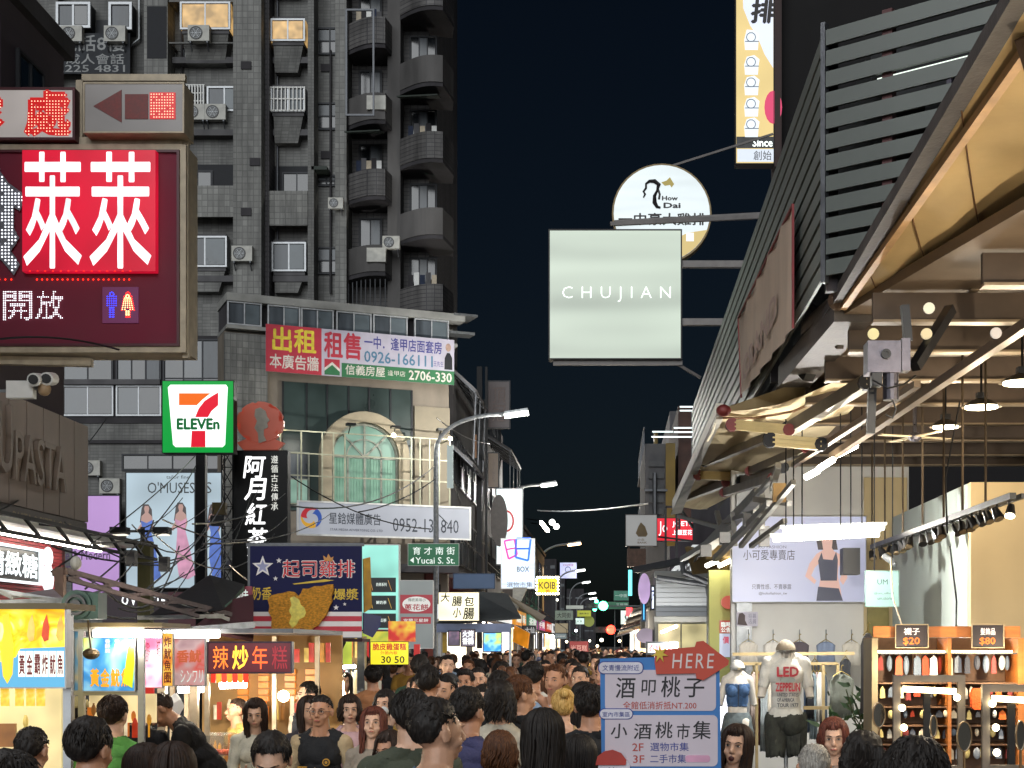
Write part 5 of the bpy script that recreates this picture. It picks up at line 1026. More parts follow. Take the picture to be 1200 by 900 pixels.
# cables
def cable(name, pts, sag, label, r=.012, mat=None, n=12):
    out = []
    for (a, b_) in zip(pts, pts[1:]):
        for i in range(n+1):
            f_ = i/n; c = Vector(a).lerp(Vector(b_), f_); c.z -= sag*4*f_*(1-f_); out.append(c)
    m = MB(); m.tube(out, r, 4); return solo(name, m, mat or blk, label, 'cable', WORLD, group='cables over the left side')
for i,(x0,y0,Y0,x1,y1,Y1,sg,l) in enumerate(((0,598,17,125,490,30,.2,'cable rising from the fascia toward the blue windows'),(60,670,16,228,535,30,.1,'cable from the truss bracket up to the seven sign'),(100,690,14,230,545,30,.2,'lower cable running to the seven sign post'),(160,700,12,262,588,32,.15,'cable to the loudspeaker on the lattice mast'),(60,640,16,273,620,31,.4,'slack cable across both billboards'),(110,720,11,262,640,31,.5,'slack cable rising to the mast foot'),(76,612,18,270,600,32,.8,'deep slack cable over the purple billboard'),(120,690,12,210,640,25,.5,'loose cable below the floodlight'),(85,700,11,180,610,25,.3,'thin cable to the floodlight arm'),(337,592,40,511,545,54,.6,'cable from the cage to the lamp pole'),(316,540,50,505,620,54,.5,'cable crossing the arched window'),(420,600,50,512,560,54,.2,'short cable by the white company sign'),(511,600,54,700,760,120,.5,'long cable running down the street'),(530,560,56,574,640,70,.6,'drooping cable on the dark street building'),(575,520,64,512,490,54,.2,'cable between sign box and nearest lamp'),(-5,398,17.5,140,410,17.7,-.08,'black cable looped under the maroon board'))):
    cable('cable', [P(x0,y0,Y0),P(x1,y1,Y1)], sg, l, .012 if Y0 < 35 else .022)
# ------------------------------------------------------------ goods on the stalls, lit shopfronts further up the street
rg = random.Random(21)
def goods(t, x0, x1, z0, z1, y, n, pal_, glow=.35, names=('packet','cup','bottle','skewer','card')):
    for i in range(n):
        x = x0+(x1-x0)*(i+rg.random()*.6)/n; nm = names[rg.randrange(len(names))]; h = (z1-z0)*rg.uniform(.5,1); w = (x1-x0)/n*rg.uniform(.5,1.1); yy = y+rg.uniform(-.08,.08); m = MB()
        if nm in ('cup','bottle'): m.tube([(x,yy,z0),(x,yy,z0+h*.7),(x,yy,z0+h)],[w*.5,w*.5,w*(.2 if nm=='bottle' else .6)],8)
        elif nm == 'skewer': m.tube([(x,yy,z0),(x+.01,yy-.03,z0+h)],.006,4); m.ball((x+.01,yy-.03,z0+h*.8),(.016,.016,.035),6,5)
        else: m.box(x-w/2,yy,z0,x+w/2,yy+.02,z0+h)
        c = pal_[rg.randrange(len(pal_))]; part(nm, m, E('good_'+c[1:], c, glow, .4, 14, sample=False), t)  # goods glow by themselves so that they look lit
WP = ('#e8a030','#f0d070','#c83a20','#fff0c8','#8a5a28','#d87828'); CP = ('#d8d0c0','#8fa0a8','#c8b070','#5a6a78','#e8e4d8','#b04838')
G = lambda l: next(o for o in bpy.data.objects if o.get('label') == l)
s1, s2, s3, s4 = G('stall under the big yellow fried squid panel at the left edge'), G('stall with glass hood, blue squid poster and white strip light'), G('warm lit cooking stall behind steel posts with orange menu cards'), G('crowded snack stall with red and yellow banners under the chicken banner')
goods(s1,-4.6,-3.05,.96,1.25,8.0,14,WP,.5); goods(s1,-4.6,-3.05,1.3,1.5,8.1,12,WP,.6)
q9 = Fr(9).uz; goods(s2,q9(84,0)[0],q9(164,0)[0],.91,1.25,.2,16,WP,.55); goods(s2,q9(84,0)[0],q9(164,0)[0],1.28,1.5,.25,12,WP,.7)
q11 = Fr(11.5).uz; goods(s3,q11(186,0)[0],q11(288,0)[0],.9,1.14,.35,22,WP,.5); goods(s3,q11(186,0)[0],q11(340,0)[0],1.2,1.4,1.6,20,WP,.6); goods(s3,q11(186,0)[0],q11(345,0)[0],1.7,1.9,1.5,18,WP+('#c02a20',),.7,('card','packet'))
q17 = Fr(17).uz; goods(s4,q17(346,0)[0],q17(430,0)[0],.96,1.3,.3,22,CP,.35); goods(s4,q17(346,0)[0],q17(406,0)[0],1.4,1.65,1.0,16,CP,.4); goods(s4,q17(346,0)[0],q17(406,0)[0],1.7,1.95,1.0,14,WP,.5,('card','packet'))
def shopfront(X, Y0, Y1, side, h, glow, lab, aw, gcol, scol, txt):
    """shop open to the street: lit room, sign fascia, awning, goods"""
    pl_ = Pl(X, 0, PI/2 if side < 0 else -PI/2); u0, u1 = (Y0, Y1) if side < 0 else (-Y1, -Y0)
    t = T('shopfront', lab, 'shopfront', pl_, (u0+u1)/2, 0, 0, group='lit shopfronts up the street')
    m = MB(); m.box(u0,1.2,0,u1,1.3,h); m.box(u0,.0,0,u0+.12,1.19,h); m.box(u1-.12,0,0,u1,1.19,h); part('lit_room', m, E('room_'+gcol[1:],gcol,glow*1.9,.5,1.6), t)  # walls glow, the room's light put into them
    m = MB(); m.box(u0,-.15,h,u1,1.3,h+.9); part('sign_fascia', m, E('fascia_'+scol[1:],scol,.7,.3,1.2,sample=False), t)
    part('lettering', text(txt, u0+.8,h+.2,u1-.8,h+.75,-.16,.03), w_ if scol != '#e8ecec' else M('ink_dark2','#55505c',.5), t)
    m = MB(); m.slab([(u0,-.16,h+.02),(u0,-1.3,h-.35),(u1,-1.3,h-.35),(u1,-.16,h+.02)],.04); part('awning', m, M('aw_'+aw[1:],aw,.8,0,.3,2,.2), t)
    m = MB(); m.tube([(u0+.3,.2,h-.1),(u1-.3,.2,h-.1)],.04,6); part('tube_light', m, ltube, t); m = MB(); m.box(u0+.2,-.6,0,u1-.2,.4,.9); part('counter', m, alu, t)
    goods(t,u0+.3,u1-.3,.92,1.5,-.1,9,CP,.5)
    if Y0 < 90: l = lamp('POINT','shop_light',(0,0,0),170,(1,.88,.7),.02); l.parent = t; l.location = (0,-1.5,h-.6)
    return t
G_ = [('#fff2d8','#b82c24','小吃'),('#f4f6ff','#e8ecec','服飾'),('#ffe2a8','#d08a1c','滷味'),('#fff6e8','#2a6a58','茶飲'),('#f0f4ff','#8a3a78','手機'),('#ffd898','#a83018','炸雞'),('#fffaf0','#e8ecec','咖啡'),('#ffe8c0','#2a4a88','果汁')]
for i in range(8):
    Y0 = 58+i*14; g_, s_, x_ = G_[i]; shopfront(-5.6,Y0,Y0+11,-1,3.0,.9,['first','second','third','fourth','fifth','sixth','seventh','eighth'][i]+' lit shopfront on the left beyond the corner building, sign reading '+x_,('#7a6a58','#3f4a58','#8a8478','#5a3030')[i%4],g_,s_,x_)
for i in range(8):
    Y0 = 29+i*13; g_, s_, x_ = G_[(i*3+1)%8]; shopfront(1.75,Y0,Y0+11,1,2.9,1.0,['first','second','third','fourth','fifth','sixth','seventh','eighth'][i]+' lit shopfront on the right beyond the shutter house, sign reading '+x_,('#8a8478','#7a6a58','#5a3030','#3f4a58')[i%4],g_,s_,x_)
for i in range(14):
    x = rg.uniform(70,275); cable('cable',[P(x,rg.uniform(600,720),rg.uniform(12,16)),P(x+rg.uniform(60,150),rg.uniform(560,690),rg.uniform(20,31))],rg.uniform(.1,.7),['thin cable tangled over the stall roofs, low strand','thin cable fanning toward the dress billboard','thin slack wire by the black tent','thin wire crossing the purple billboard','wire looping under the floodlight','wire rising by the olive post','wire running behind the truss','wire hanging near the green blower','wire strung to the lattice mast','wire over the white low lettering','wire bundled above the tent roof','wire passing the narrow poster','wire drooping across the blue dress','wire crossing the rose dress'][i],.008)
# ============================================================ RIGHT: slatted upper storey
XRt = 1.6; PR = Pl(XRt, 0, -PI/2)     # street face on the right; local x = -Y, depth +X
slat_m = M('slat_lit','#676c67',.5,.2,.25,1.5,.15); ZS0, ZS1, NS = 4.62, 6.5, 12  # street face slats painted lighter, as the lit side
pit = (ZS1-ZS0)/NS
t = T('slatted_facade','upper storey clad in grey horizontal metal slats, turning a corner on the right','building',PR,-20,0,ZS0)
sm = MB(); sm.box(0,0,0,1,.025,pit*.74); sme = sm.mesh('slat'); sme.materials.append(slat_m)
for j in range(NS):
    for (a, b_) in ((-11.25,-15.2),(-15.22,-20.3),(-20.32,-29.2)): inst('slat', sme, t, (b_, 0, ZS0+pit*j), sc=(a-b_,1,1))
m = MB()
for u in (-11.3,-15.2,-20.3,-25,-29.15): m.box(u-.04,.03,ZS0-.1,u+.04,.12,ZS1)
part('upright', m, M('slat_post','#2a2326',.6,.3), t); m = MB(); m.box(-29.2,.5,4.5,-11.4,.52,6.4); part('backing_wall', m, M('slat_back','#111214',.8), t)
m = MB(); m.box(-29.2,.12,4.5,-11.2,.3,4.56); part('soffit', m, conc, t)
ang = math.atan2(-1, 1.31); PD = Pl(XRt, 11.2, ang)
t = T('slatted_side_wall','angled wall of broad grey slats at the top right, with a light tube behind','building',PD,1.5,0,ZS0)
sm = MB(); sm.box(0,0,0,5.2,.025,pit*.74); sme2 = sm.mesh('slat'); sme2.materials.append(M('slat_less_lit','#555a56',.5,.2,.25,1.2,.15))  # same slats painted darker than the lit street face
for j in range(NS): inst('slat', sme2, t, (.02, 0, ZS0+pit*j))
m = MB()
for u in (.5,1.5,3.0,4.6): m.box(u-.03,.03,ZS0-.1,u+.05,.1,ZS1)
part('upright', m, M('slat_post2','#4a2c2c',.6,.3), t); m = MB(); m.box(.4,.9,4.5,5.2,.95,6.4); part('backing_wall', m, M('slat_back','#111214',.8), t)
for j in range(6): window(t, .6+.75*j, 4.4, 1.2+.75*j, 6.3, .88, M('violet_frame','#3a3444',.5), glassd, 1, 2, .04, .03)
z = ZS0+pit*9-.02; m = MB(); m.tube([(.42,.06,z),(3.6,.06,z)],.012,6); part('tube_light', m, E('dim_tube','#d8e4d8',1.6), t)
m = MB(); m.box(-.02,-.01,ZS0-.05,.018,.05,ZS1+.02); part('corner_trim', m, steel, t)
# dark set-back block above
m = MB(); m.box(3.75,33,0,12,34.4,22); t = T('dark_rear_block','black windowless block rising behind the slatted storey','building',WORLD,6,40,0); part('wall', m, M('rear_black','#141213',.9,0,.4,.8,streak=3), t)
m = MB(); m.box(3.6,32.6,6,3.745,33.4,22); part('corner_post', m, M('rust_post','#3b2a28',.7), t); m = MB(); m.box(2.2,12.6,6.4,8,16,6.9); part('roof_edge', m, M('slat_back','#111214',.8), t)
# hanging cloth banner
p = Pl(XRt-.05, 0, -PI/2); t = T('cloth_banner','faded pinkish cloth banner hung on the street face of the slats','banner',p,-17,0,4.6)
def py_(px): return (XRt-.05)*F/(px-CX)
Ya, Yb = py_(932), py_(869); za = H+(756-240)*Ya/F; zb = H+(756-385)*Ya/F; zc = H+(756-372)*Yb/F; zd = H+(756-466)*Yb/F
n = 14; m = MB(); vs = []; 
for i in range(n+1):
    f_ = i/n; wv = .02*math.sin(i*2.1)
    vs += [(-(Ya+(Yb-Ya)*f_), -.02+wv, za+(zc-za)*f_), (-(Ya+(Yb-Ya)*f_), -.02-wv, zb+(zd-zb)*f_)]
m.add(vs, [(2*i,2*i+1,2*i+3,2*i+2) for i in range(n)]); part('sheet', m, M('pink_cloth','#bba795',.8,0,.2,2,.4,streak=5), t, smooth=True)
m = MB(); m.bar(vs[0],vs[-2],.02); m.bar(vs[-2],vs[-1],.02); m.bar(vs[0],vs[1],.02); part('red_edge', m, M('red_edge','#7c2a2c',.6), t)
part('lettering', text('GRAND', -(Yb-.7),zd+.05,-(Ya+1.0),zd+.3,-.05,.03), M('faint_red','#a68a80',.7), t)
# illuminated projecting signs
SG = Fr(23); t, r, v = signbox('square_store_sign','large square pale green lit sign with thin white letters CHUJIAN','sign',SG,643,269,799,421,E('chujian_face','#c8d5c4',.58,.42,.75,bands=2.2),M('sign_black','#15120f',.5,.2),.25,.018)
put(t,'CHUJIAN',(659,336,786,354),SG,v,E('white_lit_text','#f6fffa',1.25),space=1.75,bold=-.016)
m = MB(); q = SG.uz
m.bar((q(648,0)[0],.1,q(0,424)[1]),(q(800,0)[0],.1,q(0,424)[1]),.07); m.bar((q(715,0)[0],-.02,q(0,263)[1]),(q(925,0)[0]+.0,.3,q(0,246)[1]),.06); m.bar((q(797,0)[0],.1,q(0,308)[1]),(q(905,0)[0],.1,q(0,308)[1]),.1); m.bar((q(798,0)[0],.1,q(0,376)[1]),(q(885,0)[0],.1,q(0,376)[1]),.1); m.bar((q(790,0)[0],.1,q(0,423)[1]),(q(822,0)[0],.2,q(0,440)[1]),.04)
part('brackets', m, M('bracket_grey','#6a6664',.5,.4,.3,6), t)
SG2 = Fr(25.5); q = SG2.uz; c = q(775.5,250); rr = 57*25.5/F
t = T('round_chicken_sign','round white and gold lit sign with a rooster line drawing and How Da','sign',SG2,c[0],0,c[1]-rr)
m = MB(); m.prism(circ(c[0],c[1],rr+.02,40),0,.25); part('housing', m, M('gold_rim','#7c6a48',.5,.3), t); m = MB(); m.prism(circ(c[0],c[1],rr-.01,40),-.01,-.002); part('face_panel', m, E('round_face','#d2dcde',.85,.12,1.2,bands=4), t)
m = MB(); low = [q(762,293),q(783,284),q(806,273),(c[0]+rr*math.cos(-.35),c[1]+rr*math.sin(-.35))]+circ(c[0],c[1],rr-.012,10,a0=-.5,a1=-1.75); m.prism(low,-.014,-.011); part('gold_field', m, E('gold_face','#c9b06a',.75,sample=False), t)
bk = M('sign_ink','#1c1618',.5); 
def stroke(t, pts, rad, mat, pl_, y): m = MB(); m.tube([(pl_.uz(a,b_)[0],y,pl_.uz(a,b_)[1]) for a,b_ in pts],rad,5); part('brush_stroke', m, mat, t)
stroke(t,[(754,232),(756,228),(754,225),(757,221),(757,216),(761,213),(767,213),(772,217),(770,224),(767,230),(767,238),(770,243),(774,244)],[.012,.02,.02,.02,.02,.03,.04,.04,.02,.03,.04,.03,.02],bk,SG2,-.02); stroke(t,[(771,222),(773,228),(772,234)],.02,bk,SG2,-.02)
m = MB(); m.prism([q(775,214),q(781,212),q(785,208),(q(788,213)),q(790,216),q(787,220),q(785,217),q(779,218)],-.018,-.011); part('gold_leaf', m, E('gold_leaf','#a8942c',.5,sample=False), t)
put(t,'How',(776,230,794,235),SG2,-.016,bk,bold=.05); put(t,'Dai',(778,238,797,244),SG2,-.016,bk,bold=.05); put(t,'一中豪大雞排',(725,250,827,264),SG2,-.016,bk,bold=.03)
m = MB(); a,z1 = q(804,273); b_,z0 = q(813,283); m.box(a,-.018,z0,b_,-.011,z1); part('small_cup_print', m, E('plate_white2','#e8ecee',.8,sample=False), t)
m = MB(); m.bar((q(782,0)[0],.1,q(0,194)[1]),(q(908,0)[0],.3,q(0,150)[1]),.035); m.bar((q(720,0)[0],-.1,q(0,262)[1]),(q(925,0)[0],.1,q(0,247)[1]),.05); part('stay_rod', m, M('bracket_grey','#6a6664',.5,.4,.3,6), t)
SG3 = Fr(27); q = SG3.uz; t, r, v = signbox('tall_yellow_sign','tall yellow and white lit sign with brush character and Since at its foot','sign',SG3,862,-70,907,192,E('warm_yellow_face','#d9be78',.85,.12,1),M('sign_black','#15120f',.5,.2),.3,.012)
m = MB(); m.prism([q(868,-70),q(906,-70),q(906,80),q(896,64),q(887,42),q(879,30),q(871,10)],v-.003,v); part('white_field', m, E('lilac_white','#cfd6e8',.95,.1,1), t)
part('brush_character', text('排', *q(881,27), *q(908,0), v-.006, .05, slant=.1), bk, t); ln = M('blue_line_ink','#6a8098',.5)
for i,y in enumerate((35,64,88,113,137)):
    m = MB(); m.prism([q(873,y+24),q(872,y+12),q(875,y+(3 if i else 0)),q(884,y+1),q(890,y+6),q(889,y+12),q(888,y+24)],v-.007,v-.004); k = part('printed_snack', m, E('snack_white','#dfe6ec',.85,sample=False), t)
    m = MB(); a = q(880,y+9); m.ring(circ(a[0],a[1],.09,10),circ(a[0],a[1],.075,10),v-.009,v-.0075); m.bar((q(873,0)[0],v-.009,q(0,y+14)[1]),(q(889,0)[0],v-.009,q(0,y+14)[1]),.012); part('snack_outline', m, ln, k)
m = MB().prism(circ(*q(906,126),.16,16,rz=.3),v-.006,v-.003); part('pink_dot', m, E('pink_dot','#d0205c',.8,sample=False), t)
m = MB(); rectb(m,SG3,863,160.5,906.5,174,v-.006,v-.003); part('black_band', m, blk, t); m = MB(); rectb(m,SG3,864,175,906.5,190,v-.006,v-.003); part('white_band', m, E('white_band','#c8d0dc',.9), t)
put(t,'Since',(882,163,905,172),SG3,v-.01,E('white_lit_text','#f6fffa',1.25),bold=.03); put(t,'創始',(883,177,904,188),SG3,v-.01,bk)
m = MB(); rectb(m,SG3,907.5,-80,914,196,-.05,.3); part('side_post', m, M('rust_post','#3b2a28',.7), t)
m = MB(); m.bar(P(783,192,26),P(905,150,27),.02); 
# ============================================================ awning 1: steel beam with tan canvas
tan = M('tan_awning','#c2a878',.95,0,.18,1.5,.25); rust = M('worn_beam','#57524f',.6,.4,.4,5,.3)
t = T('large_awning','big tan canvas awning with a heavy steel beam at the upper right','awning',WORLD,*P(1100,200,9))
B0, B1 = P(1235,-40,6.6), P(982,352,11.5); E0, E1 = P(1235,222,9.1), P(1000,376,12.0)
n = 10; m = MB(); vs = []
for i in range(n+1):
    f_ = i/n; a = B0.lerp(B1,f_); b_ = E0.lerp(E1,f_)
    for j in range(5): g_ = j/4; c = a.lerp(b_,g_); c.z -= .05*math.sin(PI*g_)*(1+.3*math.sin(i*2)); vs.append(c)
m.add(vs, [(i*5+j,i*5+j+1,(i+1)*5+j+1,(i+1)*5+j) for i in range(n) for j in range(4)]); part('canvas', m, tan, t, smooth=True)
m = MB(); 
for j in (1,2,3): m.tube([vs[i*5+j]-Vector((0,0,.006)) for i in range(n+1)],.004,4) if j == 9 else None
for f_ in (.3,.55,.8): a = B0.lerp(B1,f_); b_ = E0.lerp(E1,f_); m.tube([a.lerp(b_,g/4)+Vector((0,0,-.05*math.sin(PI*g/4)-.008)) for g in range(5)],.005,4)
part('seam', m, M('seam_brown','#6b4a28',.8), t)
m = MB(); m.bar(B0+Vector((-.05,0,.05)),B1,.1,.09); part('beam', m, rust, t); m = MB(); m.bar(B0+Vector((.1,0,-.06)),B1+Vector((.04,0,-.05)),.05,.05); part('canvas_rail', m, M('pale_rail','#c09a6c',.5,.2), t)
m = MB(); m.bar(E0,E1,.1,.09); m.bar(E0+Vector((0,-.06,-.02)),E1+Vector((0,-.06,-.02)),.03,.03); part('front_bar', m, M('lilac_alu','#8d8c9a',.35,.7,.2,6), t)
m = MB(); a = P(1195,45,7.2); m.tube([a,a+Vector((.1,.1,-.2)),a+Vector((.3,.1,-.22))],.03,6); m.ball(B1,(.08,.1,.08),8,6); part('elbow_joint', m, M('worn_bronze','#6a5646',.5,.5), t)
m = MB(); m.tube([P(1165,113,8.3),P(1180,98,8.2),P(1205,92,8.1)],.006,5); m.tube([P(1162,118,8.3),P(1195,116,8.1),P(1205,110,8.1)],.005,5); solo('pink_tape_mark', m, M('pale_pink','#c8a090',.6), 'pale pink marks on the tan canvas near the right edge','mark',WORLD)
t = T('awning_steelwork','grey steel box beam and brackets running down below the big awning','beam',WORLD,*P(960,420,12)); m = MB()
m.bar(P(1000,362,11.6),P(930,442,14.5),.3,.2); m.bar(P(985,350,11.8),P(945,385,13),.1); m.bar(P(960,380,13),P(985,405,12.5),.06); part('box_beam', m, rust, t)
m = MB(); m.add([P(950,375,12.6),P(975,382,12.5),P(972,402,12.5)],[(0,1,2)]); m.bar(P(935,350,13),P(975,375,12.5),.05); m.bar(P(968,331,12.8),P(978,334,12.6),.03); m.bar(P(930,420,14),P(950,440,13.8),.12); part('bracket', m, dark, t)
# awning 2: tan canvas further down the street
t = T('small_awning','tan canvas awning with folding gold arms over the clothes shop','awning',WORLD,1.6,15,4)
A, B_, C_, D_ = Vector((1.1,14.9,4.2)), Vector((1.75,15,4.44)), Vector((1.75,25.6,4.44)), Vector((1.1,25.6,4.2))
pts = [P(843,480,15),P(884,466,15),P(930,450,14.7),P(975,434,14.3),P(1016,419,14)]; bot = [P(847,488,15),P(890,488,15.2),P(935,480,15.4),P(975,462,15.2),P(1014,432,14.6)]
m = MB(); m.add(pts+bot,[(i,5+i,6+i,1+i) for i in range(4)]); far = [P(846,486,15.1),P(880,492,16.5),P(915,498,17.5),P(905,540,19),P(860,560,21),P(822,566,23),P(790,592,25.7),P(815,545,20)]
ra = [P(843+(790-843)*k/8, 482+(592-482)*k/8, 15/(1-(1-15/25.7)*k/8)) for k in range(9)]; rb_ = [P(*a) for a in ((1016,434,13.9),(1010,456,14.6),(1000,476,15.4),(984,498,16.4),(960,520,17.6),(934,541,18.8),(902,560,20.4),(866,578,22.4),(828,594,24.8))]
vs = []
for k in range(9):
    for j in range(6): c = ra[k].lerp(rb_[k], j/5); c.z -= .07*math.sin(PI*j/5)+.03*math.sin(k*1.9+j); vs.append(c)
m.add(vs,[(k*6+j,k*6+j+1,(k+1)*6+j+1,(k+1)*6+j) for k in range(8) for j in range(5)]); part('canvas', m, M('pale_canvas','#b7a684',.95,0,.2,1.5,.25), t)
m = MB(); m.tube([P(847,490,14.9),P(885,490,14.9),P(930,482,14.8),P(985,458,14.6)],.012,4); part('sag_fold', m, M('seam_brown','#6b4a28',.8), t)
m = MB(); m.bar(P(843,482,14.95),P(790,592,25.7),.07,.16); part('front_bar', m, M('ivory_bar','#a8a396',.5,.2,.25,3), t)
m = MB(); m.slab([P(839,486,14.9),P(845,484,14.9),P(798,600,25.6),P(786,602,25.6)],.02); part('valance', m, M('grey_valance','#87837a',.7,0,.3,2), t)
ga = M('gold_extrusion','#a89260',.4,.5,.2,5); pa = M('pale_extrusion','#8f8672',.45,.5,.25,5); rdj = M('red_joint','#6a2422',.5,.2)
for i,(x0,y0,Y0,x1,y1,Y1,mt,h) in enumerate(((860,498,14.8,924,504,14.6,ga,.1),(905,516,14.3,962,521,14.2,ga,.11),(820,557,20,872,559,19.8,ga,.11),(828,542,19.5,900,512,15.5,pa,.09),(880,552,18,945,525,15.2,pa,.09),(925,503,14.8,1015,448,13,pa,.12),(800,585,24,850,566,20,pa,.1),(870,563,19,918,548,16.5,pa,.1),(850,577,20,905,560,17,M('white_arm','#a09a90',.5,.3),.1))):
    a, b_ = P(x0,y0,Y0), P(x1,y1,Y1); m = MB(); m.bar(a,b_,h*.8,h); m.bar(a+Vector((0,-h*.42,h*.2)),b_+Vector((0,-h*.42,h*.2)),.012,.015); m.bar(a+Vector((0,-h*.42,-h*.2)),b_+Vector((0,-h*.42,-h*.2)),.012,.015); k = part('folding_arm', m, mt, t)
    m = MB(); m.tube([a+Vector((-.02,-.05,0)),a+Vector((-.02,.05,0))],h*.65,10); m.tube([b_+Vector((0,-.05,0)),b_+Vector((0,.05,0))],h*.6,10); part('joint', m, rdj if i%2==0 else dark, k)
m = MB(); m.ball(P(848,481,14.85),(.075,.06,.06),10,8); part('end_cap', m, rdj, t, smooth=True)
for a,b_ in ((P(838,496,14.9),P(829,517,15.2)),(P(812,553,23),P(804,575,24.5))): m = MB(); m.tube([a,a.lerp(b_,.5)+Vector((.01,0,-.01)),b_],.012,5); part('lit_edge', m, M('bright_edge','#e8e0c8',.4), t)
# small steel clutter under it
t = T('steel_clutter','tangle of pale steel brackets and tilted arms where the awnings end','bracket',WORLD,*P(850,600,18)); m = MB()
for (x0,y0,Y0,x1,y1,Y1,w) in ((830,640,20,890,578,17,.12),(838,655,19,902,590,16,.07),(800,655,22,860,618,18,.07),(812,660,22,905,560,16,.05),(885,585,16.5,925,590,16,.06),(868,640,17,930,565,15,.05),(858,600,18,862,640,18,.05),(873,600,17.5,875,632,17.5,.07),(848,612,18.5,885,600,17,.05),(893,580,16.5,893,640-20,16.5,.06),(905,575,16,912,545,15.5,.06),(880,640,17,920,610,16,.05),(840,600,19.5,850,640,19,.06),(795,605,23,850,620,19,.05)): m.bar(P(x0,y0,Y0),P(x1,y1,Y1),w)
part('brackets', m, M('pale_steel','#77756f',.45,.5,.3,8), t)
m = MB()
for (x0,y0,x1,y1) in ((870,603,880,617),(888,618,902,640),(842,625,856,636),(820,640,834,652)): a=P(x0,y0,17.2);b_=P(x1,y1,17); m.box(a.x,17,b_.z,b_.x,17.1,a.z)
part('plates', m, M('pale_plate','#5f5d5a',.5,.3,.3,4), t)
m = MB(); rectb(m, Fr(15.5), 906, 566, 921, 588, 0, .08); solo('tan_tin_shade', m, M('tan_tin','#8c6e3e',.5,.2), 'small tan tin shade hanging under the awning arms', 'lampshade', Fr(15.5))
# awning motor and struts
t = T('awning_motor','grey awning gearbox and motor on black struts at the right','motor',WORLD,*P(1040,468,9)); p = Fr(9); q = p.uz
m = MB(); rectb(m,Fr(0),0,0,0,0,0,0) if False else None
m = MB(); a,z1 = q(1017,399); b_,z0 = q(1056,436); m.box(a,9,z0,b_,9.16,z1); k = part('gearbox', m, M('motor_grey','#66636c',.4,.6,.3,12,.2), t); m = MB(); c = q(1038,415); m.ring(circ(c[0],c[1],.03,14),circ(c[0],c[1],.015,14),8.98,8.998); m.prism(circ(c[0],c[1],.014,10),8.985,8.999); part('socket', m, blk, k)
m = MB(); c = q(1046,436); c2 = q(1046,467); m.tube([(c[0],9.06,c[1]),(c[0],9.06,c2[1])],.048,14); part('motor', m, M('motor_dark','#56545c',.3,.7,.3,12), t)
m = MB(); c = q(1028,436); c2 = q(1028,452); m.box(c[0]-.03,9.0,c2[1],c[0]+.03,9.08,c[1]-.002); m.tube([P(1046,468,9),P(1050,480,9),P(1046,490,9),P(1038,486,9)],.006,6); m.tube([P(1022,445,8.95),P(1040,455,8.93),P(1060,450,9),P(1073,440,9.1)],.006,6); part('cable_box', m, blk, t)
m = MB(); a,z1 = q(1057,396); b_,z0 = q(1067,434); m.box(a,9,z0,b_,9.1,z1); part('perforated_plate', m, M('motor_grey','#66636c',.4,.6,.3,12,.2), t)
m = MB(); m.bar(P(1060,358,9.1),P(1064,400,9.1),.05); m.bar(P(1114,362,9.4),P(1072,430,9.1),.06); m.bar(P(1022,455,9.2),P(1020,508,9.2),.05); part('strut', m, blk, t)
# ============================================================ market hall on the right: roof, rafters, lamps
t = T('market_hall','open market hall with brown ceiling and steel rafters on the right','building',WORLD,4,14,0)
ceil = M('brown_ceiling','#6a5a48',.7,0,.3,1.2,.2); raft = M('rafter_paint','#8a7a64',.5,.3,.2,4)
m = MB(); o_ = [(1.75,20.2),(1.75,11.9),(2.52,8.45),(9,8.45),(9,20.2)]; m.add([(x,y,4.42) for x,y in o_]+[(x,y,4.5) for x,y in o_],[(4,3,2,1,0)[::-1],(5,6,7,8,9)]+[(i,(i+1)%5,(i+1)%5+5,i+5)[::-1] for i in range(5)]); part('ceiling', m, ceil, t)
rm_ = MB(); rm_.box(0,0,0,7.2,.05,.2); rme = rm_.mesh('rafter'); rme.materials.append(M('rafter_web','#4c4036',.6,.2,.3,3)); rm_ = MB(); rm_.box(0,-.04,-.02,7.2,.09,-.002); rmf = rm_.mesh('rafter_flange'); rmf.materials.append(raft)
for i, y in enumerate((10.8,11.9,13.2,14.5,15.8,17.1,18.4,19.4)): inst('rafter_flange', rmf, inst('rafter', rme, t, (1.9, y, 4.2)), (1.9, y, 4.2))
inst('rafter_flange', rmf, inst('rafter', rme, t, (2.42, 9.7, 4.2)), (2.42, 9.7, 4.2))
m = MB()
for x in (2.6,5.2): m.box(x,10.75,4.405,x+.06,19.9,4.417) if x < 5 else m.box(x,8.6,4.405,x+.06,19.9,4.417)
part('purlin', m, raft, t)
m = MB(); m.bar(P(1215,372,9.5),P(975,535,15.5),.07); m.bar(P(1075,450,11),P(930,545,16),.05); part('eave_tube', m, M('eave_tube','#7c6a56',.45,.5,.3,5), t)
m = MB(); m.bar((1.75,8.8,0),(1.75,8.8,.0001),.01); m.box(1.66,19.6,0,1.86,19.8,4.1); m.box(6.9,8.4,0,7.1,8.6,4.4); part('column', m, galv, t)
for (x,y,c) in ((1087,363,'#d8d0b8'),(1022,393,'#e8d898'),(1084,393,'#c8b890'),(1165,392,'#b0a8a0')):
    cc = P(x,y,9.25); m = MB(); m.prism(circ(cc.x,cc.z,.035,14),9.2,9.215); part('beam_hole_light', m, E('hole_'+c[1:],c,.55,sample=False), t)
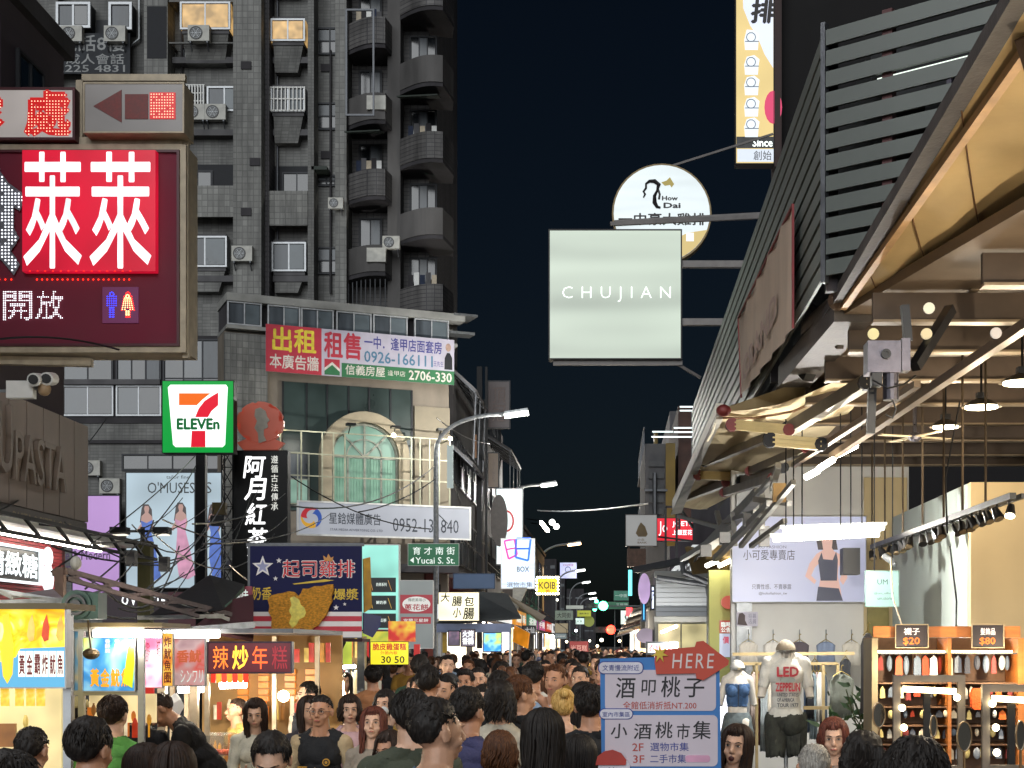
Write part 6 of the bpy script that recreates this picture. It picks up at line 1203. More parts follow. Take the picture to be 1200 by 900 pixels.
# pendant reflector lamps
def pendant(x, y, Y, label, w=.19, e=60):
    c = P(x,y,Y); t = T('pendant_lamp',label,'lamp',WORLD,c.x,c.y,c.z,group='reflector lamps under the hall ceiling')
    m = MB(); m.tube([c+Vector((0,0,.02)),c+Vector((0,0,.07)),c+Vector((0,0,.09))],[w,w*.55,.04],16,cap=False); part('shade', m, M('shade_metal','#4a443c',.4,.6), t)
    m = MB(); m.tube([c+Vector((0,0,.012)),c+Vector((0,0,.03))],w*.8,16); part('lamp_glass', m, E('halogen','#fff0cc',9), t); m = MB(); m.tube([c+Vector((0,0,.09)),(c.x,c.y,4.4)],.01,5); m.box(c.x-.04,c.y-.04,c.z+.09,c.x+.04,c.y+.04,c.z+.14); part('cord', m, dark, t)
    l = lamp('POINT','lamp_light',(0,0,0),e*.6,(1,.84,.62),.12); l.parent = t; l.location = (0,0,-.14)
pendant(1150,480,12.5,'middle reflector lamp near the right edge',.17,70); pendant(1108,503,14,'left reflector lamp beside the ceiling fan',.15,70); pendant(1198,452,11.3,'reflector lamp cut by the right edge of the picture',.18,60)
for x,y,z,e,l_ in ((2.35,6.5,3.3,90,'added warm fill bulb outside the picture under the big awning'),(4.3,8.9,3.2,80,'added warm fill bulb outside the picture over the mirrors'),(5.6,12.5,3.3,60,'added warm fill bulb outside the picture beside the partition'),(2.9,8.2,3.2,130,'added warm fill bulb outside the picture at the front of the hall')):
    t_ = T('pendant_lamp',l_,'lamp',WORLD,x,y,z); m = MB(); m.ball((x,y,z+.1),.06); part('bulb', m, E('halogen','#fff0cc',9), t_); m = MB(); m.tube([(x,y,z+.15),(x,y,4.4)],.01,5); part('cord', m, dark, t_); l = lamp('POINT','lamp_light',(0,0,0),e,(1,.84,.62),.1); l.parent = t_  # unseen bulbs added to brighten the awning canvas and hall
t = T('ceiling_fan','small ceiling fan between the hanging rods','fan',WORLD,*P(1072,512,14.5)); c = P(1072,512,14.5); m = MB(); m.tube([c,c+Vector((0,0,.3))],.02,6); m.ball(c,(.07,.07,.05),10,6); part('hub', m, M('motor_dark','#56545c',.3,.7,.3,12), t)
for i in range(4): a = i*PI/2+.4; m = MB(); d = Vector((math.cos(a),math.sin(a),0)); m.bar(c+d*.06,c+d*.4,.07,.01); part('blade', m, M('pale_blade','#a89a7c',.5), t)
t = T('tube_light_row','row of three bright white tube lights under the hall roof','light',WORLD,*P(975,545,15)); 
for (x0,y0,x1,y1) in ((945,559,958,552),(960,549,976,539),(980,534,1003,522)): m = MB(); m.tube([P(x0,y0,15.4),P(x1,y1,15.0)],.032,8); part('tube_light', m, ltube, t)
# hanging spotlight rail
t = T('spotlight_rail','black rail crowded with small spotlights hanging on thin rods','light rail',WORLD,3.03,14,3); A, B_ = P(1022,641,17.2), P(1187,581,11.5)
m = MB(); m.bar(A,B_,.05,.05); m.bar(A+Vector((.08,0,0)),B_+Vector((.08,0,0)),.03,.04); part('rail', m, blk, t)
rods = (1019,1037,1058,1081,1106,1128,1155)
for i,x in enumerate(rods):
    f_ = (x-1022)/165; yy = A.y+(B_.y-A.y)*max(0,min(1,f_*1.25 if f_>0 else 0)); yd = A.lerp(B_, 0 if f_<0 else min(1,f_)); 
    # solve the point of the rail seen at this column
    lo, hi = 0., 1.
    for _ in range(30):
        mid = (lo+hi)/2; c = A.lerp(B_,mid); xx = CX+F*c.x/c.y; lo, hi = (mid, hi) if xx < x else (lo, mid)
    c = A.lerp(B_,lo); m = MB(); m.tube([c,(c.x,c.y,4.4)],.011,5); part('hanging_rod', m, M('rod_bronze','#4f4436',.4,.6), t)
rs = random.Random(3)
for i in range(22):
    c = A.lerp(B_, (i+.4)/22.); s_ = rs.choice((-1,1)); d = Vector((rs.uniform(-.5,.5),-.5,-1)).normalized(); m = MB(); a = c+Vector((s_*.03,0,-.03)); b_ = a+d*.13; m.tube([a+Vector((0,0,-.03)),b_],[.028,.045],9); m.bar(c,a+Vector((0,0,-.05)),.015); k = part('spotlight', m, blk, t)
    if i in (2, 21): m = MB(); m.tube([b_,b_+d*.006],.04,9); part('lamp_glass', m, E('halogen','#fff0cc',9), k)
    elif rs.random() < .7: m = MB(); m.tube([b_,b_+d*.006],.036,9); part('lens', m, M('warm_lens','#8a7658',.2,.3), k)
m = MB(); m.tube([P(1110,665-40,13.5),P(1108,560,13.5),P(1125,470,13.4)],.008,5); m.tube([P(1113,640,13.2),P(1121,705,13),P(1120,745,13)],.008,5); part('hanging_cable', m, blk, t)
m = MB(); m.tube([P(1044,655,15),P(1046,700,14),P(1060,742,13.5),P(1075,760,13.4)],.008,5); part('pale_cable', m, M('pale_cable','#c8b890',.6), t)
# suspended double tube over the clothes shop
t = T('suspended_tubes','pair of long white tube lights hanging before the fashion billboard','light',WORLD,*P(970,625,15.5))
for (x0,y0,x1,y1,Y) in ((918,621,1036,617,15.8),(906,631,1030,625,15.3)):
    m = MB(); m.tube([P(x0,y0,Y),P(x1,y1,Y)],.035,8); part('tube_light', m, ltube, t); m = MB(); m.bar(P(x0-4,y0-3.5,Y),P(x1+3,y1-3.5,Y),.05,.03); part('fitting', m, white, t)
m = MB()
for x in (921,930,940,985,997,1010): m.tube([P(x,618,15.6),(P(x,618,15.6).x,15.6,4.38)],.007,4)
part('wire', m, dark, t); l = lamp('POINT','tube_light_glow',(0,0,0),230,(1,.98,.94),.02); l.parent = t; l.location = (-.1,-.3,-.25)
# back wall with billboard
PWb = Fr(19.7); q = PWb.uz
t = T('shop_back_wall','pale back wall of the clothes shop under the billboard','wall',PWb,q(940,0)[0],0,0)
m = MB(); m.box(q(857,0)[0],0,0,q(1065,0)[0],.2,q(0,545)[1]); part('wall', m, M('shop_white','#dcdad4',.6,0,.12,1.2), t); m = MB(); rectb(m,PWb,1012,560,1062,780,-.05,-.003); part('cream_panel', m, M('cream_panel','#cdb98c',.6,0,.15,1), t); m = MB(); rectb(m,PWb,1015,712,1040,780,-.1,-.053); part('door_frame', m, M('olive_frame','#8c8248',.5), t)
t, r, v = signbox('fashion_billboard','wide pale lilac shop billboard with a woman in a navy top','billboard',PWb,857,606,1013,706,E('lilac_board','#b9bcd6',.62,.18,.6),white,.1,.006,v=-.12)
put(t,'KOKO FASHION',(879,640,920,643.5),PWb,v,M('ink_lilac','#70708a',.5)); put(t,'小可愛專賣店',(870,645,930,657),PWb,v,M('ink_dark2','#55505c',.5)); put(t,'只賣性感、不賣暴露',(880,685,926,691),PWb,v,M('ink_dark2','#55505c',.5)); put(t,'@kokofashion_tw',(888,694,921,698),PWb,v,M('ink_dark2','#55505c',.5))
skn = E('print_skin2','#d8ada0',.6,sample=False); nav = E('print_navy','#3e4258',.45,sample=False)
def bp(name, pts, mat, d): part(name, MB().prism([q(*a) for a in pts],v-d,v-d+.002), mat, t)
bp('printed_hair',[(955,633),(978,633),(980,645),(957,645)],E('print_hair2','#4a4044',.35,sample=False),.003)
bp('printed_body',[(961,633),(974,633),(973,643),(976,647),(984,651),(990,665),(991,678),(986,686),(982,680),(985,672),(981,662),(980,676),(983,690),(985,704),(957,704),(958,688),(960,676),(959,660),(953,666),(949,675),(955,681),(953,685),(942,676),(947,661),(955,650),(963,645)],skn,.006)
bp('printed_top',[(957,658),(961,648),(963,656),(974,657),(978,647),(980,657),(979,681),(960,681)],nav,.009); bp('printed_trousers',[(957,688),(981,690),(986,704.5),(955,704.5)],nav,.009)
m = MB(); rectb(m,Fr(17.5),988,642,1008,673,0,.25); solo('loudspeaker', m, blk, 'black loudspeaker box hanging before the billboard woman', 'loudspeaker', Fr(17.5))
t, r, v = signbox('um_sign','pale teal hanging sign with the letters UM','sign',Fr(16),1014,669,1053,711,E('teal_face','#8fb0a8',.4,.12,2,sample=False),M('teal_case','#7a948c',.5),.05,.004); put(t,'UM',(1028,679,1040,685),Fr(16),v,M('ink_teal','#3e5550',.5),bold=.01); put(t,'@um_official',(1024,694,1047,697),Fr(16),v,M('ink_teal','#3e5550',.5)); put(t,'um.store',(1028,700,1045,703),Fr(16),v,M('ink_teal','#3e5550',.5)); m = MB(); m.bar((r[0]+.1,.02,r[3]),(r[0]+.1,.02,4.4),.012); m.bar((r[2]-.06,.02,r[3]),(r[2]-.06,.02,4.4),.012); part('hanger', m, dark, t)
t = T('wall_camera','small camera on an arm above the teal UM sign','camera',WORLD,*P(1040,660,15.9)); m = MB(); a = P(1037,652,15.9); m.tube([a,a+Vector((.05,-.12,-.06))],.035,10); m.bar(a,P(1048,660,16),.03); m.ball(P(1048,661,15.95),.03); part('body', m, galv, t)
t = T('teal_partition','pale teal and yellow painted partition room inside the hall','wall',WORLD,3.7,17,0); m = MB(); m.box(3.65,15.25,0,3.75,19.3,3.5); part('teal_wall', m, M('teal_paint','#b2bcb4',.6,0,.1,1), t)
m = MB(); m.box(3.651,15.12,0,9,15.24,3.5); part('yellow_wall', m, M('yellow_paint','#cfb98e',.6,0,.1,1), t); m = MB(); m.box(3.6,17.2,1.9,3.645,18.8,1.95); m.box(3.6,15.6,1.0,3.645,16.4,1.95); part('grey_door', m, M('grey_door','#7c7c74',.5), t)
m = MB(); m.bar((4.0,12.6,0),(4.0,12.6,4.3),.07); 
for i in range(26): m.bar((3.97,12.55,2.2+.08*i),(4.2,12.5,2.2+.08*i),.012)
m.bar((4.2,12.5,2.1),(4.2,12.5,4.3),.04); solo('orange_lit_ladder_post', m, M('orange_lit_steel','#a8703c',.4,.5), 'orange lit steel ladder post at the right edge', 'post', WORLD)  # orange lamplight on the steel is put into its colour
# yellow-green wall strip with notices
m = MB(); pg = Fr(20.3); rectb(m,pg,831,668,857.5,800,0,.3); t = T('yellow_green_pillar','yellow green wall strip with a red round sign and notices','wall',pg,pg.uz(845,0)[0],0,0); part('wall', m, M('yg_wall','#b4b468',.6,0,.12,1), t)
m = MB(); c = pg.uz(853,706); m.prism(circ(c[0],c[1],.1,16,rz=.09),-.1,-.04); part('round_sign', m, E('coral_dot','#c85a48',.5,sample=False), t); m = MB(); rectb(m,pg,843,727,857,742,-.03,-.004); part('notice_head', m, E('notice_red','#b85040',.5,sample=False), t); m = MB(); rectb(m,pg,843,742.5,857,770,-.03,-.004); part('notice_sheet', m, E('notice_white','#c4cbe0',.55,sample=False), t)
put(t,'臨時\n公告',(845,729,856,741),pg,-.034,w_,bold=.03); put(t,'價',(847,746,854,754),pg,-.034,E('notice_pink','#d04860',.6,sample=False),bold=.03)
m = MB(); m.slab([P(806,640,22),P(862,650,20),P(855,668,20.5),P(815,672,22)],.05); m.slab([P(830,640,20.5),P(858,638,20),P(858,652,20),P(828,655,20.5)],.02); solo('ceiling_board', m, M('tan_board','#8a7448',.6), 'tan ceiling boards above the yellow green strip','ceiling',WORLD)
t = T('small_tube_lights','two short white tube lights above the yellow green wall','light',WORLD,*P(840,660,21)); 
for a,b_ in (((828,663),(840,658)),((843,663),(856,657))): m = MB(); m.tube([P(*a,20.2),P(*b_,20.0)],.03,8); part('tube_light', m, ltube, t)
# shutter house
ps = Fr(26); q = ps.uz; t = T('shutter_house','low white house front with a roller shutter box beyond the clothes shop','building',ps,q(800,0)[0],0,0)
m = MB(); m.box(q(768,0)[0],.3,0,q(831,0)[0],5,q(0,668)[1]); part('wall', m, M('pale_house','#8d8f8c',.7,0,.25,1), t)
rb = MB(); rb.box(0,-.02,0,q(830,0)[0]-q(769,0)[0],.0,.075); rbe = rb.mesh('shutter_slat'); rbe.materials.append(M('shutter_white','#c4c8cc',.5,.1,.12,1))
for i in range(8): inst('shutter_slat', rbe, t, (q(769,0)[0], .1, q(0,722)[1]+.083*i))
m = MB(); m.box(q(766,0)[0],-.3,q(0,729)[1],q(832,0)[0],.08,q(0,723)[1]); m.box(q(766,0)[0],-.2,q(0,677)[1],q(832,0)[0],.09,q(0,672)[1]); part('shutter_box', m, M('worn_white','#8e8e8a',.8,0,.4,1), t)
m = MB(); m.tube([(q(769,0)[0],-.3,q(0,678)[1]),(q(826,0)[0],-.3,q(0,686)[1]),(q(830,0)[0],-.3,q(0,700)[1]),(q(830,0)[0],-.3,.2)],.05,8); m.tube([(q(797,0)[0],-.35,q(0,655)[1]),(q(800,0)[0],-.35,q(0,672)[1]),(q(828,0)[0],-.35,q(0,684)[1])],.05,8); part('drainpipe', m, steel, t)
m = MB(); rectb(m,Fr(26),775,731,800,775,.25,.28); m = MB(); m.box(q(772,0)[0],.24,1.0,q(798,0)[0],.29,q(0,731)[1]); part('lit_interior', m, E('warm_interior','#e8d8a8',.7,.5,2.5), t); m = MB(); m.box(q(800,0)[0],.24,1.0,q(829,0)[0],.29,q(0,731)[1]); part('yellow_interior', m, E('cream_interior','#d8cc98',.55,.4,3), t)
m = MB(); m.tube([(q(775,0)[0],-.1,q(0,741)[1]),(q(792,0)[0],-.3,q(0,734)[1])],.025,8); part('tube_light', m, ltube, t); l = lamp('POINT','shop_light',(0,0,0),70,(1,.97,.9),.02); l.parent = t; l.location = (-.2,-1.2,q(0,715)[1]-.6)
for i,(x,y,rx,rz_,c) in enumerate(((755,690,7,18,'#c8a8d8'),(757,745,12,9,'#a898a8'))): m = MB().prism(circ(*Fr(27+i).uz(x,y),rx*27/F,20,rz=rz_*27/F),-.1,.1); solo('round_side_sign', m, E('side_%d'%i,c,.65,.3,3), ['tall lilac oval sign at the left end of the shutter house','grey pink oval sign low beside the shutter house'][i], 'sign', Fr(27+i))
simple_sign('blue_strip_sign','narrow blue lit sign under the lilac oval',752,705,757,728,27.5,'#50b8f0',1.6,post=False,frame='#406080'); simple_sign('oval_white_sign','small white upright lit sign with blue mark left of the shutter',762,686,768,715,26.5,'#dfe8ff',1.5,'ア','#405098',(763,692,767,706),post=False); simple_sign('gold_strip_sign','narrow gold lit sign beside the small white one',757,684,761,705,27,'#e8c890',1.2,post=False)
simple_sign('shop_awning_sign','pale lit shop sign with pink characters low by the bulbs',757,752,795,767,25,'#d8d0c8',.8,'衣飾小舖','#b84868',(760,755,792,763),post=False)
# far right buildings and signs
b = T('right_far_building','dark right side building with balconies and pipes beyond the slats','building',PR,-60,0,0); p2 = Pl(1.75,0,-PI/2); m = MB(); m.box(-75,0.2,0,-45,8,8.9); part('wall', m, conc, b)
for z in (4.3,6.6):
    for u in (-52,-58,-66): window(b, u, z, u+3, z+1.6, .195, wdark, [glassd,curtain], 3, 1, .06, .06)
m = MB(); m.box(-60,-.5,6.2,-50,.19,6.3); m.box(-60,-.5,8.2,-50,.19,8.3); part('balcony_floor', m, conc, b); m = MB()
for i in range(14): m.bar((-60+.7*i,-.45,6.3),(-60+.7*i,-.45,7.2),.04); m.bar((-60+.7*i,-.45,8.3),(-60+.7*i,-.45,9.2),.04)
m.bar((-60,-.45,7.2),(-50.5,-.45,7.2),.05); m.bar((-60,-.45,9.2),(-50.5,-.45,9.2),.05); part('balcony_railing', m, steel, b)
m = MB(); m.tube([(-52,-.1,0),(-52,-.1,8.8)],.09,8); m.tube([(-49,-.1,0),(-49,-.1,8.8)],.07,8); part('drainpipe', m, M('tan_pipe','#7c6a3c',.5), b); 
p = Fr(36); q = p.uz; m = MB(); rectb(m,p,756,520,782,760,.0,6); b = T('right_near_building','brown grey building end with a mustard strip left of the awning tips','building',p,q(770,0)[0],0,0); part('wall', m, conc, b); m = MB(); rectb(m,p,780,520,791,640,-.1,-.003); part('mustard_strip', m, M('mustard','#7c6630',.7,0,.3,2), b)
m = MB(); rectb(m,p,795,475,810,610,.1,6); part('brick_wall', m, M('brick_brown','#4c3630',.8,0,.4,3), b)
for i in range(6): m = MB(); rectb(m,p,760,540+14*i,778,547+14*i,-.06,-.004); part('louvre', m, M('louvre_grey','#47484a',.6), b)
m = MB(); m.tube([(q(767,0)[0],-.15,q(0,640)[1]),(q(767,0)[0],-.15,q(0,555)[1])],.05,6); m.bar((q(755,0)[0],-.1,q(0,575)[1]),(q(782,0)[0],-.1,q(0,575)[1]),.05); part('pipe', m, steel, b)
for i,(x0,y0,x1) in enumerate(((796,480,811),(796,484,811),(764,508,790),(790,503,811),(764,513,811),(792,509,811))): 
    pass
t = T('roof_line_lights','thin white light strips on the roof edges left of the slats','light',p,q(790,0)[0],-.3,q(0,515)[1])
for (x0,x1,y) in ((796,811,479),(796,811,483.5),(764,788,508),(789,811,503.5),(763,811,514),(789,811,508.5)): m = MB(); m.tube([(q(x0,0)[0],-.3,q(0,y)[1]),(q(x1,0)[0],-.3,q(0,y)[1])],.018,6); part('light_strip', m, E('strip_white','#e6f2f0',1.6,sample=False), t)
t, r, v = signbox('square_bank_sign','pale square sign with a small gold brown emblem','sign',Fr(33),733,603,770,640,E('pale_sq','#a8a8a6',.42,.1,2),M('sq_case','#58504c',.5),.2,.012); p = Fr(33)
m = MB().prism([p.uz(*a) for a in ((751,612),(756,617),(759,626),(757,629),(748,629),(745,625),(748,617))],v-.004,v); part('emblem', m, M('emblem_brown','#6f5a34',.5), t); put(t,'小北\nBANK',(747,631,758,637),p,v,M('emblem_brown','#6f5a34',.5),bold=.02)
m = MB(); m.bar((p.uz(737,0)[0],.1,p.uz(0,640)[1]),(p.uz(737,0)[0],.1,p.uz(0,655)[1]),.04); m.box(p.uz(735,0)[0],.0,p.uz(0,664)[1],p.uz(757,0)[0],.3,p.uz(0,643)[1]); part('rusty_box', m, M('rust_brown','#5c463a',.6,.3,.4,12), t)
m = MB(); m.bar(P(640,597,33),P(733,592,33),.03) ; cable('cable',[P(630,598,60),P(760,590,34)],.1,'thin wire crossing the dark sky toward the pale square sign',.02,galv)
t, r, v = signbox('red_poets_sign','bright red lit sign with white letters JOETS behind black bars','sign',Fr(35),769,607,812,634,E('red_lit','#d8142c',.9,.2,2),blk,.2,.01); put(t,'Jo',(772,611,782,628),Fr(35),v,E('white_letters','#eef2f4',1.3)); put(t,'JOETS',(788,611,811,618),Fr(35),v,E('white_letters','#eef2f4',1.3),bold=.03); put(t,'上銀豆花',(788,621,811,627),Fr(35),v,E('white_letters','#eef2f4',1.3),bold=.03)
m = MB(); 
for x in (780,793): m.bar(P(x,594,33.5),P(x,660,33.5),.05)
m.bar(P(780,594,33.5),P(793,594,33.5),.05); m.bar(P(796,594,33.4),P(812,618,32),.05); m.bar(P(771,629,33.5),P(812,634,33.3),.04); m.bar(P(796,594,33.4),P(796,620,33.4),.05); solo('black_railing', m, blk, 'black pipe railing in front of the red sign', 'railing', WORLD)
m = MB(); m.box(*P(738,668,30),*(P(830,655,24))) if False else m.bar(P(745,668,30),P(810,655,27),.12); m.bar(P(752,672,29),P(752,690,29),.06); solo('gutter_pipe', m, steel, 'grey gutter running over the shutter house', 'gutter', WORLD)
simple_sign('small_white_flag_sign','small white sign with two characters above the lilac oval',749,672,758,680,30,'#e0e6e8',.9,'士林','#303438',(750,673,757,679),post=False)
# ============================================================ people: one continuous body per pose, clothes and hair grown from it
def sstep(x): x = np.clip(x, 0, 1); return x*x*(3-2*x)
POSES = {   # elbow and wrist for left (+x is the person's left) and right arm; feet forward offsets; model faces -y
 'stand': dict(L=((.235,.03,1.10),(.245,-.05,.87)), R=((-.235,.03,1.10),(-.245,-.05,.87)), f=(-.02,.05)),
 'walk':  dict(L=((.23,-.05,1.11),(.235,-.2,.92)), R=((-.235,.09,1.11),(-.24,.13,.87)), f=(-.16,.2)),
 'phone': dict(L=((.215,-.02,1.10),(.07,-.26,1.17)), R=((-.215,-.02,1.10),(-.10,-.24,1.12)), f=(-.02,.05)),
 'mouth': dict(L=((.2,-.1,1.13),(.03,-.22,1.40)), R=((-.23,.02,1.10),(-.24,-.1,.88)), f=(-.08,.08)),
 'reach': dict(L=((.2,-.14,1.18),(.12,-.36,1.06)), R=((-.2,-.12,1.16),(-.1,-.36,1.02)), f=(-.05,.1)),
}
def body_bones(pose, fem):
    p = POSES[pose]; sw = .150 if fem else .172; B = []
    def b(n, a, c, ra, rc): B.append((n, np.array(a, float), np.array(c, float), ra, rc))
    b('neck', (0,.012,1.38), (0,-.005,1.53), .054 if fem else .062, .05 if fem else .058)
    b('shoulder', (-sw+.02,.01,1.375), (sw-.02,.01,1.375), .05, .05)
    for s in (1,-1): b('shoulder', (s*sw*.72,.012,1.39), (s*.02,.022,1.455), .045, .045)
    for s, k in ((1,'L'),(-1,'R')):
        e, w = p[k]; e = (e[0]-(.02*s if fem else 0), e[1], e[2])
        b('upper'+k, (s*sw,.01,1.365), e, .052 if fem else .058, .038); b('fore'+k, e, w, .037, .025)
        e_, w_v = np.array(e), np.array(w); d = (w_v-e_)/np.linalg.norm(w_v-e_); side = np.cross(d, (0,1,0) if abs(d[1]) < .8 else (1,0,0)); side /= np.linalg.norm(side); nrm = np.cross(side, d)
        b('hand'+k, w_v, w_v+d*.085, .022, .03)
        up = nrm*(-1 if nrm[1] > 0 else 1)
        ax = side if abs(d[1]) < .8 else side
        for i, ln in enumerate((.062,.075,.07,.055)):
            o = w_v+d*.09+ax*(.0195*(i-1.5)); m_ = o+d*ln*.55+up*.008; b('hand'+k, o, m_, .0095, .009); b('hand'+k, m_, m_+d*ln*.4+up*.026, .009, .0075)
        o = w_v+d*.03+ax*(.026*-s); b('hand'+k, o, o+d*.045+ax*(-.03*s)+up*.012, .0125, .010)
    hx = .092
    for s, f in ((1,p['f'][0]),(-1,p['f'][1])):
        b('thigh', (s*hx,0,.9), (s*(hx+.01),f*.5-.01,.49), .088, .056); b('shin', (s*(hx+.01),f*.5-.01,.49), (s*(hx+.005),f+.02,.09), .054, .038)
        b('foot', (s*(hx+.005),f+.05,.045), (s*(hx+.015),f-.14,.035), .042, .034)
    return B
BODY = {}
def body(pose, fem, lod):
    key = (pose, fem, lod)
    if key in BODY: return BODY[key]
    B = body_bones(pose, fem); m = MB(); n = 12
    for nm, a, c, ra, rc in B: m.tube([a, c], [ra, rc], n); m.ball(a, ra, n, 8); m.ball(c, rc, n, 8)
    w = .92 if fem else 1
    for c, r in (((0,0,.93),(.165,.115,.12)),((0,0,1.05),(.132*w,.1,.15)),((0,.0,1.17),(.140*w,.104,.14)),((0,.0,1.29),(.168*w,.112,.13)),((0,.02,1.36),(.15*w,.085,.07)),((.06,-.05,.9),(.1,.09,.1)),((.075,.045,.9),(.09,.085,.1)),((-.075,.045,.9),(.09,.085,.1)),
        ((0,.018,1.628),(.077,.094,.088)),((0,-.012,1.60),(.07,.082,.08)),((0,-.03,1.555),(.054,.062,.066)),((0,-.064,1.513),(.026,.022,.02)),((.032,-.05,1.563),(.03,.033,.026)),((-.032,-.05,1.563),(.03,.033,.026)),
        ((.081,.016,1.592),(.011,.02,.033)),((-.081,.016,1.592),(.011,.02,.033)),((.087,.022,1.605),(.008,.013,.016)),((-.087,.022,1.605),(.008,.013,.016)),
        ((0,-.096,1.541),(.021,.010,.006)),((0,-.093,1.53),(.017,.010,.007)),((0,-.088,1.622),(.046,.012,.010))): m.ball(c, r, 16, 12)
    if fem:
        for s in (1,-1): m.ball((s*.068,-.085,1.25),(.062,.05,.058),12,8)
    m.tube([(0,-.086,1.615),(0,-.104,1.59),(0,-.114,1.572)],[.008,.011,.0135],8); m.ball((0,-.113,1.571),(.0135,.012,.011),8,6); m.ball((.012,-.103,1.566),.008,6,5); m.ball((-.012,-.103,1.566),.008,6,5)
    me = m.mesh('tmp'); o = bpy.data.objects.new('tmp', me); COL.objects.link(o)
    r = o.modifiers.new('r','REMESH'); r.mode = 'VOXEL'; r.voxel_size = (.0065, .011)[lod]; r.adaptivity = 0
    s = o.modifiers.new('s','SMOOTH'); s.factor = .5; s.iterations = (2, 2)[lod]
    if lod == 0: d = o.modifiers.new('d','DECIMATE'); d.ratio = .34
    else: d = o.modifiers.new('d','DECIMATE'); d.ratio = .22
    ev = o.evaluated_get(bpy.context.evaluated_depsgraph_get()); e = ev.to_mesh()
    V = np.empty(len(e.vertices)*3); e.vertices.foreach_get('co', V); V = V.reshape(-1,3); N = np.empty(len(V)*3); e.vertices.foreach_get('normal', N); N = N.reshape(-1,3)
    e.calc_loop_triangles(); Fc = np.empty(len(e.loop_triangles)*3, int); e.loop_triangles.foreach_get('vertices', Fc); Fc = Fc.reshape(-1,3)
    ev.to_mesh_clear(); bpy.data.objects.remove(o); bpy.data.meshes.remove(me)
    best = np.full(len(V), 1e9); lab = np.zeros(len(V), int); tt = np.zeros(len(V)); names = ['torso','head']
    def seg(n_, a, c, ra, rc):
        nonlocal best
        if n_ not in names: names.append(n_)
        ab = c-a; t = np.clip(((V-a)@ab)/max(1e-9,(ab@ab)), 0, 1); d_ = np.linalg.norm(V-(a+t[:,None]*ab), axis=1)-(ra+(rc-ra)*t); w_m = d_ < best
        best[w_m] = d_[w_m]; lab[w_m] = names.index(n_); tt[w_m] = t[w_m]
    for q_ in B:
        if q_[0] != 'neck': seg(*q_)
    seg('torso', np.array((0,0,.88)), np.array((0,0,1.33)), .15, .15); seg('neck', np.array((0,.01,1.42)), np.array((0,0,1.5)), .055, .055); seg('head', np.array((0,0,1.54)), np.array((0,0,1.63)), .085, .085)
    BODY[key] = dict(V=V, N=N, F=Fc, lab=lab, t=tt, names=names); return BODY[key]
def submesh(V, F, mask, pos):
    """faces whose corners all pass the mask, moved to pos, with a rim turned in to the body"""
    fm = mask[F].all(1); f = F[fm]; idx = np.unique(f); mp = -np.ones(len(V), int); mp[idx] = np.arange(len(idx)); f = mp[f]; P_ = pos[idx]
    ed = {}
    for a, b_, c in f.tolist():
        for e in ((a,b_),(b_,c),(c,a)): ed[e] = ed.get(e,0)+1
    rim = [e for e in ed if (e[1],e[0]) not in ed]; rv = {}; extra = []
    for e in rim:
        for k in e:
            if k not in rv: rv[k] = len(P_)+len(extra); extra.append(V[idx[k]])
    fs = [tuple(x) for x in f.tolist()]+[(e[1],e[0],rv[e[0]],rv[e[1]]) for e in rim]
    return np.vstack([P_]+([np.array(extra)] if extra else [])), fs
def is_lab(b, *n): return np.isin(b['lab'], [b['names'].index(x) for x in n if x in b['names']])
def fold(V, a=.004): return a*(np.sin(V[:,2]*46+np.sin(V[:,0]*31)*2)+.8*np.sin(V[:,0]*38+V[:,2]*19+V[:,1]*27))
def top_mesh(b, kind):
    V = b['V']; z = V[:,2]; up = is_lab(b,'upperL','upperR'); m = is_lab(b,'torso','shoulder') & (z > .84) & (z < (1.47 if kind != 'tank' else 1.36))
    m |= is_lab(b,'thigh') & (z > .84)
    r = np.hypot(V[:,0], V[:,1]-.01); m &= ~((V[:,1] <= -.02) & (z > 1.425) & (r < .075))
    if kind == 'tee': m |= up & (b['t'] < .72)
    if kind == 'long': m |= up | is_lab(b,'foreL','foreR')
    if kind == 'tank': m |= (np.abs(np.abs(V[:,0])-.075) < .014) & (z > 1.3) & (z < 1.47) & ~up
    
    if kind == 'tee': m |= up & (b['t'] < .1)
    m |= is_lab(b,'neck') & (z < np.where(V[:,1] < -.01, 1.425, 1.462)) & (kind in ('tee','long','vest'))
    off = {'tee':.012,'long':.012,'tank':.006,'vest':.02}[kind]*.75+.008*np.clip((1.15-z)/.3,0,1)
    pos = V+b['N']*(off+fold(V, .0035))[:,None]; pos[:,2] = np.where((z < .875) & (z > .83), .85, pos[:,2]); return submesh(V, b['F'], m, pos)
def trouser_mesh(b):
    V = b['V']; z = V[:,2]; m = (is_lab(b,'thigh','shin') & (z > .1)) | (is_lab(b,'torso') & (z < .97)); return submesh(V, b['F'], m, V+b['N']*(.012+fold(V,.003))[:,None])
def shoe_mesh(b): V = b['V']; return submesh(V, b['F'], is_lab(b,'foot') | (V[:,2] < .1), V+b['N']*.006)
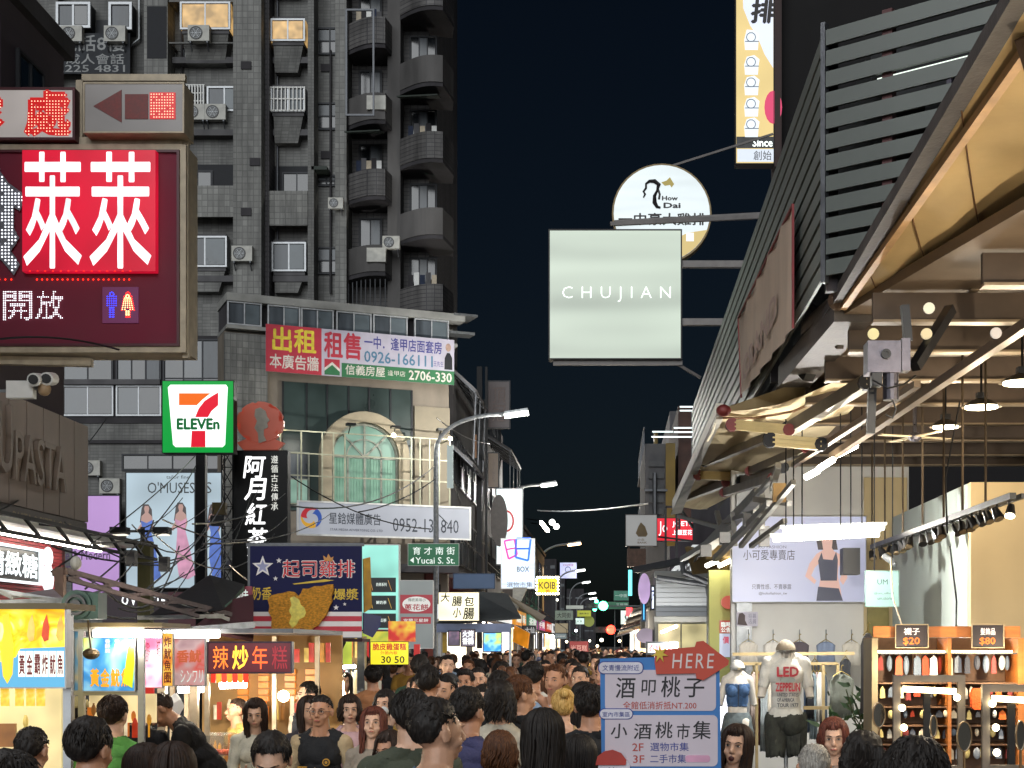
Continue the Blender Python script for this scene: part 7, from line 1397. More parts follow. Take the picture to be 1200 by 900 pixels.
def hair_cap(b, style):
    V, N = b['V'], b['N']; x, y, z = V.T; front = 1.672 if style in ('short','crew','quiff') else 1.655
    back = {'short':1.545,'crew':1.56,'quiff':1.55,'bob':1.50,'long':1.50,'bun':1.53,'curly':1.5}[style]
    f = sstep((y+.07)/.10); line = front*(1-f)+1.628*f; f2 = sstep((y-.02)/.035); line = line*(1-f2)+back*f2
    m = (z > line) & (z > 1.48) & (np.abs(x) < .0865) & ((z > 1.63) | (y > .03) | (np.abs(x) < .078) | (style in ('bob','long','curly'))); m &= (lab_head := (z > 1.49))
    th = {'short':.011,'crew':.006,'quiff':.016,'bob':.015,'long':.011,'bun':.009,'curly':.026}[style]
    t_ = np.clip((z-line)/.05, 0, 1)**.6; top = np.clip((z-1.66)/.05,0,1)
    az = np.arctan2(x, y-.02); h = .002+th*t_*(.7+.5*top)+.0025*np.sin(az*34+z*60)*t_+.003*np.sin(az*13+z*95)*t_
    if style == 'quiff': h += .014*top*np.clip(-y/.08,0,1)
    if style == 'curly': h += .007*np.sin(x*160)*np.sin(y*150)*np.sin(z*170)
    return submesh(V, b['F'], m, V+N*h[:,None])
def hair_strands(style, n, seed, lod):
    rg = random.Random(seed); m = MB(); c = Vector((0,.018,1.628)); R_ = Vector((.088,.105,.095))
    def on(phi, th, k=1): return Vector((c.x+R_.x*k*math.sin(th)*math.sin(phi), c.y-R_.y*k*math.sin(th)*math.cos(phi), c.z+R_.z*k*math.cos(th)))
    sides = 3 if lod else 4
    if style in ('long','bob','curly'):
        for i in range(n):
            phi = rg.uniform(-PI, PI); fr_ = abs(phi) < .75
            L_ = {'long':rg.uniform(.26,.38),'bob':rg.uniform(.09,.13),'curly':rg.uniform(.06,.16)}[style]; k = rg.uniform(.97,1.07); pts = []; side_ = fr_ and rg.random() < .6; phi = math.copysign(rg.uniform(.8,1.25),phi) if side_ else phi; fr_ = fr_ and not side_
            if fr_:
                e = 1.0 if style != 'curly' else .95; pts = [on(phi,.1+(e)*j/4,k) for j in range(5)]; rr = [.004,.006,.006,.005,.001]
            else:
                pts = [on(phi,.08+1.5*j/5,k) for j in range(6)]; q_ = pts[-1]; ins = .012 if abs(phi) < 1.6 else .02
                wob = rg.uniform(-.012,.012); ph = rg.uniform(0,6)
                for j in range(1,6):
                    f_ = j/5; d = Vector((q_.x, q_.y-.01, 0)); d.normalize()
                    amp = .008 if style == 'long' else .014
                    pts.append(q_+Vector((wob*f_+amp*math.sin(ph+f_*5), wob*f_*.5+amp*.6*math.cos(ph+f_*4), -L_*f_))-d*ins*f_*(1 if style=='long' else .5))
                rr = [.004,.006,.0075,.008,.008,.008,.008,.008,.007,.006,.001]; rr = rr if not lod else [x*1.6 for x in rr]
            m.tube(pts, rr, sides)
    else:
        for i in range(n):
            phi = rg.uniform(-PI,PI); th = math.acos(rg.uniform(.05,1)); 
            if abs(phi) < .9 and th > .75: th = rg.uniform(.1,.75)
            k = {'crew':.93,'bun':.95}.get(style,1.0)+rg.uniform(-.02,.03)-.05*max(0,th-.9); a = on(phi,th,k); l_ = {'crew':.012,'bun':.03}.get(style,.035)*rg.uniform(.6,1.2)/R_.z
            d = on(phi+rg.uniform(-.25,.25),th+l_,k*rg.uniform(1.0,1.07)); mid = a.lerp(d,.5)+Vector((0,0,.004)); m.tube([a,mid,d],[.005,.004,.0006],3,cap=False)
        if style == 'bun': m.ball((0,.13,1.70),(.04,.038,.036),12,8)
    return np.array(m.v), m.f
CAP_ = {}
def cap_mesh():
    m = MB(); m.ball((0,.012,1.64),(.098,.118,.095),20,12); m.v = [(x,y,max(z,1.645)) for x,y,z in m.v]
    m.add([(.075*math.sin(a),-.08-.085*math.cos(a)*1.0,1.648-.008*math.cos(a)*0) for a in [(-1.4+2.8*i/8) for i in range(9)]]+[(.075*math.sin(a),-.08-.085*math.cos(a),1.654) for a in [(-1.4+2.8*i/8) for i in range(9)]],[tuple(range(9))[::-1],tuple(range(9,18))]+[(i,i+1,i+10,i+9) for i in range(8)]); return np.array(m.v), m.f
def face_parts(b, glasses=False, mask=False, openm=False):
    V = b['V']
    def ys(x, z, r=.008): k = (np.abs(V[:,0]-x) < r) & (np.abs(V[:,2]-z) < r) & (V[:,1] < 0); return V[k,1].min() if k.any() else -.09
    out = []
    for s in (1,-1):
        y = ys(s*.031,1.602); m = MB(); m.ball((s*.031,y+.002,1.602),(.0125,.0038,.0042),12,8); out.append(('eye', m, 'eyewhite', None))
        m = MB(); m.ball((s*.031,y-.0015,1.6025),(.0062,.003,.0042),10,6); out.append(('iris', m, 'dark', 'eye'))
        m = MB(); m.tube([(s*.015,ys(s*.015,1.611)-.002,1.607),(s*.031,y-.003,1.6095),(s*.047,ys(s*.045,1.605)-.001,1.603)],[.0012,.0022,.0012],5); out.append(('eyelid', m, 'dark', None))
        m = MB(); m.tube([(s*.014,ys(s*.014,1.622)-.001,1.6215),(s*.032,ys(s*.032,1.626)-.002,1.6275),(s*.05,ys(s*.048,1.621)-.001,1.6215)],[.0026,.0036,.0016],5); out.append(('eyebrow', m, 'brow', None))
    y = ys(0,1.538); 
    if mask: m = MB(); m.ball((0,-.058,1.545),(.062,.07,.048),16,10); out.append(('face_mask', m, 'mask', None))
    elif openm: m = MB(); m.ball((0,y+.003,1.530),(.018,.006,.015),12,8); out.append(('mouth', m, 'mouthdark', None))
    else: m = MB(); m.tube([(-.022,y+.007,1.537),(-.008,y-.001,1.5385),(.008,y-.001,1.5385),(.022,y+.007,1.537)],[.002,.0045,.0045,.002],6); out.append(('lips', m, 'lips', None))
    if glasses:
        m = MB(); 
        for s in (1,-1):
            pts = [(s*.032+.022*math.cos(a),-.104,1.600+.016*math.sin(a)) for a in [i*PI/6 for i in range(13)]]; m.tube(pts,.0016,4); m.tube([(s*.055,-.103,1.604),(s*.080,-.05,1.604),(s*.084,.02,1.602)],.0014,4)
        m.tube([(-.01,-.106,1.602),(.01,-.106,1.602)],.0016,4); out.append(('glasses', m, 'glasses', None))
    return out
skins = [M('skin_%d'%i, c, .48, 0, .12, 30, .12) for i, c in enumerate(('#c79a7e','#b8876a','#d6ab90'))]
def hairmat(n, c, c2, r=.58):
    m, nt, b = newmat('hair_'+n); tc = nt.nodes.new('ShaderNodeTexCoord'); mp = nt.nodes.new('ShaderNodeMapping'); mp.inputs['Scale'].default_value = (90,90,9); nz = nt.nodes.new('ShaderNodeTexNoise'); nz.inputs['Scale'].default_value = 1.5
    nt.links.new(tc.outputs['Object'], mp.inputs[0]); nt.links.new(mp.outputs[0], nz.inputs['Vector']); cr = nt.nodes.new('ShaderNodeValToRGB'); e = cr.color_ramp.elements; e[0].position=.35; e[1].position=.7; e[0].color = lin(c)+(1,); e[1].color = lin(c2)+(1,)
    nt.links.new(nz.outputs['Fac'], cr.inputs[0]); nt.links.new(cr.outputs[0], b.inputs['Base Color']); b.inputs['Roughness'].default_value = r; b.inputs['Specular IOR Level'].default_value = .3; bp = nt.nodes.new('ShaderNodeBump'); bp.inputs['Strength'].default_value = .5; bp.inputs['Distance'].default_value = .004
    nt.links.new(nz.outputs['Fac'], bp.inputs['Height']); nt.links.new(bp.outputs[0], b.inputs['Normal']); return m
HM = {'black':hairmat('black','#15110f','#2c2622'),'dark brown':hairmat('dark_brown','#1d130e','#3a281e'),'brown':hairmat('brown','#3a2216','#6b4428'),'reddish brown':hairmat('red_brown','#42211a','#7a4232'),'blonde':hairmat('blonde','#a8803c','#e0bc78'),'grey':hairmat('grey','#77736c','#b5b0a6')}
FM = {'eyewhite':M('eye_white','#cfc4bc',.3),'dark':M('iris_dark','#0c0807',.25),'brow':M('brow_dark','#1a120e',.7),'lips':M('lip_pink','#a8574e',.45),'mouthdark':M('mouth_dark','#4a1a18',.5),'mask':M('mask_cloth','#d4d8d8',.8),'glasses':M('glasses_metal','#3a3836',.3,.6)}
def cloth(c): return M('cloth_'+c.lstrip('#'), c, .85, 0, .2, 9, .5)
def np_mesh(name, V, F, mat, smooth=True, vs=None):
    me = bpy.data.meshes.new(name); me.from_pydata((V if vs is None else vs(V)).tolist(), [], F if isinstance(F, list) else F.tolist()); 
    if smooth: me.polygons.foreach_set('use_smooth', [True]*len(me.polygons))
    me.update(); me.materials.append(mat); return me
def turn(yaw=0, pitch=0, roll=0, bend=0):
    def f(V):
        V = np.array(V, float).reshape(-1,3).copy(); w = sstep((V[:,2]-1.40)/.13); pv = np.array((0,.01,1.47)); D = V-pv
        for ax, a in ((0,pitch),(1,roll),(2,yaw)):
            if not a: continue
            i, j = [(1,2),(2,0),(0,1)][ax]; c, s = np.cos(a*w), np.sin(a*w); u, v = D[:,i].copy(), D[:,j].copy(); D[:,i] = c*u-s*v; D[:,j] = s*u+c*v
        V = D+pv
        if bend:
            w = sstep((V[:,2]-.88)/.35)*(-bend); pv = np.array((0,.02,.95)); D = V-pv; c, s = np.cos(-w), np.sin(-w); u, v = D[:,1].copy(), D[:,2].copy(); D[:,1] = c*u-s*v; D[:,2] = s*u+c*v; V = D+pv
        return V
    return f
NP = [0]
TOPC = {}
def person(px, ytop, Y, rz, label, pose='stand', fem=False, hair='short', hc='black', top='tee', tc='#33363c', pants='#22252c', skin=0, head=(0,0,0), near=True, glasses=False, mask=False, openm=False, cap=None, bend=0, Hp=None, group='people in the night market crowd', vest=None, strap=None):
    """px, ytop: where the crown shows in the picture; Y: distance; rz: degrees, 0 faces the viewer"""
    Y *= 1.2 if (near and Y < 9) else 1; lod = 0 if near else 1; X = (px-CX)*Y/F; Hp = Hp or H-(ytop-CY)*Y/F; s = Hp/1.738
    t = bpy.data.objects.new('person', None); COL.objects.link(t); t.empty_display_size = .2; t.location = (X, Y, 0); t.rotation_euler = (0,0,R(rz)); t.scale = (s,s,s)
    t['label'] = label; t['category'] = 'person'; t['group'] = group; OFF[t.name] = (0,0,0)
    b = body(pose, fem, lod); df = turn(R(head[0]), R(head[1]), R(head[2]), R(bend)) if near else None
    def add(name, key, gen, mat, par=t, smooth=True):
        if near: V_, F_ = gen(); me = np_mesh(name, V_, F_, mat, smooth, df)
        else:
            k = (name, key)
            if k not in TOPC: V_, F_ = gen(); TOPC[k] = np_mesh(name, V_, F_, mat, smooth)
            me = TOPC[k]
        o = bpy.data.objects.new(name, me); COL.objects.link(o); o.parent = par; OFF[o.name] = (0,0,0)
        if not near: o.material_slots[0].link = 'OBJECT'; o.material_slots[0].material = mat
        return o
    bk_ = (pose, fem)
    bd = add('body', bk_, lambda: (b['V'], b['F']), skins[skin])
    add('trousers', bk_, lambda: trouser_mesh(b), cloth(pants)); add('shoes', bk_, lambda: shoe_mesh(b), cloth('#1b1b1d'))
    tp = add('top', bk_+(top,), lambda: top_mesh(b, top), cloth(tc), smooth=True)
    if vest: add('vest', bk_+('vest',), lambda: top_mesh(b, 'vest'), cloth(vest))
    if cap:
        c = add('cap', 'cap', cap_mesh, cloth(cap)); add('hair', bk_+('crew',), lambda: hair_cap(b,'crew'), HM[hc])
    else:
        hcap = add('hair', bk_+(hair,), lambda: hair_cap(b, hair), HM[hc])
        n = {'long':330,'bob':280,'curly':300,'bun':300,'crew':150}.get(hair, 800) if near else {'long':70,'bob':60,'curly':66,'bun':50,'crew':30}.get(hair,150)
        add('hair_strands', (hair, NP[0] % 2), lambda: hair_strands(hair, n, NP[0], lod), HM[hc], hcap, smooth=hair in ('long','bob'))
    if (near or Y < 34) and abs(((rz+head[0]+180) % 360)-180) < 115:
        eye = None; fi = 0
        for nm, m, mk, par in face_parts(b, glasses, mask, openm):
            fi += 1; o = add(nm, bk_+(fi,), lambda: (np.array(m.v), m.f), FM[mk], eye if par == 'eye' else t)
            if nm == 'eye': eye = o
    if strap:
        V_ = b['V']
        def g():
            d_ = np.abs((V_[:,0]*.82+(V_[:,2]-1.2)*.5)); mk = (d_ < .022) & is_lab(b,'torso','shoulder') & (V_[:,2] > .95); return submesh(V_, b['F'], mk, V_+b['N']*.03)
        add('bag_strap', bk_+('strap',), g, cloth(strap))
    NP[0] += 1; return t
# ------------------------------------------------------------ people one can tell apart, front to back
pz = person
# left foreground
pz(14,874,3.3,150,'person at the bottom left corner, only dark hair and one ear in view',hair='short',tc='#222326',skin=1)
pz(36,848,5.6,172,'man seen from behind with thin greying black hair, second from the left corner',hair='crew',hc='black',tc='#5a4638',skin=1,head=(0,8,0))
pz(47,828,7.4,185,'dark haired person in a pale blue shirt behind the greying man',hair='short',tc='#9fb0c4',skin=2)
pz(72,858,8.2,180,'short dark haired person half hidden between the heads at the left',hair='short',tc='#3a3a40',skin=1,Hp=1.45)
pz(92,836,8.6,178,'person in a pale yellow cap in front of the squid stall',cap='#b3a470',hair='crew',tc='#70685a',skin=0,Hp=1.5)
pz(104,838,4.6,172,'man from behind with thick black hair and glasses, blue shirt with a white stripe',hair='quiff',tc='#4a5668',skin=1,head=(-10,4,0))
pz(133,812,7.0,176,'brown haired man from behind in a green t-shirt and thin necklace',hair='short',hc='dark brown',tc='#4f8a3c',skin=2)
pz(163,828,8.8,184,'short haired person in black right of the green t-shirt',hair='crew',tc='#1c1c20',skin=1,Hp=1.52)
pz(172,868,4.9,168,'woman with long dark brown hair at the bottom, left one of two',fem=True,hair='long',hc='dark brown',tc='#2a2526',skin=0,near=True)
pz(203,866,4.6,190,'woman with long dark hair at the bottom, right one of two',fem=True,hair='long',hc='dark brown',tc='#3a3436',skin=0)
pz(252,818,10.6,-78,'cook in a black t-shirt bending over the tray behind the steel posts',pose='reach',hair='crew',hc='dark brown',tc='#141416',skin=1,bend=34,Hp=1.66,head=(0,14,0))
pz(277,822,12.4,-60,'short haired child in orange light behind the cook',hair='crew',hc='dark brown',tc='#a88848',skin=1,Hp=1.42)
pz(300,816,8.9,14,'young woman with long brown hair in a white blouse holding her arms up',pose='phone',fem=True,hair='long',hc='dark brown',top='long',tc='#c9c4b2',skin=2,head=(-8,12,0))
pz(321,851,5.0,8,'man with thick black hair and glasses looking down at the bottom edge',hair='quiff',tc='#23262c',skin=2,glasses=True,head=(-6,26,0))
pz(343,795,13.5,-20,'young man in a cream t-shirt below the rice cake sign',hair='quiff',tc='#b8a78c',skin=1,Hp=1.58)
pz(361,803,12.4,-35,'young man with white sleeves and a dark vest beside the cream t-shirt',hair='short',top='tee',tc='#c4b8a8',vest='#20232e',skin=2,Hp=1.56,head=(-20,0,0))
pz(376,812,8.1,-6,'older man with glasses in a black vest with a yellow round badge',hair='crew',hc='black',top='long',tc='#b09a78',vest='#15161a',skin=1,glasses=True,pose='stand')
pz(363,806,10.6,20,'woman with grey brown long hair just behind the man in the vest',fem=True,hair='long',hc='dark brown',tc='#39343a',skin=0,near=False,Hp=1.5)
pz(404,802,17,8,'dark long haired woman by the bright bulb of the snack stall',fem=True,hair='long',hc='black',tc='#2a2628',near=False,Hp=1.55)
pz(410,815,10.8,12,'woman in a pale pink t-shirt with dark bob hair',fem=True,hair='bob',hc='dark brown',tc='#c9a4a6',skin=2,Hp=1.50)
pz(437,826,9.2,-10,'smiling young woman with long auburn hair and a grey top',fem=True,hair='long',hc='reddish brown',tc='#8d8274',skin=2,head=(10,-6,0))
pz(451,812,11.4,-12,'woman with black hair holding a white tissue to her face',fem=True,hair='bob',hc='black',tc='#1f1f24',skin=2,mask=True,pose='mouth',Hp=1.52)
pz(457,854,6.6,-24,'middle aged woman with wavy dark brown hair at the bottom edge',fem=True,hair='bob',hc='dark brown',tc='#2a2a2c',skin=1,head=(0,6,0))
pz(437,779,14.5,200,'man in a peach t-shirt from behind with a dark bag strap',hair='short',tc='#b07a52',skin=1,strap='#191a1e',Hp=1.67)
pz(481,804,5.3,196,'tall man from behind with black hair and an olive shirt',hair='short',tc='#43483a',skin=2)
pz(512,812,4.3,138,'nearest man at the bottom centre, short black hair, ear showing, slate blue shirt',hair='crew',tc='#55697c',skin=0,glasses=False,head=(-8,0,0))
pz(549,803,6.2,150,'man in a violet blue shirt and glasses, hair swept up, right of the nearest man',hair='quiff',tc='#3f3f63',skin=1,glasses=True)
pz(586,798,7.4,176,'woman with long wavy black hair above the brown haired head',fem=True,hair='curly',hc='black',tc='#b0a898',skin=0)
pz(586,854,6.0,182,'small head with brown hair shining orange at the bottom centre',fem=True,hair='bob',hc='brown',tc='#a59a88',skin=0)
pz(637,827,5.2,174,'woman with very long straight black hair at the bottom centre',fem=True,hair='long',hc='black',tc='#2c3038',skin=0)
pz(660,805,9.4,186,'blonde woman from behind in a strappy beige top',fem=True,hair='bun',hc='blonde',top='tank',tc='#b59670',skin=2)
pz(610,789,9.2,140,'brown haired man in a black t-shirt looking right, left of the blonde woman',hair='short',hc='brown',tc='#17181b',skin=0,head=(-20,0,0))
pz(625,776,12.2,180,'broad man in a white t-shirt from behind',hair='short',hc='black',tc='#c4c2ba',skin=1,Hp=1.73)
pz(692,799,6.6,188,'man in a black t-shirt from behind just left of the blue placard',hair='short',tc='#18191c',skin=1,head=(-20,0,0))
pz(679,858,5.6,170,'dark haired woman low beside the placard with a white shoulder bag',fem=True,hair='long',hc='black',tc='#2b2826',skin=0,strap='#c8c4bc')
pz(684,797,10.2,178,'long black haired woman between the blonde woman and the placard',fem=True,hair='long',hc='black',tc='#1d1c20',skin=0)
pz(492,786,12.2,0,'man with a black fringe whose eyes show over the olive shirt',hair='short',hc='black',tc='#2c2c30',skin=0,Hp=1.62)
pz(526,785,12.8,12,'man in a dark bucket cap looking left over the crowd',cap='#2a2b2d',hair='crew',tc='#202225',skin=1,Hp=1.62)
pz(545,783,13.6,-5,'young man with a low black fringe in the middle of the crowd',hair='quiff',tc='#2e3036',skin=1,Hp=1.64)
pz(560,780,14.4,6,'man with flat black hair and a dark jacket beside the fringe man',hair='crew',tc='#22242a',top='long',skin=0,Hp=1.65)
pz(567,796,11.5,-8,'young woman with black hair framing her pale face mid crowd',fem=True,hair='long',hc='black',tc='#2c2a2e',skin=2,Hp=1.56)
# right foreground
pz(860,846,6.2,-28,'woman with an open mouth and a mask under her chin right of the placard',fem=True,hair='long',hc='dark brown',tc='#c9b8ac',skin=2,openm=True,head=(10,0,6))
pz(977,839,6.8,-8,'woman with reddish brown hair and fringe in front of the clothes rack',fem=True,hair='bob',hc='reddish brown',tc='#7a6a60',skin=2,head=(0,6,0))
pz(953,868,5.3,184,'grey haired person from behind at the bottom right',hair='crew',hc='grey',tc='#3c3f46',skin=1)
pz(1011,858,4.9,176,'person with dark curly hair at the bottom right',fem=True,hair='curly',hc='black',tc='#2a2224',skin=1)
pz(1071,858,3.1,182,'largest dark head at the bottom right in front of the mirrors',hair='short',hc='black',tc='#222226',skin=1)
# the man's badge and name strip
for o in list(bpy.data.objects):
    if o.type == 'EMPTY' and o.get('label','').startswith('older man with glasses'):
        OFF[o.name] = (0,0,0); m = MB(); m.prism(circ(.085,1.24,.028,16),-.152,-.146); k = part('badge', m, M('badge_yellow','#c8901c',.5), o); m = MB(); m.ring(circ(.085,1.24,.02,12),circ(.085,1.24,.012,12),-.156,-.1525); part('badge_emblem', m, M('badge_dark','#2a1c10',.5), k)
        m = MB(); m.box(-.13,-.148,1.2,-.06,-.144,1.208); part('name_strip', m, M('badge_yellow','#c8901c',.5), o); m = MB(); m.box(-.004,-.152,.95,.004,-.146,1.2); part('zip', m, M('zip_gold','#b8a070',.4,.4), o)
# ------------------------------------------------------------ the rest of the crowd up the street
packs = []; phones = []; rc_ = random.Random(11); placed = [(o.location.x, o.location.y) for o in bpy.data.objects if o.get('category') == 'person']
cols = [('black','#17181b'),('white','#bfbdb4'),('grey','#6f7276'),('navy','#232a44'),('olive','#4d4f38'),('beige','#a8977c'),('dark red','#5e2428'),('pale blue','#8ea2b8'),('brown','#4e3a2c'),('pink','#b88c8e'),('mustard','#a07c34'),('dark green','#27402f'),('cream','#c2b79c'),('charcoal','#2b2d31')]
hs = [('short black hair','short','black',False),('swept up black hair','quiff','black',False),('long black hair','long','black',True),('dark brown bob hair','bob','dark brown',True),('cropped black hair','crew','black',False),('long brown hair','long','brown',True),('brown hair tied in a bun','bun','brown',True),('short brown hair','short','brown',False),('wavy dark hair','curly','black',True)]
bands = [(9,14,'just behind the front row'),(14,19,'level with the snack stall'),(19,25,'level with the square lit sign'),(25,33,'near the seven sign post'),(33,42,'beside the sausage stall'),(42,54,'before the nearest street lamp'),(54,72,'past the corner building'),(72,95,'near the second street lamp'),(95,130,'far up the street')]
counts = (12,24,26,26,26,24,24,22,22); seen = set()
for (y0,y1,ph), cn in zip(bands, counts):
    k = 0; tries = 0
    while k < cn and tries < 4000:
        tries += 1; Y = rc_.uniform(y0,y1); x0, x1 = (-2.15, .95) if Y < 19 else ((-3.6, 1.1) if Y < 33 else (-5.2, 1.2)); X = rc_.uniform(x0,x1); px_ = CX+F*X/Y
        if Y < 14 and not (470 < px_ < 720): continue
        if Y < 19 and px_ < 395: continue
        if Y < 19.8 and 432 < px_ < 480: continue
        if px_ < 400 and Y > 19 and rc_.random() < .8: continue
        if any((X-a)**2+(Y-b_)**2 < .23 for a, b_ in placed): continue
        hd, hsty, hcol, fm = rc_.choice(hs); cl, ch = rc_.choice(cols); away = rc_.random() < .5
        key = (hd, cl, ph, away)
        if key in seen: continue
        seen.add(key); placed.append((X,Y)); k += 1
        Hp = rc_.uniform(1.54,1.68) if fm else rc_.uniform(1.63,1.78); rz = (180 if away else 0)+rc_.uniform(-35,35)
        lab = f'{hd}, {cl} top, '+('back turned, ' if away else 'facing us, ')+ph
        cp = rc_.random() < .06
        o = pz(px_,0,Y,rz,lab,pose=rc_.choice(('walk','walk','stand','phone','mouth')),fem=fm,hair=hsty,hc=hcol,top=rc_.choice(('tee','tee','long')),tc=ch,pants=rc_.choice(('#22252c','#1a1a1c','#39404e','#4a453c')),skin=rc_.randrange(3),near=False,Hp=Hp,cap=rc_.choice(('#2b2d31','#8a7a5c','#5e2428')) if cp else None)
        if away and rc_.random() < .3 and Y < 60: packs.append((o,ph))
# backpacks on backs
pc = [('navy','#222a40'),('black','#15161a'),('grey','#6a6c70'),('khaki','#7a6c4c'),('red','#7c2a2c'),('beige','#a89878'),('teal','#2a5a5c'),('pink','#a87880')]; pseen = {}
def make_pack():
    t = T('backpack','x','backpack',WORLD,group='backpacks in the crowd'); m = MB(); m.ball((0,.20,1.2),(.15,.09,.21),14,10); part('bag', m, cloth('#222a40'), t, smooth=True); m = MB(); m.ball((0,.28,1.12),(.10,.04,.09),10,8); part('pocket', m, cloth('#222a40'), t, smooth=True)
    for s in (1,-1): m = MB(); m.tube([(s*.09,.13,1.05),(s*.13,.06,1.12),(s*.12,-.13,1.2),(s*.10,-.11,1.36),(s*.09,.02,1.455),(s*.09,.13,1.38)],.014,5); part('strap', m, cloth('#15161a'), t)
    return t
pk0 = None
for i,(o,ph) in enumerate(packs):
    k = pseen.get(ph,0); pseen[ph] = k+1
    if k >= len(pc): continue
    cn, chx = pc[(k+i)%8] if False else pc[k]; lab = f'{cn} backpack on the back of a walker {ph}'
    if pk0 is None: pk0 = make_pack(); b_ = pk0
    else: b_ = dup(pk0, o.location)
    b_.location = o.location; b_.rotation_euler = o.rotation_euler; b_.scale = o.scale; b_['label'] = lab
    for c in b_.children:
        if not c.name.startswith('strap'): c.material_slots[0].link = 'OBJECT'; c.material_slots[0].material = cloth(chx)

# ============================================================ held placard with the arrow
p = Fr(6.5); q = p.uz
t = T('street_placard','blue framed placard with hand drawn lettering on two pale panels and a red HERE arrow','placard',p,q(774,0)[0],0,0)
pb = M('placard_blue','#2f74b8',.5,0,.08,2); pw = M('placard_paper','#cfc3cc',.6,0,.06,3); pk_ = M('placard_ink','#1f1d22',.6); pr_ = M('placard_red','#b8483c',.6); pn = M('placard_navy','#34408c',.6)
def rrect(x0,y0,x1,y1,r=5):
    o = []
    for cx_,cy_,a0 in ((x1-r,y0+r,0),(x0+r,y0+r,1),(x0+r,y1-r,2),(x1-r,y1-r,3)):
        for k in range(5): a = (a0+k/4)*PI/2; o.append(q(cx_+r*math.cos(a), cy_-r*math.sin(a)))
    return o
m = MB().prism([q(703,772),q(843,768),q(846,960),q(706,962)],0,.015); part('board', m, pb, t)
for n_,(x0,y0,x1,y1,r_) in enumerate(((709,785,839,833,6),(709,838,841,898,6),(709,903,842,955,6))): part('panel', MB().prism(rrect(x0,y0,x1,y1,r_),-.004,-.001), pw, t)
for x0,y0,x1,y1 in ((702,776,753,789),(703,831,741,842)):
    part('bubble_outline', MB().prism(rrect(x0-1,y0-1,x1+1,y1+1,6),-.0065,-.0045), pn, t); k = part('speech_bubble', MB().prism(rrect(x0,y0,x1,y1,5.5),-.009,-.007), M('bubble_white','#d8d4de',.6), t)
put(t,'文青慢流附近',(706,779,749,786),p,-.0115,pn); put(t,'室內市集區',(706,834,738,840),p,-.0115,pn)
for ch, rc2 in zip('酒叩桃子',((722,794,744,818),(752,797,768,815),(775,793,797,817),(802,795,825,817))): put(t,ch,rc2,p,-.006,pk_,bold=.012,slant=.06)
put(t,'全館低消折抵NT.200',(730,822,816,831),p,-.006,pr_,bold=.01)
for ch, rc2 in zip('小酒桃市集',((716,848,735,865),(743,848,763,866),(768,846,788,865),(793,848,808,866),(812,845,833,866))): put(t,ch,rc2,p,-.006,pk_,bold=.012,slant=.06)
put(t,'2F',(741,871,754,880),p,-.006,pr_,bold=.01); put(t,'選物市集',(762,870,807,880),p,-.006,pn,bold=.005); put(t,'3F',(742,885,755,894),p,-.006,pr_,bold=.01); put(t,'二手市集',(762,884,804,894),p,-.006,pn,bold=.005)
part('pink_stroke', MB().prism(rrect(803,885,832,893,3),-.007,-.005), M('placard_pink','#d8a0bc',.6), t)
part('drawn_face', MB().prism(rrect(701,890,738,922,8),-.02,-.005), M('bubble_white','#d8d4de',.6), t); part('drawn_red_cap', MB().prism([q(698,896),q(700,886),q(708,880),q(718,878),q(728,882),q(734,890),q(733,896)],-.03,-.021), M('cap_red','#b83c30',.6), t)
m = MB(); 
for x in (714,719): a,b_ = q(x,904),q(x,899); m.box(a[0]-.002,-.022,a[1],a[0]+.002,-.0205,b_[1])
part('drawn_eyes', m, pk_, t)
part('arrow', MB().prism([q(*a) for a in ((768,762),(814,758),(816,752),(824,751),(854,774),(853,779),(824,797),(816,795),(815,789),(769,790),(767,776))],-.02,-.005), M('arrow_red','#c1452e',.55,0,.06,3), t)
put(t,'HERE',(788,766,836,783),p,-.022,M('arrow_white','#e0d4d0',.6),space=1.25,bold=.0,slant=.08)
part('yellow_star', MB().prism([q(773+(10 if i%2==0 else 4)*math.sin(i*PI/7), 766-(11 if i%2==0 else 4)*math.cos(i*PI/7)) for i in range(14)],-.03,-.021), M('star_yellow','#d8b83c',.6), t)
m = MB(); m.bar((q(774,0)[0],.03,0),(q(774,0)[0],.03,q(0,800)[1]),.03); part('pole', m, M('wood_pole','#8a6a44',.7), t)
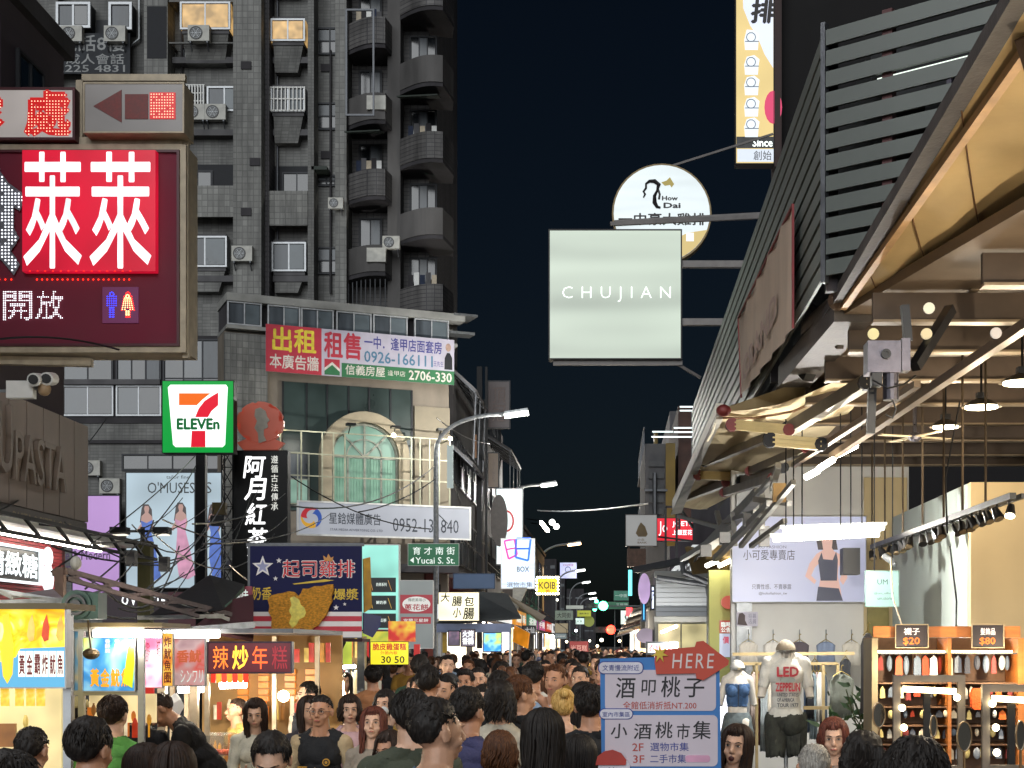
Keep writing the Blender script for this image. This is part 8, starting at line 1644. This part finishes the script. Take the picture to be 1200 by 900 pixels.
# ============================================================ clothes shop
Y1 = 15.6; p = Fr(Y1); q = p.uz
def dummy(x, ybot, ytop, Y, label, fem, kind, tc, pants, capc):
    """shop dummy: torso with clothes on a stand"""
    z0 = P(0,ybot,Y).z; z1 = P(0,ytop,Y).z; b = body('stand', fem, 0); s = (z1-z0)/(1.44-.78); X = (x-CX)*Y/F
    t = bpy.data.objects.new('mannequin', None); COL.objects.link(t); t.location = (X,Y,z0-.78*s); t.scale = (s*.86,s*.8,s); t['label'] = label; t['category'] = 'mannequin'; t['group'] = 'mannequins in the clothes shop'; OFF[t.name] = (0,0,0)
    def add(n, VF, mat): me = np_mesh(n, np.array(VF[0],float), VF[1], mat); o = bpy.data.objects.new(n, me); COL.objects.link(o); o.parent = t; OFF[o.name] = (0,0,0); return o
    V = b['V']; mk = is_lab(b,'torso','shoulder','neck','upperL','upperR') & (V[:,2] < 1.5) & (V[:,2] > .82); add('torso', submesh(V,b['F'],mk,V), M('dummy_white','#cfc8bc',.5))
    if kind == 'tee': tp = add('shirt', top_mesh(b,'tee'), cloth(tc))
    else: mk = is_lab(b,'torso') & (V[:,2] > 1.08) & (V[:,2] < 1.33); tp = add('tube_top', submesh(V,b['F'],mk,V+b['N']*.012), M('denim','#3f5f88',.85,0,.35,25,.5)); 
    if kind == 'tee': mk = (is_lab(b,'thigh') & (V[:,2] > .6)) | (is_lab(b,'torso') & (V[:,2] < .95)); add('shorts', submesh(V,b['F'],mk,V+b['N']*.03), M('camo_shorts','#33352e',.85,0,.6,14,.4))
    else:
        m = MB(); n = 24; m.v = []; pr2 = [(1.02,.14,.10),(.98,.17,.13),(.88,.19,.15),(.76,.22,.17)]
        for z,a,c in pr2: m.v += [(a*math.cos(2*PI*i/n)*(1+.03*math.sin(i*3)*(z<.9)),c*math.sin(2*PI*i/n),z) for i in range(n)]
        m.f = [(k*n+i,k*n+(i+1)%n,(k+1)*n+(i+1)%n,(k+1)*n+i)[::-1] for k in range(3) for i in range(n)]; add('skirt', (m.v,m.f), M('grey_denim','#5f6a6c',.85,0,.35,25,.5))
    m = MB(); m.tube([(0,0,-2),(0,0,.86)],.02,8); add('stand', (m.v,m.f), galv)
    cv, cf = cap_mesh(); cv = cv+np.array((0,0,-.165 if kind=='tee' else -.15)); cp_ = add('cap', (cv,cf), cloth(capc)); return t, tp
t1, tp = dummy(864, 861, 789, 15.4, 'mannequin in a denim tube top and grey skirt under a white cap', True, 'tube', None, None, '#c4c2bc')
m = MB(); m.box(-.004,-.17,1.1,.004,-.145,1.32); part('zip', m, blk, t1)
t2, tp = dummy(921, 862, 768, 15.0, 'mannequin in a white band t-shirt and dark shorts under a khaki cap', False, 'tee', '#c9c7be', None, '#8a7f6c')
rdk = M('band_red','#a8303a',.7); gk = M('band_grey','#55585c',.7)
for body_, x0,z0,x1,z1,mt in (('LED',-.1,1.27,.1,1.345,rdk),('ZEPPELIN',-.115,1.15,.115,1.215,rdk),('UNITED STATES\nOF AMERICA',-.1,1.065,.1,1.135,gk),('TOUR 1977',-.1,1.02,.1,1.05,gk)): part('shirt_print', text(body_,x0,z0,x1,z1,-.165,bold=.05), mt, t2)
m = MB().prism(circ(0,1.24,.075,20,rz=.024),-.163,-.16); part('shirt_emblem', m, M('emblem_grey','#8a9088',.6), t2)
# rails
t = T('clothes_rail','pale wooden and steel clothes rails along the shop wall','rail',p,q(935,0)[0],0,0); wd = M('pale_wood','#a8946a',.5,.2,.25,6)
m = MB(); m.bar((q(864,0)[0],.6,q(0,767)[1]),(q(1012,0)[0],.6,q(0,766)[1]),.035); m.bar((q(866,0)[0],.2,q(0,778)[1]),(q(985,0)[0],.2,q(0,778)[1]),.03); m.bar((q(940,0)[0],-.1,q(0,829)[1]),(q(972,0)[0],-.1,q(0,829)[1]),.035)
for x in (868,889,968,985): m.bar((q(x,0)[0],.2,0),(q(x,0)[0],.2,q(0,778)[1]),.03)
part('rails', m, wd, t)
gi = 0
def garment(x0, x1, ytop, ybot, Y, col, lab, side=True):
    """hung garment: a folded drape under a hanger"""
    global gi; gi += 1; a, b_ = P(x0,ytop,Y), P(x1,ybot,Y); w = b_.x-a.x; t = T('hanging_garment', lab, 'clothes', WORLD, (a.x+b_.x)/2, Y, b_.z, group='clothes hanging on the rails')
    n = 8; vs = []; rg = random.Random(gi)
    prof = [(0,.25),(.06,.7),(.15,1),(.5,.92),(1,1.05)]
    for f_, k in prof:
        z = a.z+(b_.z-a.z)*f_
        for i in range(n): u = (i/(n-1)-.5)*w*k; vs.append(((a.x+b_.x)/2+u, Y+.012*math.sin(i*2.3+gi+f_*2), z+(rg.uniform(-.01,.01) if f_ == 1 else 0)))
    N_ = len(vs); vs += [(x,y+.03,z) for x,y,z in vs]; fs = []
    for j in range(len(prof)-1):
        for i in range(n-1): fs.append((j*n+i,(j+1)*n+i,(j+1)*n+i+1,j*n+i+1)); fs.append((N_+j*n+i,N_+j*n+i+1,N_+(j+1)*n+i+1,N_+(j+1)*n+i))
    for j in range(len(prof)-1): fs.append((j*n,N_+j*n,N_+(j+1)*n,(j+1)*n)); fs.append((j*n+n-1,(j+1)*n+n-1,N_+(j+1)*n+n-1,N_+j*n+n-1))
    k_ = len(prof)-1; fs += [(k_*n+i,N_+k_*n+i,N_+k_*n+i+1,k_*n+i+1) for i in range(n-1)]+[(i,i+1,N_+i+1,N_+i) for i in range(n-1)]
    m = MB(); m.v = vs; m.f = fs; part('cloth', m, cloth(col), t, smooth=True)
    m = MB(); c = (a.x+b_.x)/2; m.tube([(c-w*.35,Y+.015,a.z-.02),(c,Y+.015,a.z+.03),(c,Y+.015,a.z+.08),(c+.015,Y+.015,a.z+.1),(c+.02,Y+.015,a.z+.085)],.005,4); m.tube([(c,Y+.015,a.z+.03),(c+w*.35,Y+.015,a.z-.02)],.005,4); part('hanger', m, M('hanger_gold','#b09a5c',.3,.7), t)
gc = [('#b9a8a0','blush'),('#7d4a4c','dusty red'),('#2a2f3c','navy'),('#9aa4a8','pale grey'),('#c4beb0','off white'),('#4a5a72','denim blue'),('#20222a','black'),('#7a8a90','steel grey'),('#a88f8f','mauve'),('#c8c4ba','cream'),('#3f4a54','slate'),('#8a5a5c','rose')]
for i, x in enumerate((883,887,891,895,899,946,949,953,957,961,965)):
    c, n_ = gc[i]; garment(x-4,x+5,788,[858,874,868,880,862,858,842,866,838,846,870][i],16.2+.07*(i%3),c,f'{n_} garment edge on the low rail, '+('left of the band t-shirt mannequin' if x < 920 else 'right of the band t-shirt mannequin'))
for i, (x, c, n_) in enumerate(((877,'#c9c3b8','white lace'),(906,'#d0ccc4','plain white'),(937,'#5a5258','dark grey'),(968,'#7d8aa2','blue grey'),(998,'#cfc9bc','cream'))):
    garment(x-11,x+11,752,780,18.8,c,f'{n_} camisole hanging high on the pale shop wall'); 
    m = MB(); m.tube([P(x,738,19.5),P(x,752,18.9)],.006,4); solo('wall_hook', m, galv, f'metal hook holding the {n_} camisole', 'hook', WORLD, group='hooks on the shop wall')
garment(972,1001,790,842,15.5,'#6a6f66','grey green bag shaped top with a white neckline right of the rails'); garment(1009,1026,742,836,13.6,'#4c4a4a','dark grey hooded coat at the left end of the wooden shelf'); garment(948,962,775,800,16.6,'#23252a','small black bikini top above the low rail'); garment(985,997,772,804,16.8,'#2a2c30','black slip near the plants')
def mesh_bag(): pass
t = T('leafy_plant','dark green leafy plant between the clothes and the wooden shelf','plant',WORLD,*P(1003,860,14)[:2],0); rg = random.Random(5); base = P(1003,860,14); lm = MB(); lm.add([(0,0,0),(.02,.0,.06),(0,0,.15),(-.02,0,.06)],[(0,1,2,3)]); lf = lm.mesh('leaf'); lf.materials.append(M('leaf_green','#2c4a26',.5,0,.4,20))
m = MB()
for i in range(9): m.tube([(base.x,base.y,.3),(base.x+rg.uniform(-.1,.1),base.y+rg.uniform(-.1,.1),base.z),(base.x+rg.uniform(-.18,.18),base.y+rg.uniform(-.12,.1),base.z+rg.uniform(.1,.45))],.006,4)
part('stem', m, M('stem_green','#3a3f22',.7), t); m = MB(); m.tube([(base.x,base.y,0),(base.x,base.y,.32)],[.12,.16],12); part('pot', m, M('pot_brown','#5a3a28',.7), t)
for i in range(90): inst('leaf', lf, t, (base.x+rg.gauss(0,.11),base.y+rg.gauss(0,.08),base.z+rg.uniform(-.35,.45)), rot=(rg.uniform(-1.2,1.2),rg.uniform(-1.4,1.4),rg.uniform(0,6)), sc=(1.2,1.2,rg.uniform(.7,1.3)))
t, r, v = signbox('small_portrait_notice','small paper notice with a woman portrait under the fashion billboard','poster',Fr(19.6),863,717,888,734,M('notice_paper','#c4c0cc',.6),white,.01,.0)
p6 = Fr(19.6); m = MB().prism([p6.uz(*a) for a in ((864,732),(865,724),(866,719),(870,718),(873,721),(873,727),(876,733))],v-.004,v); part('printed_portrait', m, M('portrait_ink','#4a3c3c',.6), t); put(t,'招募\n店員',(877,719,886,731),p6,v-.002,M('ink_lilac','#70708a',.5))
# wooden shelf of accessories
Y2 = 12.6; p = Fr(Y2); q = p.uz; wood = M('shelf_wood','#b0682c',.5,0,.35,3,.2,streak=.2); woodd = M('shelf_wood_dark','#6a4a30',.6,0,.35,4,.2)
t = T('accessory_shelf','wide wooden shelf unit full of small accessories at the bottom right','shelf',p,q(1110,0)[0],0,0)
m = MB(); m.box(q(1023,0)[0],-.02,q(0,747)[1],q(1195,0)[0],.02,q(0,734)[1]); part('top_board', m, wood, t); m = MB(); m.box(q(1023,0)[0],.4,.1,q(1200,0)[0],.42,q(0,747)[1]-.002); part('back_board', m, woodd, t)
for x0,x1 in ((1021,1028),(1110,1114),(1192,1199)): m = MB(); m.box(q(x0,0)[0],-.03,0,q(x1,0)[0],.39,q(0,748)[1]); part('upright', m, wood if x0 > 1100 else M('pale_upright','#8a7a5c',.5), t)
for y in (765,800,828,850,872): m = MB(); m.box(q(1028,0)[0],.0,q(0,y+1.5)[1],q(1192,0)[0],.38,q(0,y)[1]); part('shelf_board', m, steel if y in (765,) else woodd, t)
rg = random.Random(9); ic = ['#c8482c','#d8c8a8','#3a3c44','#8a9098','#d86a28','#c4b070','#5a6470','#e0dcd0','#7c2f2a','#a8a294']
pal = [cloth(c) for c in ic]; n_i = 0; used_ = {}; icn = ['red orange','pale sand','charcoal','blue grey','orange','straw yellow','slate','off white','dark red','warm grey']
for y, h, n in ((767,24,16),(803,17,15),(831,12,17),(853,13,17),(875,16,16)):
    for i in range(n):
        x = 1031+i*(160/n)+rg.uniform(-1,1); w = rg.uniform(5,9); hh = h*rg.uniform(.7,1); a = q(x,y+1); b_ = q(x+w,y+1+hh)
        m = MB(); v_ = rg.uniform(.0,.1)
        if rg.random() < .6: m.prism([(a[0],b_[1]),(b_[0],b_[1]),(b_[0]-.004,a[1]-.03),((a[0]+b_[0])/2,a[1]),(a[0]+.004,a[1]-.03)],v_,v_+.03)
        else: m.ball(((a[0]+b_[0])/2,v_,(a[1]+b_[1])/2),((b_[0]-a[0])/2,.03,(a[1]-b_[1])/2),10,8)
        mt = pal[rg.randrange(10)]; ci = pal.index(mt); kd = ['pack','purse','pouch','clip card','bag charm'][(used := used_.setdefault((y, ci), [0]))[0] % 5]; used[0] += 1
        o = solo('accessory_pack', m, mt, icn[ci]+' '+kd+' in the '+{767:'top',803:'second',831:'third',853:'fourth',875:'lowest'}[y]+' row of the wooden shelf', 'accessory', p, group='accessories in row %d of the wooden shelf'%([767,803,831,853,875].index(y)+1)); n_i += 1
o = solo('orange_purse', MB().prism([q(*a) for a in ((1135,828),(1134,814),(1137,806),(1147,806),(1150,815),(1150,827),(1146,831),(1138,831))],-.12,-.05), cloth('#e0591c'), 'bright orange purse hanging between the two bulb lit frames', 'purse', p)
for x0,x1,a_,b2,l in ((1047,1085,'襪子','$20','left black price card with orange 20 on the wooden shelf'),(1136,1173,'髮飾品','$80','right black price card with orange 80 on the wooden shelf')):
    th, r, v = signbox('price_card', l, 'sign', p, x0,732,x1,759, M('chalk_black','#2b2324',.6), M('card_edge','#a89474',.5), .02, .006, v=-.08); put(th,a_,(x0+10,736,x1-10,744),p,v,M('chalk_white','#d8ccd0',.6),bold=.03); put(th,b2,(x0+9,747,x1-10,756),p,v,E('chalk_orange','#e8762c',.5,sample=False),bold=.03)
m = MB(); m.tube([(q(1030,0)[0],.1,q(0,764)[1]),(q(1190,0)[0],.1,q(0,764)[1])],.012,8); so_ = solo('shelf_light', m, ltubew, 'thin warm light tube under the shelf top board', 'light', p)
for dx_ in (-.4,.4): l = lamp('POINT','shelf_fill',(0,0,0),22,(1,.84,.6),.015); l.parent = so_; l.location = (dx_,-.35,-.12)  # fill points added in front to brighten the shelf
# bulb-lit mirrors, built as open frames without their glass
mir = M('mirror_glass','#9a9488',.05,1,.1,2); wb = E('mirror_bulb','#fff0c0',14)
def lit_mirror(x0,y0,x1,y1,Y,label,bulbs):
    p = Fr(Y); q = p.uz; a, zt = q(x0,y0); b_, zb = q(x1,y1); t = T('bulb_stand',label,'display frame',p,(a+b_)/2,0,0)
    m = MB(); frame4(m,a,zb,b_,zt,.045,-.03,.01); part('frame', m, M('mirror_frame','#6a625a',.4,.4,.3,6), t); 
    m = MB(); m.bar(((a+b_)/2,.05,0),((a+b_)/2,.05,zt-.1),.04); part('stand', m, dark, t)
    for x,y in bulbs: c = q(x,y); m = MB(); m.ball((c[0],-.06,c[1]),.022,10,8); part('bulb', m, wb, t, smooth=True)
    m = MB(); m.tube([(q(x0+10,0)[0],-.05,q(0,y0+16)[1]),(q(min(x1-12,1215),0)[0],-.05,q(0,y0+19)[1])],.018,8); part('tube_light', m, ltubew, t)
lit_mirror(1046,791,1130,905,9.4,'mirror frame set with glowing bulbs, without glass, left of the orange purse',[(1055,829),(1057,852),(1058,876),(1119,817)]); lit_mirror(1150,802,1225,905,9.0,'mirror frame with three big bulbs, without glass, at the right edge',[(1160,824),(1164,852),(1165,881)])
for i,(x,y,rx,rz_,Y,l) in enumerate(((1030,838,8,15,9.6,'oval hand mirror left of the bulb lit frames'),(1094,851,4.5,13,8.9,'narrow oval mirror in front of the left bulb lit frame'),(1130,863,9,18,8.8,'round grey mirror between the two bulb lit frames'),(1196,862,6,18,8.6,'gold rimmed oval mirror at the right edge'))):
    p = Fr(Y); c = p.uz(x,y); k = Y/F; t = T('table_mirror',l,'mirror',p,c[0],0,0,group='small oval mirrors on the counter'); m = MB(); m.ring(circ(c[0],c[1],rx*k,24,rz=rz_*k),circ(c[0],c[1],(rx-1.2)*k,24,rz=(rz_-1.2)*k),-.01,.012); part('rim', m, M('rim_brass','#8a7050',.3,.8), t)
    m = MB(); m.prism(circ(c[0],c[1],(rx-1.2)*k,24,rz=(rz_-1.2)*k),.0,.006); part('glass', m, mir, t); m = MB(); m.tube([(c[0],0,c[1]-rz_*k),(c[0],0,.98)],.008,6); m.tube([(c[0],0,.97),(c[0],0,.98)],.06,12); part('foot', m, M('rim_brass','#8a7050',.3,.8), t)
m = MB(); m.box(P(1010,0,9)[0],8.4,0,P(1230,0,9)[0],9.7,.96); solo('display_counter', m, woodd, 'wooden display counter carrying the mirrors', 'counter', WORLD)
